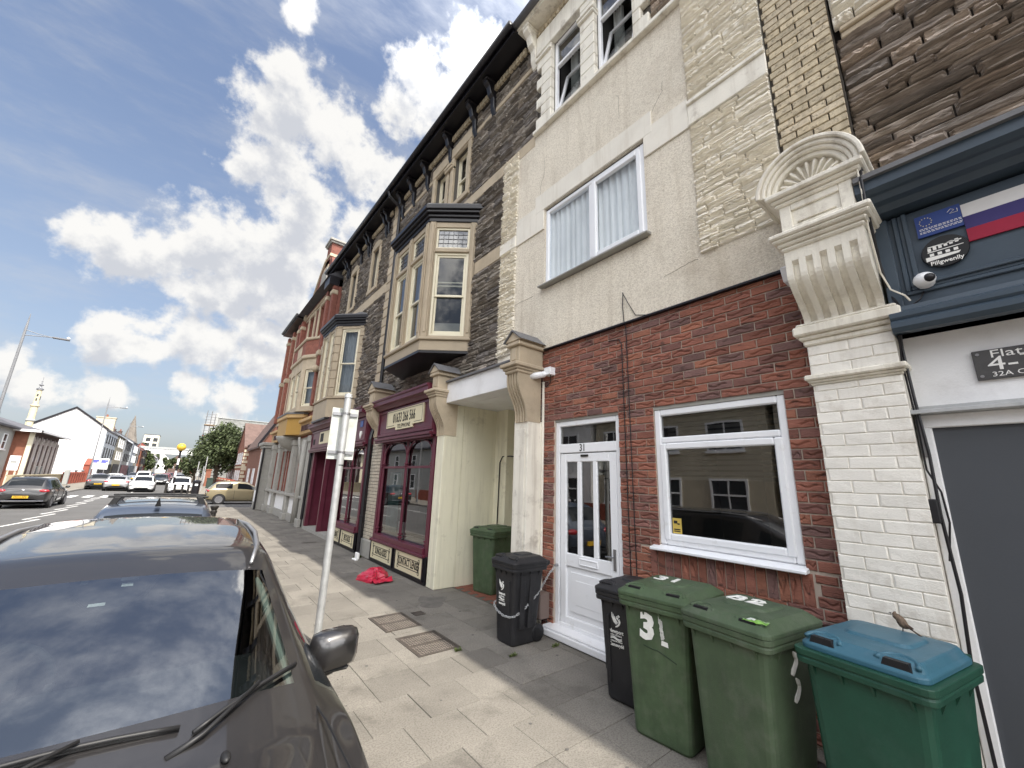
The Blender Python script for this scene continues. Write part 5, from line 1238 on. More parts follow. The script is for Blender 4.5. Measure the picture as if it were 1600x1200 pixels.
for i, x in enumerate((-8.72, -7.93)):
    p = obj('board', MB().box(x,x+.74,72,72.03,1.78,3.12), M_upvc, sb)
    obj('heading', MB().box(x+.06,x+.66,71.985,72,2.68,2.92).box(x+.06,x+.52,71.985,72,2.55,2.66), mat('heading_blue', (.09,.10,.42), .5), p)
    obj('print', MB().box(x+.12,x+.6,71.99,72,2.22,2.32).box(x+.12,x+.5,71.99,72,2.08,2.14), M_gwall, p)
dl = tag(obj('street_cabinet', MB().box(-10.0,-9.6,66.9,67.4,0,1.6), M_gwall, bevel=.03), 'pale grey cabinet between the mosque and the red brick wall', 'cabinet')
nb = thing('notice_board', 'small white notice board in the garden before the mosque', 'sign', (-10.6, 54, 0))
obj('board', MB().box(-11.2,-10.6,52.6,52.66,1.5,2.7), M_upvc, nb); obj('post', MB().box(-11.15,-11.05,52.66,52.72,0,2.7).box(-10.75,-10.65,52.66,52.72,0,2.7), M_sash, nb); obj('print', MB().box(-11.1,-10.7,52.59,52.60,1.8,1.9).box(-11.1,-10.75,52.59,52.60,2.1,2.3), M_gwall, nb)
# white gabled terrace
wt = block('white_terrace', 'terrace end with a huge blank white gable wall', 'house', -17, -9.6, 85, 99, 7.5, M_wgab, 'gable', rh=2.75, ov=.12)
obj('gable_verge', MB().prism([(-17.2,7.45),(-13.3,10.3),(-9.4,7.45),(-9.4,7.7),(-13.3,10.55),(-17.2,7.7)], 'y', 84.83, 85.02), M_black, wt)
obj('street_front', MB().box(-9.602,-9.55,85.4,99,.0,7.3), M_pale, wt)
obj('shopfront', MB().box(-9.55,-9.45,85.6,98.8,.0,2.6), M_dk, wt)
for y in (86.5, 89.2, 92, 94.8, 97.2):
    fwin(wt, '+x', -9.55, y, y+1.0, 3.5, 5.0, m=M_dk); fwin(wt, '+x', -9.55, y, y+1.0, 5.75, 6.95, m=M_dk)

chimney(wt, -11.5, 98.3, 9, M_crm, 1.2, 2.4, 1.4)
R = random.Random(77)
cols = [M_crm, M_gwall, M_pale, M_crm, M_obrick, M_crm, M_redw, M_redw]
names = ['cream rendered shop terrace', 'grey rendered shop terrace', 'pale blue shop terrace', 'second cream shop terrace with dormer', 'orange brick shop terrace', 'cream corner terrace with bay', 'tall red brick shop with white bay windows', 'red brick shop beyond the white bay windows']
y = 99.1
for i, (m, nme) in enumerate(zip(cols, names)):
    ln = R.uniform(9, 14); h = (R.uniform(7.4, 8.2) if i < 3 else R.uniform(6.3, 7.0))+(.8 if i == 6 else 0)
    b = block('terrace', nme+' down the left side of the street', 'house', -17, -9.5-R.uniform(0,.5)+i*.12, y, y+ln, h, m, 'gable', rh=2.4)
    xf = max(v[0] for v in [(-9.5,)]) 
    xf = max(v.co.x for v in b.children[0].data.vertices)
    obj('shopfront', MB().box(xf,xf+.12,y+.3,y+ln-.3,0,2.7), [M_dk, M_burg, M_navy, M_white][i % 4], b)
    for k in range(4):
        u = y+.8+k*(ln-1)/4
        for z in (3.5, 5.7): fwin(b, '+x', xf, u, u+1.1, z, z+1.45, m=M_upvc if i in (0, 2, 6, 7) else M_dk, bar=2 if i == 6 else True, w=.14 if i == 6 else .08)
        if i == 6: fwin(b, '-y', y, -16+k*1.6, -14.9+k*1.6, 3.5+0, 5.0)
    if i < 5: chimney(b, -13, y+ln-.6, h+1.9, M_rtile, 1.0, .6, .9)
    y += ln+.02
# church, flats
chc = thing('church', 'dark stone church tower with a tall spire far down the street', 'church', (-27, 330, 0))
obj('tower', MB().box(-31,-23,330,338,-1,17).box(-31.5,-30.5,329.5,331,-1,15).box(-23.5,-22.5,329.5,331,-1,15), M_stn, chc)
obj('nave', MB().box(-50,-31,332,345,-1,13).prism([(332,13),(345,13),(338.5,19)], 'x', -45, -26), M_stn, chc)
obj('spire', MB().lathe([(3.9,17),(2.9,20.5),(.12,33.8)], (-27,334,0), 8), M_stn, chc)
obj('louvre', MB().box(-28.1,-25.9,329.9,330.0,10,15), M_dk, chc)
fl_ = block('flats', 'white modern flats block rising behind the trees', 'flats', -22, -14.5, 352, 368, 24, mat('cream_flats', (.66,.64,.54), .8), 'flat')
for k in range(2):
    for z in (13, 16.5, 20): fwin(fl_, '-y', 352, -20.8+k*3.6, -18.6+k*3.6, z, z+2.2, m=M_dk, w=.15)
br_h = block('hill_house', 'brown roofed houses beside the church spire', 'house', -34, -25, 300, 310, 15, M_rtile, 'gable', rh=4)
def crown(name_parent, c, rx, ry, rz, n, size, seed, squash=.0):
    R = random.Random(seed); mb = MB()
    cl = []
    for _ in range(max(10, n//220)):
        while True:
            p = Vector((R.uniform(-1,1), R.uniform(-1,1), R.uniform(-1,1)))
            if .25 < p.length < 1: break
        cl.append((p*.78, R.uniform(.22,.38)))
    for _ in range(n):
        q, r = R.choice(cl)
        d = Vector((R.gauss(0,1), R.gauss(0,1), R.gauss(0,1))).normalized()*r*R.uniform(.55, 1.05)
        p = q+d; p = Vector((c[0]+p.x*rx, c[1]+p.y*ry, c[2]+p.z*rz))
        a = Vector((R.gauss(0,1), R.gauss(0,1), R.gauss(0,1))).normalized(); b = a.orthogonal().normalized(); e = a.cross(b)
        s = size*R.uniform(.6,1.3)
        mb.add([p-b*s, p+e*s*.55, p+b*s, p-e*s*.55], [(0,1,2,3)])
    return mb.mesh('crown', recalc=False)
def tree(name, label, x, y, h, r, n, size, seed, zb=None, group=None):
    t = thing(name, label, 'tree', (x, y, 0), group)
    R = random.Random(seed); th = h*.22
    tb = MB().tube([(x,y,-.2),(x+.05,y,th*.5),(x-.05,y+.1,th),(x+.1,y,h*.75)], [r*.10,r*.085,r*.07,r*.02], 8)
    for k in range(7):
        a = k*2.4+R.random(); l = r*R.uniform(.5,.8); z0 = th*R.uniform(.8,1.5)
        tb.tube([(x,y,z0),(x+cos(a)*l*.5,y+sin(a)*l*.5,z0+h*.15),(x+cos(a)*l,y+sin(a)*l,z0+h*.25)], [r*.04,r*.03,r*.012], 6)
    obj('trunk', tb, M_bark, t)
    obj('crown', crown(t, (x,y,th+(h-th)*.46), r, r, (h-th)*.58, n, size, seed), M_leaf, t)
    return t
tree('broad_tree', 'big dark green tree in front of the grey stone building', 4.1, 74, 9.4, 3.5, 14000, .19, 5)
tree('broad_tree', 'lower green tree at the pavement edge left of the big tree', 1.9, 84, 6.4, 2.3, 4500, .18, 6)
tree('broad_tree', 'bushy tree in front of the white flats', -20, 325, 17, 6, 2500, .7, 7)
tree('street_tree', 'street tree on the left beyond the footbridge', -8.8, 172, 8.2, 2.7, 2500, .3, 8)
tree('street_tree', 'small street tree on the right just under the footbridge', 4.0, 185, 6.5, 2.2, 1800, .3, 9)
# footbridge
fb = thing('footbridge', 'white panelled footbridge spanning the far street', 'bridge', (-5, 190, 0))
obj('deck', MB().box(-12.3, 2.6, 190, 192.5, 7.55, 9.2), M_wgab, fb)
obj('roof', MB().box(-12.5, 2.8, 189.8, 192.7, 9.2, 9.9), M_gwall, fb)
obj('pier', MB().box(-11.8,-11.2,190.5,192,-.1,7.55).box(1.6,2.2,190.5,192,-.1,7.55), M_gwall, fb)
# ---------------- right side beyond the side street
eh = block('end_house', 'brown brick end house with a steep gable and black bargeboard across the side street', 'house', 4.75, 11, 38, 45.5, 4.3, mat('brown_house_brick', (.17,.075,.05), .85, .15, 3), 'gable', rh=6.2, ov=.2, rm=M_rtile)
obj('bargeboard', MB().prism([(4.45,3.9),(7.875,10.5),(11.3,3.9),(11.3,4.25),(7.875,10.9),(4.45,4.25)], 'y', 37.82, 37.98), M_black, eh)
for x in (4.95, 5.75): fwin(eh, '-y', 38, x, x+.62, .9, 2.4, bar=2)
for y in (39.5, 42.5): fwin(eh, '-x', 4.75, y, y+1.0, .9, 2.3, bar=2)
hb = block('brick_house', 'red brick house row with gabled dormers beyond the side street', 'house', 6.0, 14, 45.6, 57, 5.2, M_crm if False else mat('rose_brick', (.30,.14,.09), .85, .12, 2), 'gable', rh=3.2, rm=M_rtile)
for k in range(4):
    fwin(hb, '-x', 6.0, 46.6+k*2.7, 47.7+k*2.7, 3.2, 4.5, bar=2); fwin(hb, '-x', 6.0, 46.6+k*2.7, 47.7+k*2.7, .9, 2.4, bar=2)
obj('band', MB().box(5.96,6.0,45.6,57,2.65,2.85), M_bath, hb)
obj('drainpipe', MB().box(5.92,6.0,51.3,51.4,0,5.2), M_black, hb)
h2 = block('brick_house', 'red brick house with a projecting bay and buff corner quoins', 'house', 5.5, 14, 57.1, 64.5, 4.9, M_obrick, 'gable', ridge='x', rh=3.0, ov=.15, rm=M_rtile)
qs = MB()
for k in range(11): qs.box(5.48,5.52+.0,57.08,57.08+(.5 if k % 2 else .34),.1+k*.42,.1+k*.42+.3); qs.box(5.47,5.47+(.5 if k % 2 else .34),57.06,57.1,.1+k*.42,.1+k*.42+.3)
obj('quoin', qs, M_crm, h2); obj('string_course', MB().box(5.46,14,57.05,57.1,2.5,2.68).box(5.45,5.5,57.05,64.5,2.5,2.68), M_crm, h2)
for k in range(3): fwin(h2, '-x', 5.5, 58.3+k*2, 59.3+k*2, 3.0, 4.3); fwin(h2, '-x', 5.5, 58.3+k*2, 59.3+k*2, .9, 2.2)
h3 = block('brick_house', 'far red brick house with narrow pale windows beside the big tree', 'house', 6.3, 14, 64.6, 86, 5.0, mat('dusky_brick', (.22,.095,.07), .85, .12, 2), 'gable', rh=3.6, rm=M_rtile)
for k in range(7): fwin(h3, '-x', 6.3, 65.6+k*2.9, 66.5+k*2.9, 3.0, 4.4); fwin(h3, '-x', 6.3, 65.6+k*2.9, 66.5+k*2.9, .8, 2.2)
for y in (70, 80):
    obj('dormer', MB().prism([(y-1.6,4.9),(y+1.6,4.9),(y,7.6)], 'x', 6.2, 9.5), mat('dusky_brick', (.2,.1,.1)), h3)
    obj('dormer_barge', MB().prism([(y-1.9,4.7),(y,7.7),(y+1.9,4.7),(y+1.9,5.0),(y,8.0),(y-1.9,5.0)], 'x', 6.05, 6.2), M_black, h3)
fw = thing('front_wall', 'low red brick garden wall before the brick houses', 'wall', (4.4, 60, 0))
obj('wall', MB().box(4.3,4.52,47,80,-.05,.95), M_redw, fw); obj('coping', MB().box(4.25,4.57,47,80,.95,1.05), M_bath, fw)
for k in range(8): obj('pier', MB().box(4.22,4.6,47+k*4.6,47.4+k*4.6,-.05,1.2), M_redw, fw)
gp_ = tag(obj('gate_pillar', MB().box(2.75,3.3,69,69.6,-.05,2.1).box(2.7,3.35,68.95,69.65,2.1,2.25), M_obrick), 'orange brick pillar in front of the big tree', 'pillar')
tag(obj('railing', MB().box(3.3,4.3,70,70.05,.1,.14).box(3.3,4.3,70,70.05,1.4,1.46).add(*[[], []]) , M_black), 'black railing beside the orange brick pillar', 'railing')
sbld = block('stone_building', 'tall grey stone building with a flat parapet behind the big tree', 'building', 3.95, 16, 95, 112, 12.0, mat('grey_rubble', (.23,.235,.225), .9, .3, 2.2, .6, 8), None)
for x in (5.9, 7.4, 10.0): 
    fwin(sbld, '-y', 95, x, x+.7, 9.9, 10.7, m=M_gwall, w=.12)
obj('parapet', MB().box(3.9,16,94.9,112,12.0,12.12), M_gwall, sbld)
obj('corner_pier', MB().box(3.5,3.95,95,97,0,12.9), M_gwall, sbld)
scf = thing('scaffold', 'scaffold tower with boarded lifts beside the grey stone building', 'scaffold', (2.8, 93, 0))
pl = MB()
for x in (2.1, 2.8, 3.4):
    for y in (92, 94): pl.tube([(x,y,-.1),(x,y,12.9 if x < 3 else 12.0)], .045, 6)
for z in (2.2,4.2,6.2,8.2,10.2,11.2): pl.tube([(1.9,92,z+.5),(3.6,92,z+.5)], .04, 6).tube([(1.9,92,z+1),(3.6,92,z+1)], .04, 6).tube([(2.1,91.8,z),(2.1,94.2,z)], .04, 6)
obj('pole', pl, mat('scaffold_tube', (.16,.16,.165), .6), scf)
for z in (4.2,6.2,8.2,10.2): obj('board', MB().box(1.95,3.55,91.9,94.1,z,z+.12), M_obrick if z == 8.2 else mat('scaffold_board', (.30,.22,.14), .9), scf)
R = random.Random(12); y = 113
for i in range(7):
    ln = R.uniform(10,16); h = R.uniform(6.5,8.5)
    b = block('terrace', ['pale grey','red brick','cream','white','brown','long red','last cream'][i]+' terrace on the right far down the street', 'house', 6.2+R.uniform(-.4,.4), 13, y, y+ln, h, [M_gwall,M_redw,M_crm,M_wgab,M_rtile,M_redw,M_crm][i], 'gable', rh=2.4)
    xf = min(v.co.x for v in b.children[0].data.vertices)
    for k in range(4):
        u = y+.8+k*(ln-1)/4
        for z in (3.3, 5.2): fwin(b, '-x', xf, u, u+1.1, z, z+1.3)
    obj('shopfront', MB().box(xf-.1,xf,y+.2,y+ln-.2,0,2.6), [M_dk,M_burg,M_white,M_navy][i % 4], b); y += ln+.02
y = 205
for i in range(5):
    ln = R.uniform(12,18)
    for side in (-1, 1):
        x0, x1 = (-16, -9.8) if side < 0 else (5.2, 12)
        if side > 0 and i < 1: continue
        m = [M_redw,M_crm,M_gwall,M_wgab,M_redw][(i+side) % 5]
        b = block('terrace', ['first','second','third','fourth','fifth'][i]+(' left' if side < 0 else ' right')+' shop terrace beyond the white footbridge', 'house', x0, x1, y, y+ln, R.uniform(7,9.5), m, 'gable', rh=2.6)
        for k in range(3):
            u = y+1+k*ln/3
            for z in (3.3, 5.4): fwin(b, '+x' if side < 0 else '-x', x1 if side < 0 else x0, u, u+1.3, z, z+1.5, m=M_upvc, w=.12)
    y += ln+.02
# houses opposite (outside the frame, seen mirrored in the shop windows)
for i, (y0, y1, m, xf, lab) in enumerate(((-14,-4.2,M_crm,-11.2,'cream clad house opposite the white door'), (-4,6.5,mat('beige_cladding',(.46,.41,.33),.8),-11.5,'beige clad house opposite number thirty one'), (6.8,16.5,M_crm,-11.5,'cream house with a bay opposite the shop'), (16.8,27,M_wgab,-11.3,'white house opposite the burgundy shops'), (27.2,37.6,M_gwall,-11.6,'grey house opposite the corner building'))):
    b = block('opposite_house', lab, 'house', -20, xf, y0, y1, 6.0, m, 'gable', rh=3.0, ov=.3)
    for k in range(3):
        u = y0+1.0+k*3.2
        fwin(b, '+x', xf, u, u+1.7, 3.7, 5.1, bar=2, w=.1); fwin(b, '+x', xf, u, u+1.7, .9, 2.4, bar=2, w=.1)
    chimney(b, -15.6, y1-.6, 8.7, M_obrick, 1.2)
    if i in (1, 0):
        cl = MB()
        for k in range(20): cl.box(xf, xf+.02, y0, y1, .3+k*.28, .3+k*.28+.02)
        obj('cladding_board', cl, M_gren, b)
    ow = obj('garden_wall', MB().box(-10.5,-10.3,y0,y1,0,.9), M_redw, b)
# ---------------- street furniture
M_lamp = mat('lamp_grey_paint', (.20,.205,.215), .5, .08)
def lamp(y, label, x=-7.6):
    t = thing('street_lamp', label, 'street lamp', (x, y, 0), 'tall grey street lamps along the left pavement')
    obj('column', MB().tube([(x,y,-.1),(x,y,1.2),(x,y,1.25),(x,y,9.0),(x,y,9.75)], [.10,.10,.075,.05,.01], 10), M_lamp, t)
    obj('arm', MB().tube([(x,y,8.55),(x+.55,y,8.62),(x+1.0,y,8.66)], .022, 6).tube([(x,y,8.85),(x+.5,y,8.72),(x+1.05,y,8.66)], .018, 6), M_lamp, t)
    obj('lantern', MB().box(x+1.0,x+1.65,y-.09,y+.09,8.62,8.70), M_lead, t, bevel=.02)
    obj('photocell', MB().ball((x+1.58,y,8.76), .07), M_upvc, t, smooth=True)
lamp(31.6, 'nearest tall grey street lamp leaning over the grey house'); lamp(63.3, 'street lamp standing before the blank white gable'); lamp(89.3, 'street lamp in front of the pale blue terrace'); lamp(118, 'street lamp by the cream terraces further on')
bc_ = thing('belisha_beacon', 'striped black and white crossing beacon with a yellow globe', 'crossing beacon', (-.26, 43.5, 0))
for k in range(7): obj('band', MB().tube([(-.26,43.5,-.1+k*.5),(-.26,43.5,-.1+(k+1)*.5-.003)], .075, 12), M_black if k % 2 == 0 else M_upvc, bc_)
obj('collar', MB().lathe([(.075,3.4),(.12,3.5),(.12,3.56)], (-.26,43.5,0), 12), M_black, bc_)
obj('globe', MB().ball((-.26,43.5,3.83), .31, n=20, m=14), mat('beacon_globe', (.62,.40,.05), .35, .05), bc_, smooth=True)
struct('crossing_island', MB().box(-.75,.861,39.5,47,-.25,-.005), M_pavf)
def bollard(x, y, label, h=.95):
    t = thing('bollard', label, 'bollard', (x, y, 0), 'black cast iron bollards')
    obj('post', MB().lathe([(.10,0),(.10,.12),(.078,.15),(.068,h-.22),(.085,h-.20),(.085,h-.15),(.065,h-.13)], (x,y,0), 14), mat('bollard_iron', (.022,.02,.018), .45), t)
    obj('cap', MB().lathe([(.065,h-.13),(.10,h-.06),(.11,h-.02),(.085,h),(.01,h+.01)], (x,y,0), 14), mat('bollard_iron', (.02,.02,.02)), t)
bollard(.98, 15.2, 'black bollard at the kerb just beyond the near cars')
for k, (x, y) in enumerate(((-.62,41.3),(-.1,40.6),(.35,40.2),(.7,40.0))): bollard(x, y, ['first','second','third','fourth'][k]+' small black bollard from the left at the crossing', .9)
lb_ = thing('litter_bin', 'black street litter bin beside the crossing', 'bin', (1.2, 41.8, 0))
obj('body', MB().lathe([(.24,0),(.26,.05),(.26,1.0),(.29,1.02),(.29,1.15),(.05,1.25)], (1.2,41.8,0), 12), M_black, lb_); obj('label', MB().box(1.1,1.3,41.52,41.535,.8,.95), M_upvc, lb_)
gb = thing('grit_bin', 'green cabinet at the foot of the big tree', 'cabinet', (3.0, 62, 0))
obj('body', MB().box(2.7,3.3,61.7,62.3,0,1.1), mat('cabinet_green', (.03,.05,.04), .6), gb, bevel=.03); obj('lid', MB().box(2.66,3.34,61.66,62.34,1.1,1.2), mat('cabinet_green', (.1,.1,.1)), gb, bevel=.03)
for k, (x, y, h) in enumerate(((1.5,58,3.0),(2.05,55,3.5),(2.3,66,2.6))): tag(obj('sign_post', MB().tube([(x,y,-.1),(x,y,h)], .05, 8), M_galv), ['short grey sign post beyond the litter bin', 'taller grey sign post left of the gold hatchback', 'grey sign post close to the orange pillar'][k], 'post')

# the street closes with a rise of roofs and trees
R = random.Random(21)
for k in range(9):
    x0 = -48+k*10
    b = block('hill_house', ['first','second','third','fourth','fifth','sixth','seventh','eighth','ninth'][k]+' house from the left closing the far end of the street', 'house', x0, x0+9, 430+R.uniform(0,8), 445, R.uniform(9,14), [M_redw,M_crm,M_gwall,M_wgab,M_rtile][k % 5], 'gable', rh=4)
    for q in range(2):
        for z in (4, 7.5): fwin(b, '-y', min(v.co.y for v in b.children[0].data.vertices), x0+1.5+q*4, x0+3.2+q*4, z, z+2, m=M_upvc, w=.2)
for k in range(5): tree('far_tree', ['first','second','third','fourth','fifth'][k]+' tree from the left at the far end of the street', -24+k*8, 400-k*5, 13, 5, 900, .9, 30+k)
# ================================================================ cars
def paint(name, col, metal=.0, coat=1.0, rough=.4): return mat(name, col, rough, .03, 2, metal=metal, coat=coat, spec=.5, local=True)
M_tyre = mat('tyre_rubber', (.02,.02,.021), .85, local=True)
M_rim = mat('alloy_rim', (.20,.20,.21), .35, metal=.5, local=True)
M_cglass = mat('car_glass_dark', (.012,.014,.016), .04, 0, spec=.3, local=True)
M_tail = mat('tail_light', (.35,.012,.02), .2, .2, 9, coat=1, local=True)
M_head = mat('head_light', (.60,.62,.66), .12, .2, 12, coat=1, local=True)
M_trim = mat('car_trim_black', (.012,.012,.013), .5, .1, local=True)
M_plw = mat('plate_white', (.75,.75,.72), .5); M_ply2 = mat('plate_yellow', (.70,.42,.03), .5)
M_chrome = mat('chrome', (.65,.65,.66), .12, 0, metal=1.0, local=True)
HATCH = [(0,.26,.52,.72,.56,.55),(.025,.20,.64,.90,.67,.66),(.11,.18,.74,.98,.80,.78),(.245,.18,.85,1,.92,.82),(.43,.18,.87,1,-.035,.70),(.475,.18,.875,1,-.015,.71),(.60,.18,.885,1,0,.71),(.625,.18,.89,1,0,.71),(.82,.18,.915,1,-.03,.69),(.88,.19,.93,.99,-.06,.68),(.955,.25,.96,.96,1.03,.70),(.985,.28,.88,.92,.92,.74),(1,.34,.60,.86,.64,.70)]
def car_shell(L_, W_, Hc, ST, glass_rng=(3, 9), pillars=(6,), sub=2, pf=.93, bow={}):
    """car body as a lofted skin; returns a mesh with material indices paint, windscreen, side glass, rear glass"""
    rings = []
    for t, zb, zbelt, wb, zr, wr in ST:
        zr = Hc+zr if zr <= 0.0001 else zr
        y = L_/2-t*L_; w = wb*W_/2; r = wr*W_/2
        p3 = (.985*w, zbelt); p5 = (r, zr-.045)
        p4 = (p3[0]+(p5[0]-p3[0])*.03, p3[1]+(p5[1]-p3[1])*.03)
        pts = [(.80*w,zb),(.965*w,zb+.05),(w,zb+(zbelt-zb)*.55),p3,p4,p5,(pf*r,zr-.012),(.5*r,zr+.012),(0,zr+.02)]
        k_ = bow.get(len(rings), 0); Y_ = lambda x: y+k_*(1-min(1, (x/max(w, .01))**2))
        rings.append([(x,Y_(x),z) for x,z in pts]+[(-x,Y_(x),z) for x,z in pts[-2::-1]])
    bm = bmesh.new(); V = [[bm.verts.new(p) for p in r] for r in rings]; n = len(rings[0]); half = 8
    g0, g1 = glass_rng
    for i in range(len(rings)-1):
        for j in range(n-1):
            f = bm.faces.new((V[i][j], V[i+1][j], V[i+1][j+1], V[i][j+1])); jj = j if j < half else n-2-j
            if jj == 4 and g0 <= i < g1 and i not in pillars: f.material_index = 2
            elif jj in (6, 7) and i == g0: f.material_index = 1
            elif jj in (6, 7) and i == g1: f.material_index = 3
    for r in (V[0], V[-1]):
        try: bm.faces.new(r if r is V[0] else r[::-1])
        except Exception: pass
    bm.faces.new([V[i][0] for i in range(len(V))]+[V[i][-1] for i in range(len(V)-1, -1, -1)])
    bmesh.ops.recalc_face_normals(bm, faces=bm.faces)
    me = bpy.data.meshes.new('shell'); bm.to_mesh(me); bm.free()
    for k in range(4): me.materials.append(None)
    o = bpy.data.objects.new('shell', me); C.objects.link(o); q = o.modifiers.new('s', 'SUBSURF'); q.levels = sub
    dg = bpy.context.evaluated_depsgraph_get(); m2 = bpy.data.meshes.new_from_object(o.evaluated_get(dg)); bpy.data.objects.remove(o)
    out = {}
    for k in range(4):
        fs = [p for p in m2.polygons if p.material_index == k]
        ids = sorted({v for p in fs for v in p.vertices}); mp = {v: i for i, v in enumerate(ids)}
        me = bpy.data.meshes.new('part'); me.from_pydata([m2.vertices[v].co[:] for v in ids], [], [tuple(mp[v] for v in p.vertices) for p in fs])
        me.polygons.foreach_set('use_smooth', [True]*len(fs)); out[k] = me
    return out
def wheel(parent, x, y, r=.31, w=.2, rm=None):
    s = 1 if x > 0 else -1
    a = obj('wheel_arch', MB().lathe([(.01,0),(r+.055,0),(r+.055,-.1*s),(.01,-.1*s)] if False else [(.01,x-s*.14),(r+.05,x-s*.14),(r+.05,x+s*.002),(.01,x+s*.002)], (0,y,r), 20, 'x'), M_trim, parent)
    q = obj('wheel', MB().lathe([(r*.6,x-s*w),(r*.96,x-s*w),(r,x-s*(w-.03)),(r,x-s*.02),(r*.95,x+s*.012),(r*.70,x+s*.014),(r*.68,x+s*.0)], (0,y,r), 22, 'x'), M_tyre, parent, smooth=True)
    rb = MB().lathe([(.01,x+s*.004),(r*.70,x+s*.004),(r*.72,x+s*.012),(r*.66,x+s*.018),(r*.62,x+s*.008)], (0,y,r), 20, 'x')
    for k in range(7):
        an = 2*pi*k/7; d = Vector((cos(an), sin(an))); e = Vector((-d.y, d.x))*.025
        rb.add([(x+s*.006,y+d.x*.03+e.x,r+d.y*.03+e.y),(x+s*.006,y+d.x*.03-e.x,r+d.y*.03-e.y),(x+s*.016,y+d.x*r*.66-e.x,r+d.y*r*.66-e.y),(x+s*.016,y+d.x*r*.66+e.x,r+d.y*r*.66+e.y)], [(0,1,2,3)])
    obj('rim', rb, rm or M_rim, q)
CARS = {}
def car(name, label, pm, loc, rz, L_=4.2, W_=1.76, Hc=1.48, ST=HATCH, plate=None, bars=False, taillab=None, group=None, grille=True):
    t = thing(name, label, 'car', loc, group, local=True, rz=rz)
    key = (L_, W_, Hc, id(ST))
    if key not in CARS: CARS[key] = car_shell(L_, W_, Hc, ST)
    sh = CARS[key]
    for k, (nm, m) in enumerate((('body', pm), ('windscreen', M_cglass), ('side_window', M_cglass), ('rear_window', M_cglass))):
        obj(nm, sh[k].copy() if sh[k].materials else sh[k].copy(), m, t)
    hw = W_/2
    obj('sill', MB().box(-hw*.9,hw*.9,-L_*.47,L_*.47,.16,.24), M_trim, t, bevel=.03)
    for s in (-1, 1):
        wheel(t, s*(hw-.008), L_*.30); wheel(t, s*(hw-.008), -L_*.315)
        obj('headlight', MB().ball((s*hw*.70, L_/2-.13, .66), hw*.22, .16, .075, 12, 8), M_head, t, smooth=True)
        obj('taillight', MB().ball((s*hw*.76, -L_/2+.12, .84), hw*.22, .10, .085, 12, 8), M_tail, t, smooth=True)
        obj('door_mirror', MB().ball((s*(hw+.08), L_*.17, .98), .10, .06, .065, 10, 6).box(s*(hw-.12), s*(hw+.02), L_*.17-.03, L_*.17+.03, .92, .95), pm, t, smooth=True)
        obj('door_line', MB().box(s*(hw-.035), s*(hw+.003), -L_*.12, -L_*.12+.012, .32, .92).box(s*(hw-.035), s*(hw+.003), L_*.14, L_*.14+.012, .32, .90), M_trim, t)
        obj('door_handle', MB().box(s*(hw-.02), s*(hw+.022), -L_*.09, -L_*.09+.14, .80, .825), pm, t)
    if grille:
        obj('grille', MB().box(-hw*.52, hw*.52, L_/2-.08, L_/2+.006, .30, .42).box(-hw*.38, hw*.38, L_/2-.12, L_/2-.03, .56, .62), M_trim, t, bevel=.02)
    obj('bumper_insert', MB().box(-hw*.6, hw*.6, -L_/2-.012, -L_/2+.1, .30, .40), M_trim, t, bevel=.02)
    p = obj('number_plate', MB().box(-.26,.26,L_/2-.02,L_/2+.012,.43,.53), M_plw, t); 
    p2 = obj('number_plate', MB().box(-.26,.26,-L_/2-.022,-L_/2+.02,.50,.61), M_ply2, t)
    if plate: text('registration', plate, .105, M_ink, p2, (0, -L_/2-.024, .555), '-y', sx=.9, bold=.002)
    return t
cars = 'cars along the street'
P_black = paint('black_metallic', (.018,.018,.019), .2); P_white = paint('white_car_paint', (.75,.75,.75)); P_silver = paint('silver_metallic', (.42,.42,.43), .6, rough=.35)
P_gold = paint('gold_beige_metallic', (.33,.275,.165), .5, rough=.35); P_red = paint('dark_red_paint', (.16,.02,.03)); P_blue = paint('slate_blue_metallic', (.06,.075,.105), .4); P_dgrey = paint('dark_grey_metallic', (.045,.046,.05), .4)
a = car('parked_car', 'black hatchback driving away with a yellow plate at the left edge', P_black, (-5.72, 32.7, -.12), rad(-1.5), 4.4, 1.84, 1.50, plate='CN14 XFV', group=cars)
obj('chrome_strip', MB().box(-.8,.8,-2.235,-2.19,.35,.385), M_chrome, a, bevel=.01); obj('badge', MB().ball((0,-2.14,.85),.07,.02,.07), M_chrome, a)
car('parked_car', 'gold beige hatchback crossing the mouth of the side street', P_gold, (3.52, 33.9, -.12), rad(-90), 4.0, 1.72, 1.46, group=cars)
car('parked_car', 'dark estate car seen from behind beside the left kerb', P_dgrey, (-6.05, 58.4, -.12), rad(2), 4.4, 1.8, 1.5, plate='YF17 KLO', group=cars)
car('parked_car', 'silver saloon driving away next to the dark estate', P_silver, (-4.45, 55.4, -.12), 0, 4.4, 1.8, 1.42, group=cars)
car('parked_car', 'white hatchback coming towards us with its grille facing', P_white, (-2.55, 53.2, -.12), pi, 4.3, 1.84, 1.48, group=cars)
car('parked_car', 'white car waiting behind the striped crossing beacon', P_white, (.25, 49.6, -.12), pi, 4.2, 1.78, 1.5, group=cars)
car('parked_car', 'dark red hatchback coming towards us further down the road', P_red, (-1.85, 82, -.12), pi, 4.2, 1.8, 1.5, group=cars)
car('parked_van', 'small white van behind the white hatchback', P_white, (-3.7, 74, -.12), pi, 4.4, 1.85, 1.85, group=cars)
R = random.Random(3)
far_cols = [P_white, P_dgrey, P_silver, P_blue, P_red, P_black]
flab = ['white','dark grey','silver','slate blue','red','black']
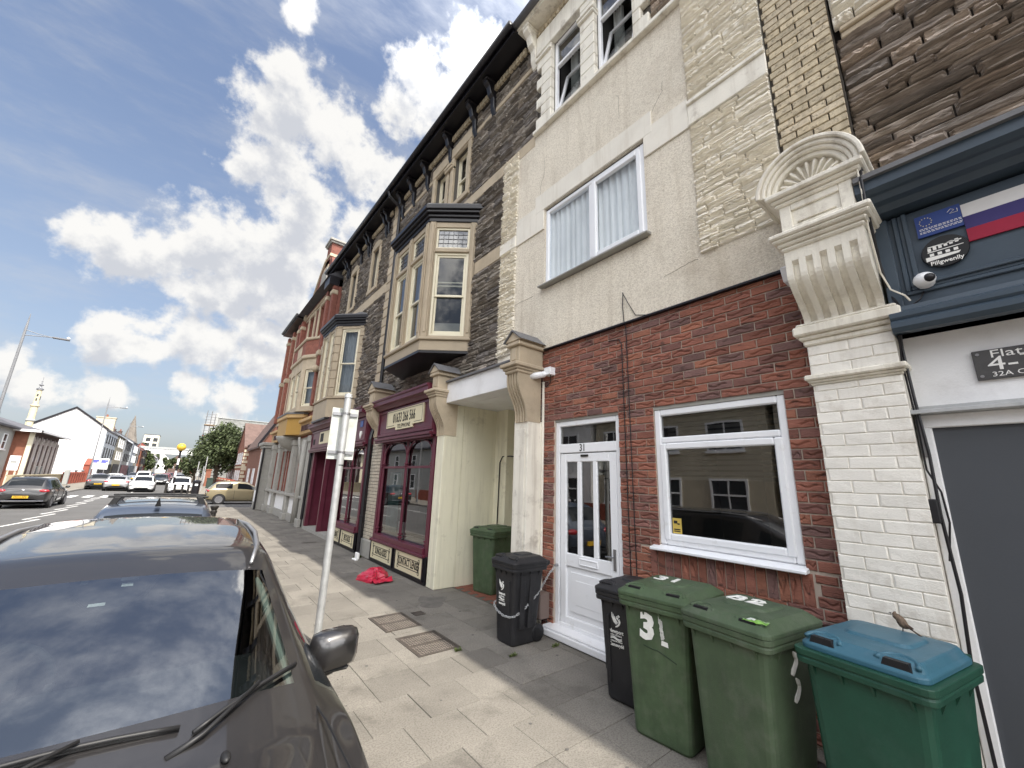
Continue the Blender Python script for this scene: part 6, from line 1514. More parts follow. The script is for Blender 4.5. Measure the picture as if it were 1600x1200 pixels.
for k in range(12):
    side = k % 3; x = (-6.0, -2.0, .1)[side]; y = 70+k*8.5+R.uniform(-1,1)
    car('parked_car', 'distant %s car, %s of the queue far along the street' % (flab[k % 6], ['number one','number two','number three','number four','number five','number six','number seven','number eight','number nine','number ten','number eleven','number twelve'][k]) , far_cols[k % 6], (x, y, -.12), 0 if side == 0 else pi, 4.2, 1.78, 1.48, group=cars)
# dark estate with roof bars, tail towards us
wg = car('parked_car', 'slate blue estate with black roof bars parked just ahead of the near car', P_blue, (-.16, 9.55, -.12), 0, 4.5, 1.78, 1.56, group=cars)
for y in (-1.05, -.35):
    rb = MB().tube([(-.60,y,1.635),(0,y,1.65),(.60,y,1.635)], .017, 8)
    for s in (-1, 1): rb.prism([(s*.45,1.63),(s*.53,1.63),(s*.59,1.49),(s*.50,1.50)], 'y', y-.045, y+.045)
    obj('roof_bar', rb, M_trim, wg, bevel=.006)
obj('aerial_fin', MB().loft([[(-.035,-1.74,1.535),(.035,-1.74,1.535),(.02,-1.60,1.555),(-.02,-1.60,1.555)],[(-.006,-1.755,1.65),(.006,-1.755,1.65),(.004,-1.71,1.65),(-.004,-1.71,1.65)]]), P_black, wg)
# the near dark car in front of the camera
P_suv = paint('charcoal_metallic', (.0125,.0115,.012), .0, rough=.4)
SUVST = [(0,.35,.66,.72,.74,.60),(.02,.28,.78,.90,.84,.70),(.09,.24,.90,.97,.965,.80),(.16,.22,.97,.99,1.02,.83),(.203,.22,1.0,1,1.045,.86),(.220,.22,1.005,1,1.060,.865),(.447,.22,1.06,1,-.05,.715),(.462,.22,1.06,1,-.042,.72),(.53,.22,1.07,1,-.02,.725),(.63,.22,1.08,1,-.005,.73),(.655,.22,1.08,1,0,.73),(.80,.22,1.10,1,0,.73),(.90,.24,1.11,.99,-.006,.73),(.965,.3,1.08,.95,1.20,.76),(.985,.34,.98,.92,1.02,.78),(1,.42,.7,.86,.76,.72)]
suv = thing('parked_car', 'large charcoal car with its windscreen and bonnet facing the camera', 'car', (-.12, 3.38, -.12), cars, local=True, rz=pi)
SL, SW, SH = 4.5, 1.84, 1.63
sh = car_shell(SL, SW, SH, SUVST, (5, 12), (6, 9,), 2, .955, {0:.10, 1:.12, 2:.12, 3:.14, 4:.19, 5:.19, 6:.05, 7:.05})
obj('body', sh[0], P_suv, suv); 
M_wsg = glass('windscreen_glass', (.38,.43,.43), .25, 1.0)
obj('windscreen', sh[1], M_wsg, suv); obj('side_window', sh[2], M_cglass, suv); obj('rear_window', sh[3], M_cglass, suv)
def sw(p): return (-(p[0]+.12), -(p[1]-3.38), p[2]+.12)
def SWM(mb): mb.v = [sw(p) for p in mb.v]; return mb
for s in (-1, 1):
    wheel(suv, s*(SW/2-.03), 1.32, .36, .24); wheel(suv, s*(SW/2-.03), -1.33, .36, .24)
    rail = [(-.12+s*.545,2.98,1.40),(-.12+s*.60,3.25,1.462),(-.12+s*.64,3.7,1.488),(-.12+s*.655,4.3,1.49),(-.12+s*.645,4.9,1.465),(-.12+s*.62,5.2,1.40)]
    obj('roof_rail', SWM(MB().tube(rail, [.010,.015,.015,.015,.015,.010], 8)), M_steel, suv, smooth=True)
# door mirrors
def suvmirror(s):
    def q(x, y, z): return (-.12+s*(x+.12), y, z)
    rings = []
    for t, sx, sz in ((0,.02,.02),(.04,.095,.075),(.35,.135,.105),(.75,.125,.10),(1,.10,.085)):
        y = 2.64+t*.17; rings.append([q(.885+.0+sx*max(-1,min(1,1.25*cos(a)))*(1 if True else 1), y, .93+sz*max(-1,min(1,1.25*sin(a)))+.01*cos(a)) for a in [2*pi*k/16 for k in range(16)]])
    m = obj('door_mirror', SWM(MB().loft(rings)), P_suv, suv, smooth=True)
    obj('mirror_base', SWM(MB().tube([q(.885,2.74,.845),q(.80,2.74,.82),q(.70,2.72,.80),q(.63,2.66,.84)], [.05,.045,.045,.05], 10)), M_trim, m, smooth=True)
    obj('mirror_foot', SWM(MB().box(*sorted((q(.80,0,0)[0], q(.97,0,0)[0])), 2.66, 2.80, .825, .85)), M_trim, m, bevel=.015)
    obj('mirror_glass', SWM(MB().box(*sorted((q(.80,0,0)[0], q(.97,0,0)[0])), 2.812, 2.816, .86, 1.0)), M_chrome, m)
suvmirror(1); suvmirror(-1)
# wipers on the windscreen foot
def wsz(x, y): return .955+(y-1.96-.13*min(1, ((x+.12)/.72)**2))*.43
def wip(a, b, piv, nm):
    n = 7; bl_ = []
    for i in range(n+1):
        t = i/n; x = a[0]+(b[0]-a[0])*t; y = a[1]+(b[1]-a[1])*t; bl_.append((x, y-.01, wsz(x, y)+.026+.008*sin(pi*t)))
    m = obj('wiper', SWM(MB().tube(bl_, .008, 6).tube([(p[0],p[1]+.004,p[2]-.012) for p in bl_], .005, 5)), M_trim, suv, smooth=True)
    mid = bl_[4]; p0 = (piv[0], piv[1], wsz(piv[0], piv[1])+.01)
    obj('wiper_arm', SWM(MB().tube([p0, (piv[0]+(mid[0]-piv[0])*.35, piv[1]+(mid[1]-piv[1])*.3-.02, p0[2]+.03), (mid[0], mid[1]-.005, mid[2]+.018)], [.013,.009,.006], 8)), M_trim, m, smooth=True)
wip((.20,2.04), (.575,2.28), (.13,1.98), 'a'); wip((-.45,2.09), (.16,2.07), (-.5,2.0), 'b')
# cowl, screen surround, scuttle
cw = []
for i in range(21):
    u = -1+i/10; x = -.12+u*.71; y = 1.93+.24*u*u; cw.append([(x, y-.11, .925), (x, y-.03, .935), (x, y+.04, .955)])
obj('cowl', SWM(MB().grid(cw)), M_trim, suv, smooth=True)
obj('bonnet_washer', SWM(MB().ball((.30,1.93,.945), .016, .035, .012)), M_trim, suv, smooth=True)
obj('bonnet_seam', SWM(MB().tube([(.63,2.25,.945),(.655,2.0,.93),(.66,1.6,.90),(.62,1.3,.84)], .005, 5)), M_trim, suv)
# interior
M_int = mat('car_interior', (.035,.036,.038), .9, .1, local=True)
obj('dashboard', SWM(MB().prism([(2.3,.6),(2.33,.93),(2.55,.985),(2.85,.96),(2.95,.80),(2.95,.6)], 'x', -.80, .56)), M_int, suv, bevel=.03)
stw = MB()
ringp = [(-.48+.18*cos(2*pi*k/20), 3.02+.06*sin(2*pi*k/20), .93+.17*sin(2*pi*k/20)) for k in range(21)]
obj('steering_wheel', SWM(stw.tube(ringp, .016, 8).box(-.55,-.41,3.0,3.04,.90,.97)), M_int, suv, smooth=True)
for x in (-.50, .26):
    sh_ = obj('seat', SWM(MB().box(x-.25,x+.25,3.25,3.75,.35,.55).prism([(3.65,.5),(3.80,.5),(3.98,1.1),(3.88,1.12)], 'x', x-.25, x+.25)), M_int, suv, bevel=.05)
    obj('headrest', SWM(MB().box(x-.13,x+.13,3.90,4.0,1.14,1.30)), M_int, sh_, bevel=.04)
obj('cabin_floor', SWM(MB().box(-.85,.61,2.3,5.1,.2,.3).box(-.8,.56,4.9,4.95,.3,1.1)), M_int, suv)
def insc(x, y, d=.02): return (x, y, wsz(x, y)-d-.008)
obj('pillar_trim', SWM(MB().loft([[insc(.545,2.24,.02),insc(.60,2.24,.02),insc(.60,2.25,.06),insc(.545,2.25,.06)],[insc(.525,2.40,.015),insc(.578,2.40,.015),insc(.578,2.41,.06),insc(.525,2.41,.06)],[insc(.495,2.62,.015),insc(.545,2.62,.015),insc(.545,2.64,.06),insc(.495,2.64,.06)],[insc(.465,2.85,.012),insc(.505,2.85,.012),insc(.505,2.87,.05),insc(.465,2.87,.05)],[insc(.455,2.96,.015),insc(.475,2.96,.015),insc(.475,2.97,.05),insc(.455,2.97,.05)]])), mat('pillar_trim_cream', (.46,.51,.44), .6), suv, bevel=.008)
pod = obj('sensor_pod', SWM(MB().loft([[insc(-.33,3.02,.015),insc(.02,3.02,.015),insc(.02,3.05,.07),insc(-.33,3.05,.07)],[insc(-.28,2.88,.015),insc(-.03,2.88,.015),insc(-.03,2.93,.08),insc(-.28,2.93,.08)],[insc(-.21,2.78,.015),insc(-.10,2.78,.015),insc(-.10,2.82,.06),insc(-.21,2.82,.06)]])), M_black, suv, bevel=.012)
def lbl(x0, x1, y0, y1, m):
    return obj('label', SWM(MB().add([insc(x0,y0,.012),insc(x1,y0,.012),insc(x1*.97+x0*.03,y1,.012),insc(x0*.97+x1*.03,y1,.012)], [(0,1,2,3)])), m, pod)
M_lab = mat('paper_label', (.8,.8,.78), .6)
lbl(-.285,-.255,2.965,3.01,M_lab); lbl(-.14,-.07,2.965,2.99,M_lab); lbl(-.13,-.085,2.92,2.945,M_lab); lbl(-.225,-.165,2.80,2.82,M_lab)
obj('rear_view_mirror', SWM(MB().box(-.26,-.02,3.12,3.15,1.20,1.28)), M_int, suv, bevel=.02)
obj('number_plate', SWM(MB().box(-.38,.14,1.115,1.14,.32,.43)), M_plw, suv)
for s in (-1, 1):
    obj('headlight', SWM(MB().ball((-.12+s*.66,1.26,.66), .20, .14, .08)), M_head, suv, smooth=True)
obj('grille', SWM(MB().box(-.62,.38,1.12,1.25,.46,.62)), M_trim, suv, bevel=.02)

# ================================================================ wheelie bins
P_grn = mat('bin_green', (.060,.095,.048), .55, .22, 6, .25, 120, local=True, dirt_shade=(.13,.14,.105,.55), ds=7, streak=(.04,.055,.035,.5))
P_grn2 = mat('bin_green_faded', (.060,.092,.050), .6, .18, 4, .25, 120, local=True, dirt_shade=(.14,.15,.12,.5), ds=6, streak=(.045,.058,.04,.5))
P_dgn = mat('bin_bottle_green', (.012,.062,.038), .45, .14, 5, .2, 120, local=True, dirt_shade=(.05,.10,.08,.3), ds=6)
P_blu = mat('bin_lid_blue', (.040,.125,.175), .42, .12, 4, .2, 90, local=True, dirt_shade=(.14,.2,.25,.35), ds=5)
P_blk = mat('bin_black', (.018,.018,.020), .5, .18, 5, .2, 120, local=True, dirt_shade=(.05,.05,.05,.4), ds=6)
M_wpaint = mat('white_hand_paint', (.78,.78,.74), .7, .1, 20, local=True)
def rrect(w, d, z, r, n=3, cx=0, cy=0):
    p = []
    for (sx, sy, a0) in ((1,1,0),(-1,1,pi/2),(-1,-1,pi),(1,-1,3*pi/2)):
        for k in range(n+1):
            a = a0+pi/2*k/n; p.append((cx+sx*(d/2-r)+r*cos(a), cy+sy*(w/2-r)+r*sin(a), z))
    return p
def wheelie(label, loc, rz, size=240, m=None, lidm=None, tilt=0, group='wheelie bins on the pavement', style=0):
    """wheelie bin: front faces -x, origin at the centre of the base"""
    m = m or P_grn; lidm = lidm or m
    if size == 240: wb, db, wt, dt, hr = .47, .50, .56, .66, 1.0
    else: wb, db, wt, dt, hr = .34, .38, .44, .50, .90
    t = thing('wheelie_bin', label, 'bin', loc, group, local=True, rz=rz)
    ox = (dt-db)/2*.55
    rings = []
    for k in range(7):
        u = k/6; rings.append(rrect(wb+(wt-wb)*u, db+(dt-db)*u, .025+(hr-.03)*u, .05, 3, ox*u, 0))
    b = MB().loft([rrect(wb-.03, db-.03, 0, .04, 3)]+rings)
    for y in (-.33, .33):
        for s_ in (1,):
            b.prism([(-db/2-.012,.14),(-db/2+.03,.14),(-dt/2+ox+.03,hr-.18),(-dt/2+ox-.012,hr-.18)], 'y', y*wb-.012, y*wb+.012) if size != 240 and y else None
    body = obj('body', b, m, t, bevel=.004)
    for s in (-1, 1):
        for q in (-.22, .10):
            if size != 240: obj('rib', MB().prism([(q*db-.035,.2),(q*db+.035,.2),(q*dt+.04+ox,hr-.1),(q*dt-.04+ox,hr-.1)], 'y', s*(wb/2-.01), s*(wt/2+.002)), m, body, bevel=.004)
    rim = MB().loft([rrect(wt+.01, dt+.01, hr-.068, .05, 3, ox), rrect(wt+.06, dt+.065, hr-.062, .05, 3, ox), rrect(wt+.066, dt+.07, hr-.034, .05, 3, ox), rrect(wt+.056, dt+.06, hr-.030, .05, 3, ox), rrect(wt+.056, dt+.06, hr-.024, .05, 3, ox), rrect(wt+.072, dt+.077, hr-.018, .05, 3, ox), rrect(wt+.075, dt+.08, hr+.015, .05, 3, ox), rrect(wt+.02, dt+.02, hr+.018, .04, 3, ox)])
    obj('rim', rim, m, t, bevel=.003)
    for y in (-.38, -.1, .15, .4): obj('gusset', MB().prism([(-dt/2+ox-.028,hr-.05),(-dt/2+ox+.01,hr-.05),(-dt/2+ox+.005,hr-.12)], 'y', y*wt-.006, y*wt+.006), m, t)
    for x in (-.3, 0, .3): 
        for s in (-1, 1): obj('gusset', MB().prism([(s*(wt/2+.028),hr-.05),(s*(wt/2-.01),hr-.05),(s*(wt/2-.006),hr-.13)], 'x', x*dt-.006+ox, x*dt+.006+ox), m, t)
    sh = -.07 if style == 1 else 0
    lid = MB().loft([rrect(wt+.085+sh, dt+.09+sh, hr+.018, .06, 4, ox), rrect(wt+.085+sh, dt+.09+sh, hr+.045, .06, 4, ox), rrect(wt+.05+sh*.9, dt+.05+sh*.9, hr+.058, .06, 4, ox), rrect(wt-.02+sh*.3, dt-.03+sh*.3, hr+.085, .06, 4, ox+.005), rrect(wt-.06, dt-.07, hr+.098, .06, 4, ox+.01), rrect(wt-.20, dt-.22, hr+.104, .05, 4, ox+.02)])
    ld = obj('lid', lid, lidm, t, bevel=.004, smooth=False)
    pn = MB().loft([rrect(wt-.22, dt*.50, hr+.095, .06, 4, ox+.05), rrect(wt-.26, dt*.45, hr+.118, .06, 4, ox+.05), rrect(wt-.30, dt*.40, hr+.12, .05, 4, ox+.05)])
    obj('lid_panel', pn, lidm, ld, bevel=.004)
    gx = -dt/2+ox
    for s in (-1, 1):
        y = s*wt*.30
        P = []
        for k in range(9):
            a = pi*k/8; P.append((gx+.02+.075*sin(a), y+.085*cos(a), hr+.078+.022*sin(a)))
        gr = obj('grip', MB().tube(P, .013, 6), lidm, ld, smooth=True)
        obj('grip_recess', MB().prism([(y-.065,hr+.05),(y+.065,hr+.05),(y+.05,hr+.092),(y-.05,hr+.092)], 'x', gx+.005, gx+.07), M_blackp, gr)
    bx = dt/2+ox+.09
    hd = MB().tube([(bx,-wt*.42,hr-.005),(bx,wt*.42,hr-.005)], .016, 8)
    for y in (-wt*.42, -wt*.14, wt*.14, wt*.42): hd.prism([(dt/2+ox,hr-.07),(bx+.02,hr-.01),(bx+.02,hr+.03),(dt/2+ox-.02,hr+.055)], 'y', y-.012, y+.012)
    obj('handle', hd, m, t, bevel=.004)
    for s in (-1, 1):
        w = obj('wheel', MB().lathe([(.03,-.025),(.09,-.028),(.10,-.02),(.10,.02),(.09,.028),(.03,.025)], (0,0,0), 18, 'y'), M_blackp, t, smooth=True)
        w.location = (db/2+.025, s*(wb/2-.015), .10)
        h = obj('hub', MB().lathe([(.01,s*.030-.004),(.05,s*.030-.004),(.05,s*.030+.004),(.01,s*.030+.006)], (0,0,0), 12, 'y'), M_trim, w)
    obj('axle', MB().tube([(db/2+.025,-wb/2,.10),(db/2+.025,wb/2,.10)], .012, 6), M_steel, t)
    t['top'] = hr
    return t
def onfront(t, mb, name, m, ox=0):
    return obj(name, mb, m, t)
def fx_(size, z):   # front face x at height z in bin coordinates
    if size == 240: db, dt, hr = .50, .66, 1.0
    else: db, dt, hr = .38, .50, .90
    u = (z-.025)/(hr-.03); ox = (dt-db)/2*.55*u
    return ox-(db+(dt-db)*u)/2
def slab_text(t, body, size, bs, y, z, m, sx=1., bold=0., rot=0.):
    o = text('lettering', body, size, m, t, (0, 0, 0), sx=sx, bold=bold, rx=rot)
    for v in o.data.vertices: v.co.y += y; v.co.z += z; v.co.x += fx_(bs, v.co.z)-.003
    return o
def phoenix(t, bs, y, z, s):
    mb = MB()
    def T(p): return (fx_(bs, z+p[1]*s)-.004, y-p[0]*s, z+p[1]*s)
    fe = [[(-.45,1.0),(-.42,.55),(-.2,.1),(.1,-.15)],[(-.3,.85),(-.25,.5),(-.05,.15),(.2,-.05)],[(-.12,.68),(-.08,.45),(.1,.2),(.3,.05)],[(.32,.75),(.1,.62),(.12,.5),(.42,.3),(.45,.05),(.25,-.2),(-.02,-.36)],[(.42,.68),(.28,.55),(.30,.45)],[(.5,.5),(.58,.2),(.45,-.1),(.2,-.33),(-.05,-.42)],[(.35,.85),(.45,.72),(.55,.70)]]
    for f in fe:
        P = [Vector(T(p)) for p in f]; Q = []
        for i in range(len(P)-1):
            for k in range(4): Q.append(P[i].lerp(P[i+1], k/4))
        Q.append(P[-1]); n = len(Q)
        mb.tube(Q, [s*(.012+.055*sin(pi*(.1+.85*i/n))) for i in range(n)], 5)
    mb.v = [(min(max(x, fx_(bs, zz)-.006), fx_(bs, zz)+.002), yy, zz) for x, yy, zz in mb.v]
    return obj('emblem', mb, M_wpaint, t)
def crest(t, bs, y, z):
    phoenix(t, bs, y, z, .085)
    slab_text(t, 'Newport', .047, bs, y, z-.075, M_wpaint, .88, .0006)
    slab_text(t, 'CITY COUNCIL', .018, bs, y, z-.108, M_wpaint, 1.0)
    mb = MB()
    for dz in (-.128,-.139): mb.tube([(fx_(bs,z+dz)-.004,y+.06-.12*k/8,z+dz+.008*sin(k*.8)) for k in range(9)], .004, 4)
    obj('wave', mb, M_wpaint, t)
    slab_text(t, 'CYNGOR DINAS', .017, bs, y, z-.158, M_wpaint, 1.0)
    slab_text(t, 'Casnewydd', .041, bs, y, z-.188, M_wpaint, .82, .0006)
k1 = wheelie('black wheelie bin chained to the brick left of the white door', (3.62, 4.31, 0), rad(-1), 140, P_blk)
crest(k1, 140, .05, .63)
k2 = wheelie('black wheelie bin half hidden between the white door and the green bin painted 3', (3.66, 2.62, 0), rad(4), 140, P_blk)
crest(k2, 140, .035, .66)
g0 = wheelie('dark green wheelie bin standing inside the cream passage', (4.73, 6.36, 0), rad(10), 240, P_grn)
g1 = wheelie('green wheelie bin with a hand painted 3 on its front', (3.47, 2.09, 0), rad(4.5), 240, P_grn)
slab_text(g1, '3', .26, 240, .06, .80, M_wpaint, 1.05, .012, rad(-4))
dl_ = MB()
R = random.Random(5)
def dab(mb, t, bs, pts, w0, z0):
    for (y, z) in pts:
        for _ in range(5):
            a = y+R.uniform(-w0,w0); b = z+R.uniform(-z0,z0); h = R.uniform(.008,.03); ww = R.uniform(.004,.012)
            mb.add([(fx_(bs,b-h)-.004,a-ww,b-h),(fx_(bs,b-h)-.004,a+ww,b-h),(fx_(bs,b+h)-.004,a+ww*.7,b+h),(fx_(bs,b+h)-.004,a-ww*.7,b+h)], [(0,1,2,3)])
dab(dl_, g1, 240, [(-.055,.88),(-.06,.84),(-.065,.79),(-.07,.75)], .010, .02); dl_.add([(fx_(240,.72)-.004,-.055,.705),(fx_(240,.72)-.004,-.115,.70),(fx_(240,.74)-.004,-.11,.735),(fx_(240,.74)-.004,-.06,.74)], [(0,1,2,3)])
obj('worn_stroke', dl_, M_wpaint, g1)
cr_ = MB()
cr_.tube([(fx_(240,.66)-.001,.10,.665),(fx_(240,.655)-.001,.03,.655),(fx_(240,.655)-.001,-.02,.655),(fx_(240,.63)-.001,-.10,.63),(fx_(240,.61)-.001,-.17,.605)], .004, 5)
obj('dent_crease', cr_, mat('crease_dark_green', (.02,.035,.018), .7), g1)
def lidtext(t, body, x, y, z, size, rot=0):
    o = text('lettering', body, size, M_wpaint, t, (x, y, z), '+zx', sx=1.2, bold=.003, rx=rot); return o
lidtext(g1, '31', .09, .04, 1.122, .21, rad(3))
g2 = wheelie('faded green wheelie bin with white daubs and a sachet on its lid', (3.345, 1.415, 0), rad(-8), 240, P_grn2)
lidtext(g2, '32', .11, .04, 1.122, .21, rad(8))
wd = MB(); R = random.Random(15)
for k in range(4): wd.tube([(.10+R.uniform(-.06,.06), .06+R.uniform(-.13,.13), 1.121), (.13+R.uniform(-.06,.06), .05+R.uniform(-.13,.13), 1.122)], R.uniform(.006,.012), 5)
wd.v = [(x, y, min(z, 1.125)) for x, y, z in wd.v]; obj('paint_daub', wd, M_wpaint, g2)
sd = MB()
for (x, y0_, z0) in ((.02,-.283,.90),(.04,-.272,.74)): 
    P = [(x+.03*sin(k*.7), y0_-.0+.0015*k, z0-.022*k) for k in range(7)]
    sd.tube(P, [.006,.018,.012,.014,.016,.02,.012], 5)
sd.v = [(x, max(y, -.292+(.93-z)*.05-.004), z) for x, y, z in sd.v]
obj('paint_smear', sd, M_wpaint, g2)
g3 = wheelie('bottle green wheelie bin with a blue lid beside the grey door', (3.335, .685, 0), rad(-10), 240, P_dgn, P_blu, style=1)
# sachet on the lid
pk = thing('snack_wrapper', 'flattened green and white wrapper lying on the faded green bin lid', 'wrapper', (3.08, 1.25, 1.09))
pp = []
for i in range(9):
    pp.append([(3.04+j*.016+.004*sin(i), 1.315-i*.018, 1.092+.012*sin(pi*j/5)*sin(pi*i/8)+.003*sin(i*2.1+j)) for j in range(6)])
obj('film', MB().grid(pp), mat('wrapper_green', (.20,.42,.08), .25, .4, 30, coat=1), pk, smooth=True)
obj('white_band', MB().grid([[(a[0], a[1], a[2]+.0015) for a in r[1:4]] for r in pp[1:5]]), mat('wrapper_white', (.75,.8,.72), .3, .3, 60), pk, smooth=True)
# chain
chn = thing('chain', 'steel chain looped round the black bin and fixed to the brick', 'chain', (3.7, 4.2, .4))
cp_ = [(3.74,4.545,.50),(3.60,4.545,.44),(3.44,4.535,.42),(3.40,4.49,.40),(3.385,4.40,.355),(3.388,4.28,.325),(3.40,4.17,.33),(3.44,4.12,.345),(3.55,4.105,.40),(3.68,4.10,.48),(3.80,4.11,.56),(3.92,4.13,.66),(4.03,4.145,.76),(4.15,4.15,.84)]
pts = []
for a, b in zip(cp_, cp_[1:]):
    A, B = Vector(a), Vector(b); n = max(1, round((B-A).length/.03))
    pts += [A.lerp(B, k/n) for k in range(n)]
pts.append(Vector(cp_[-1]))
lk = []
for i, (A, B) in enumerate(zip(pts, pts[1:])):
    d = (B-A).normalized(); s = d.orthogonal().normalized(); u = d.cross(s)
    if i % 2: s = u
    c = (A+B)/2; L2 = .023; w = .010
    ring = [c+d*L2*.72*(1 if k < 5 else -1)+d*.010*cos(0)*0+s*w*cos(2*pi*(k+.5)/10+0) + d*(.010*sin(2*pi*(k+.5)/10)) for k in range(10)]
    P = []
    for k in range(12):
        a = 2*pi*k/12; P.append(c+d*(L2*.55*(1 if sin(a) > 0 else -1)+.012*sin(a))+s*w*cos(a))
    P.append(P[0]); lk.append(P)
for P in lk: obj('link', MB().tube(P, .0035, 5, cap=False), M_galv, chn, smooth=True)
obj('eye_bolt', MB().lathe([(.012,-.03),(.02,-.01),(.02,.02),(.008,.03)], (4.17,4.15,.85), 8, 'x'), M_steel, chn)
# little bird on the blue lid
bd = thing('bird', 'small brown sparrow perched at the back of the blue bin lid', 'bird', (3.58, .62, 1.12))
def bp(p):
    a = rad(-17); y, z = p[1]-.03, p[2]-.035
    y, z = y*cos(a)-z*sin(a), y*sin(a)+z*cos(a)
    return (3.58+p[0]*1.05, .60-y*.78, 1.168+z*.95)
prof = [(-.045,.055,.004),(-.040,.056,.013),(-.028,.056,.018),(-.016,.050,.016),(-.005,.043,.021),(.015,.035,.026),(.040,.028,.023),(.060,.022,.014),(.072,.019,.007)]
rings = []
for y, z, r in prof: rings.append([bp((r*1.1*cos(2*pi*k/10), y*.86, z+r*1.3*sin(2*pi*k/10))) for k in range(10)])
body = obj('body', MB().loft(rings), mat('sparrow_brown', (.13,.085,.055), .85, .4, 90, pal=[(.14,.10,.07)]), bd, smooth=True)
obj('beak', MB().loft([[bp((.005*cos(a), -.044, .056+.005*sin(a))) for a in [2*pi*k/6 for k in range(6)]], [bp((.0006*cos(a), -.060, .053+.0006*sin(a))) for a in [2*pi*k/6 for k in range(6)]]]), M_black, bd)
obj('wing', MB().loft([[bp((s*.022, .0, .045)), bp((s*.026,.005,.030)), bp((s*.02,.0,.02)), bp((s*.015,.0,.03))] for s in (1,)]+[[bp((.014,.085,.024)), bp((.016,.085,.020)), bp((.012,.085,.017)), bp((.01,.085,.02))]]), mat('sparrow_wing', (.055,.036,.025), .85, .3, 60), bd)
obj('wing', MB().loft([[bp((-.022, .0, .045)), bp((-.026,.005,.030)), bp((-.02,.0,.02)), bp((-.015,.0,.03))], [bp((-.014,.085,.024)), bp((-.016,.085,.020)), bp((-.012,.085,.017)), bp((-.01,.085,.02))]]), mat('sparrow_wing', (0,0,0)), bd)
obj('tail', MB().loft([[bp((x, .065, z)) for x, z in ((-.008,.019),(.008,.019),(.008,.014),(-.008,.014))], [bp((x, .135, z)) for x, z in ((-.012,.004),(.012,.004),(.012,.001),(-.012,.001))]]), mat('sparrow_wing', (0,0,0)), bd)
obj('cheek', MB().ball(bp((.010,-.026,.054)), .006, .010, .007).ball(bp((-.010,-.026,.054)), .006, .010, .007), mat('sparrow_cheek', (.45,.42,.38), .9), bd)
obj('leg', MB().tube([(3.585,.605,1.165),(3.585,.61,1.118)], .002, 5).tube([(3.572,.605,1.165),(3.572,.61,1.118)], .002, 5), M_black, bd)
# ================================================================ sign pole
sp = thing('sign_post', 'galvanised sign post with the back of a white parking plate', 'sign post', (1.575, 5.46, 0))
px_, py_ = 1.575, 5.46
obj('pole', MB().tube([(px_,py_,-.1),(px_-.005,py_,2.935)], .043, 20).tube([(px_-.005,py_,2.935),(px_-.005,py_,2.985)], [.050,.042], 20), M_galv, sp, smooth=False)
obj('strap', MB().lathe([(.043,2.05),(.0455,2.052),(.0455,2.062),(.043,2.064)], (px_,py_,0), 16), M_trim, sp)
Rm = Matrix.Translation((px_,py_,0)) @ Matrix.Rotation(rad(-6), 4, 'Z')
pb = MB().box(-.165,.165,.080,.084,2.13,2.80); pb.v = [tuple(Rm @ Vector(p)) for p in pb.v]
pl_ = obj('plate', pb, mat('sign_back_grey', (.50,.52,.50), .5, .08, 5, dirt_shade=(.34,.36,.24,.7), ds=6), sp, bevel=.01)
for z in (2.72, 2.22):
    q = MB().box(-.155,.155,.062,.08,z-.02,z+.02).lathe([(.043,z-.012),(.048,z-.012),(.048,z+.012),(.043,z+.012)], (0,0,0), 16); q.v = [tuple(Rm @ Vector(p)) for p in q.v]; obj('channel', q, M_steel, sp)
q = MB().box(-.16,-.10,.078,.0795,2.25,2.30).box(.09,.155,.078,.0795,2.25,2.30); q.v = [tuple(Rm @ Vector(p)) for p in q.v]; obj('bare_patch', q, M_upvc, pl_)
# ================================================================ things on the pavement
bag = thing('carrier_bag', 'crumpled red plastic bag on the pavement by the shop', 'bag', (3.3, 8.25, 0))
R = random.Random(31); P = []
for j in range(9):
    row = []
    for i in range(20):
        a = 2*pi*i/20; u = j/8
        rr = (.27+.08*sin(2*a+1)+.05*sin(5*a))*(cos(u*pi/2)**.7)*(1+R.uniform(-.09,.09))
        row.append((3.28+rr*cos(a)*.85, 8.22+rr*sin(a)*1.15, .004+.20*u**.8*(1+R.uniform(-.08,.08))+.03*max(0,sin(3*a))*u))
    row.append(row[0]); P.append(row)
obj('film', MB().grid(P), mat('red_plastic', (.50,.018,.050), .28, .12, 12, .6, 30, coat=.5), bag)
obj('loose_corner', MB().grid([[(3.12+.10*i, 7.93-.06*j+.02*i, .012+.03*R.random()+.05*(j == 1)) for i in range(5)] for j in range(4)]), mat('red_plastic', (0,0,0)), bag)
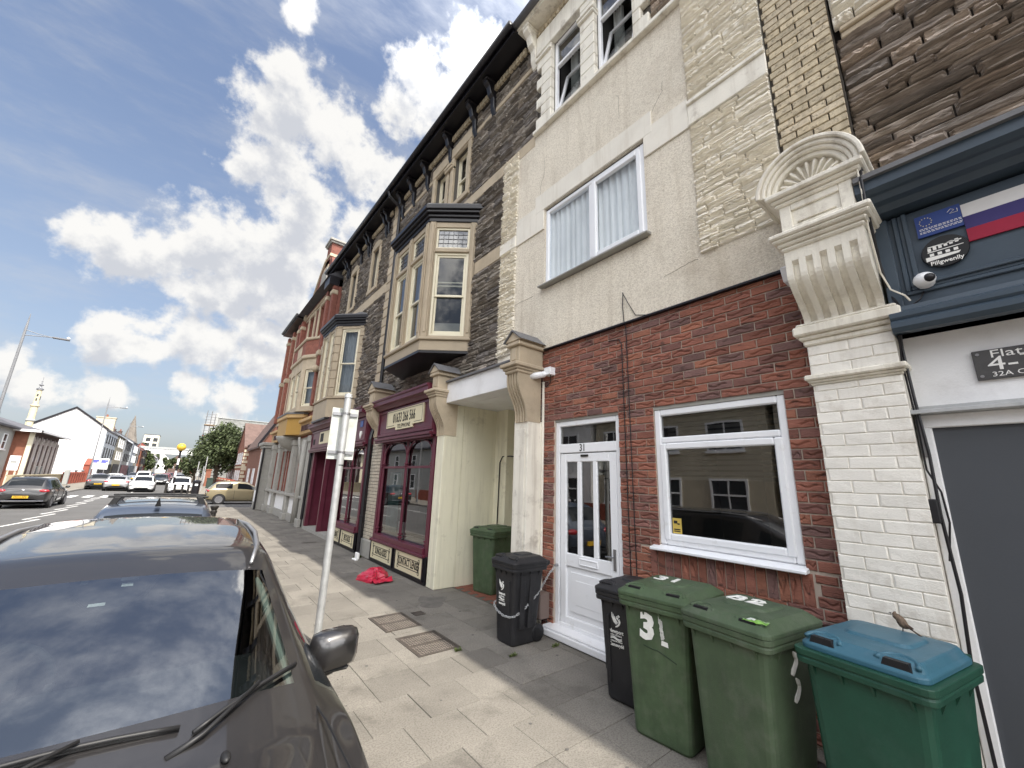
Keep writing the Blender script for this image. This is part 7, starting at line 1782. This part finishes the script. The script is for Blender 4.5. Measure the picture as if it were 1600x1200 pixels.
def cover(label, x0, x1, y0, y1):
    t = thing('manhole_cover', label, 'manhole cover', ((x0+x1)/2, (y0+y1)/2, 0), 'rusty iron service covers in the pavement')
    obj('frame', frame_mb2(x0, x1, y0, y1, .03), M_iron, t)
    ym = (y0+y1)/2
    for a, b in ((y0+.03, ym-.004), (ym+.004, y1-.03)):
        p = obj('plate', MB().box(x0+.034, x1-.034, a+.004, b-.004, -.03, .004), M_iron, t)
        st = MB(); n = 0
        nx = int((x1-x0-.09)/.034); ny = int((b-a-.03)/.034)
        for i in range(nx):
            for j in range(ny):
                cx, cy = x0+.055+i*.034, a+.022+j*.034; d = 1 if (i+j) % 2 else -1
                e = Vector((1, d)).normalized()*.013; f = Vector((-d, 1)).normalized()*.0045
                st.add([(cx-e.x-f.x,cy-e.y-f.y,.004),(cx+e.x-f.x,cy+e.y-f.y,.004),(cx+e.x+f.x,cy+e.y+f.y,.004),(cx-e.x+f.x,cy-e.y+f.y,.004),(cx-e.x*.8-f.x*.5,cy-e.y*.8-f.y*.5,.009),(cx+e.x*.8-f.x*.5,cy+e.y*.8-f.y*.5,.009),(cx+e.x*.8+f.x*.5,cy+e.y*.8+f.y*.5,.009),(cx-e.x*.8+f.x*.5,cy-e.y*.8+f.y*.5,.009)], [(4,5,6,7),(0,1,5,4),(1,2,6,5),(2,3,7,6),(3,0,4,7)])
        obj('tread', st, M_tread, p, kind='stuff')
    return t
def frame_mb2(x0, x1, y0, y1, w):
    return MB().box(x0,x1,y0,y0+w,-.03,.006).box(x0,x1,y1-w,y1,-.03,.006).box(x0,x0+w,y0+w,y1-w,-.03,.006).box(x1-w,x1,y0+w,y1-w,-.03,.006)
cover('far one of the two iron service covers, nearer the red bag', 2.40, 2.90, 5.42, 6.08)
cover('near one of the two iron service covers, nearer the chained bin', 2.41, 2.95, 4.52, 5.17)
sm = tag(obj('stop_tap_cover', frame_mb2(3.00, 3.16, 5.82, 5.98, .02).box(3.02,3.14,5.84,5.96,-.02,.003), M_iron), 'tiny square stop tap cover near the passage mouth', 'cover')
tag(obj('drain_grate', MB().box(3.1,3.5,13.4,13.52,-.02,.004), M_iron), 'narrow dark drain slot before the burgundy doorway', 'drain')
tag(obj('patch', MB().prism([(3.55+(.24+.09*sin(2*a)+.05*sin(5*a+1))*cos(a), 6.35+(.30+.08*cos(3*a))*sin(a)) for a in [2*pi*k/28 for k in range(28)]], 'z', .0005, .0022), mat('tar_patch', (.13,.12,.108), .95, .2, 8, .5, 90)), 'dark round tar patch before the cream passage', 'patch')
vb = tag(obj('gas_meter_box', MB().box(4.02,4.2,4.30,4.46,.16,.48), mat('meter_box_brown', (.20,.15,.13), .7), bevel=.01), 'brown meter box low on the brick behind the chained bin', 'meter box')
tag(obj('loose_wires', MB().tube([(4.16,4.32,.16),(4.10,4.25,.03),(4.12,4.1,.012),(4.05,4.0,.02),(4.16,3.9,.01)], .007, 5).tube([(4.16,4.38,.16),(4.0,4.3,.02),(4.06,4.2,.012),(4.15,4.02,.05)], .006, 5), M_black), 'tangle of black wires below the meter box', 'wires')
# weeds in the joints
def weed(x, y, r, n, seed, label):
    R = random.Random(seed); mb = MB()
    for _ in range(n):
        a = R.uniform(0, 2*pi); l = r*R.uniform(.5,1); x0, y0 = x+R.uniform(-r,r)*.9, y+R.uniform(-r,r)*.3; d = Vector((cos(a), sin(a), R.uniform(.3,1.2))).normalized()*l; s = Vector((-sin(a), cos(a), 0))*r*.12
        p = Vector((x0, y0, .0)); mb.add([p-s, p+s, p+d*.6+s*1.4, p+d, p+d*.6-s*1.4], [(0,1,2,3,4)])
    tag(obj('weed', mb, mat('weed_green', (.07,.09,.025), .8, .3, 30)), label, 'weed', 'weeds in the paving joints')
weed(3.30, 3.97, .05, 40, 1, 'little weed tuft in front of the chained bin'); weed(2.87, 4.44, .05, 26, 2, 'little weed by the near iron cover'); weed(3.9, 3.9, .05, 30, 3, 'weed at the foot of the white doorstep'); weed(3.72, 10.5, .09, 60, 4, 'weeds at the foot of the downpipe between the shops')
tag(obj('litter', MB().box(3.55,3.62,10.15,10.4,.0,.03).box(3.65,3.7,10.3,10.5,.0,.14), M_net, bevel=.01), 'scraps of pale litter at the foot of the downpipe', 'litter')
M_gum = mat('gum_spot', (.09,.085,.08), .9)
gm = MB(); R = random.Random(44)
for _ in range(130):
    x, y = R.uniform(1.1,3.9), R.uniform(1.2,16); r = R.uniform(.008,.022)
    gm.lathe([(.001,.0012),(r,.0012),(r*.8,.0028),(.001,.003)], (x,y,0), 7)
gmo = obj('chewing_gum', gm, M_gum, pav, kind='stuff')
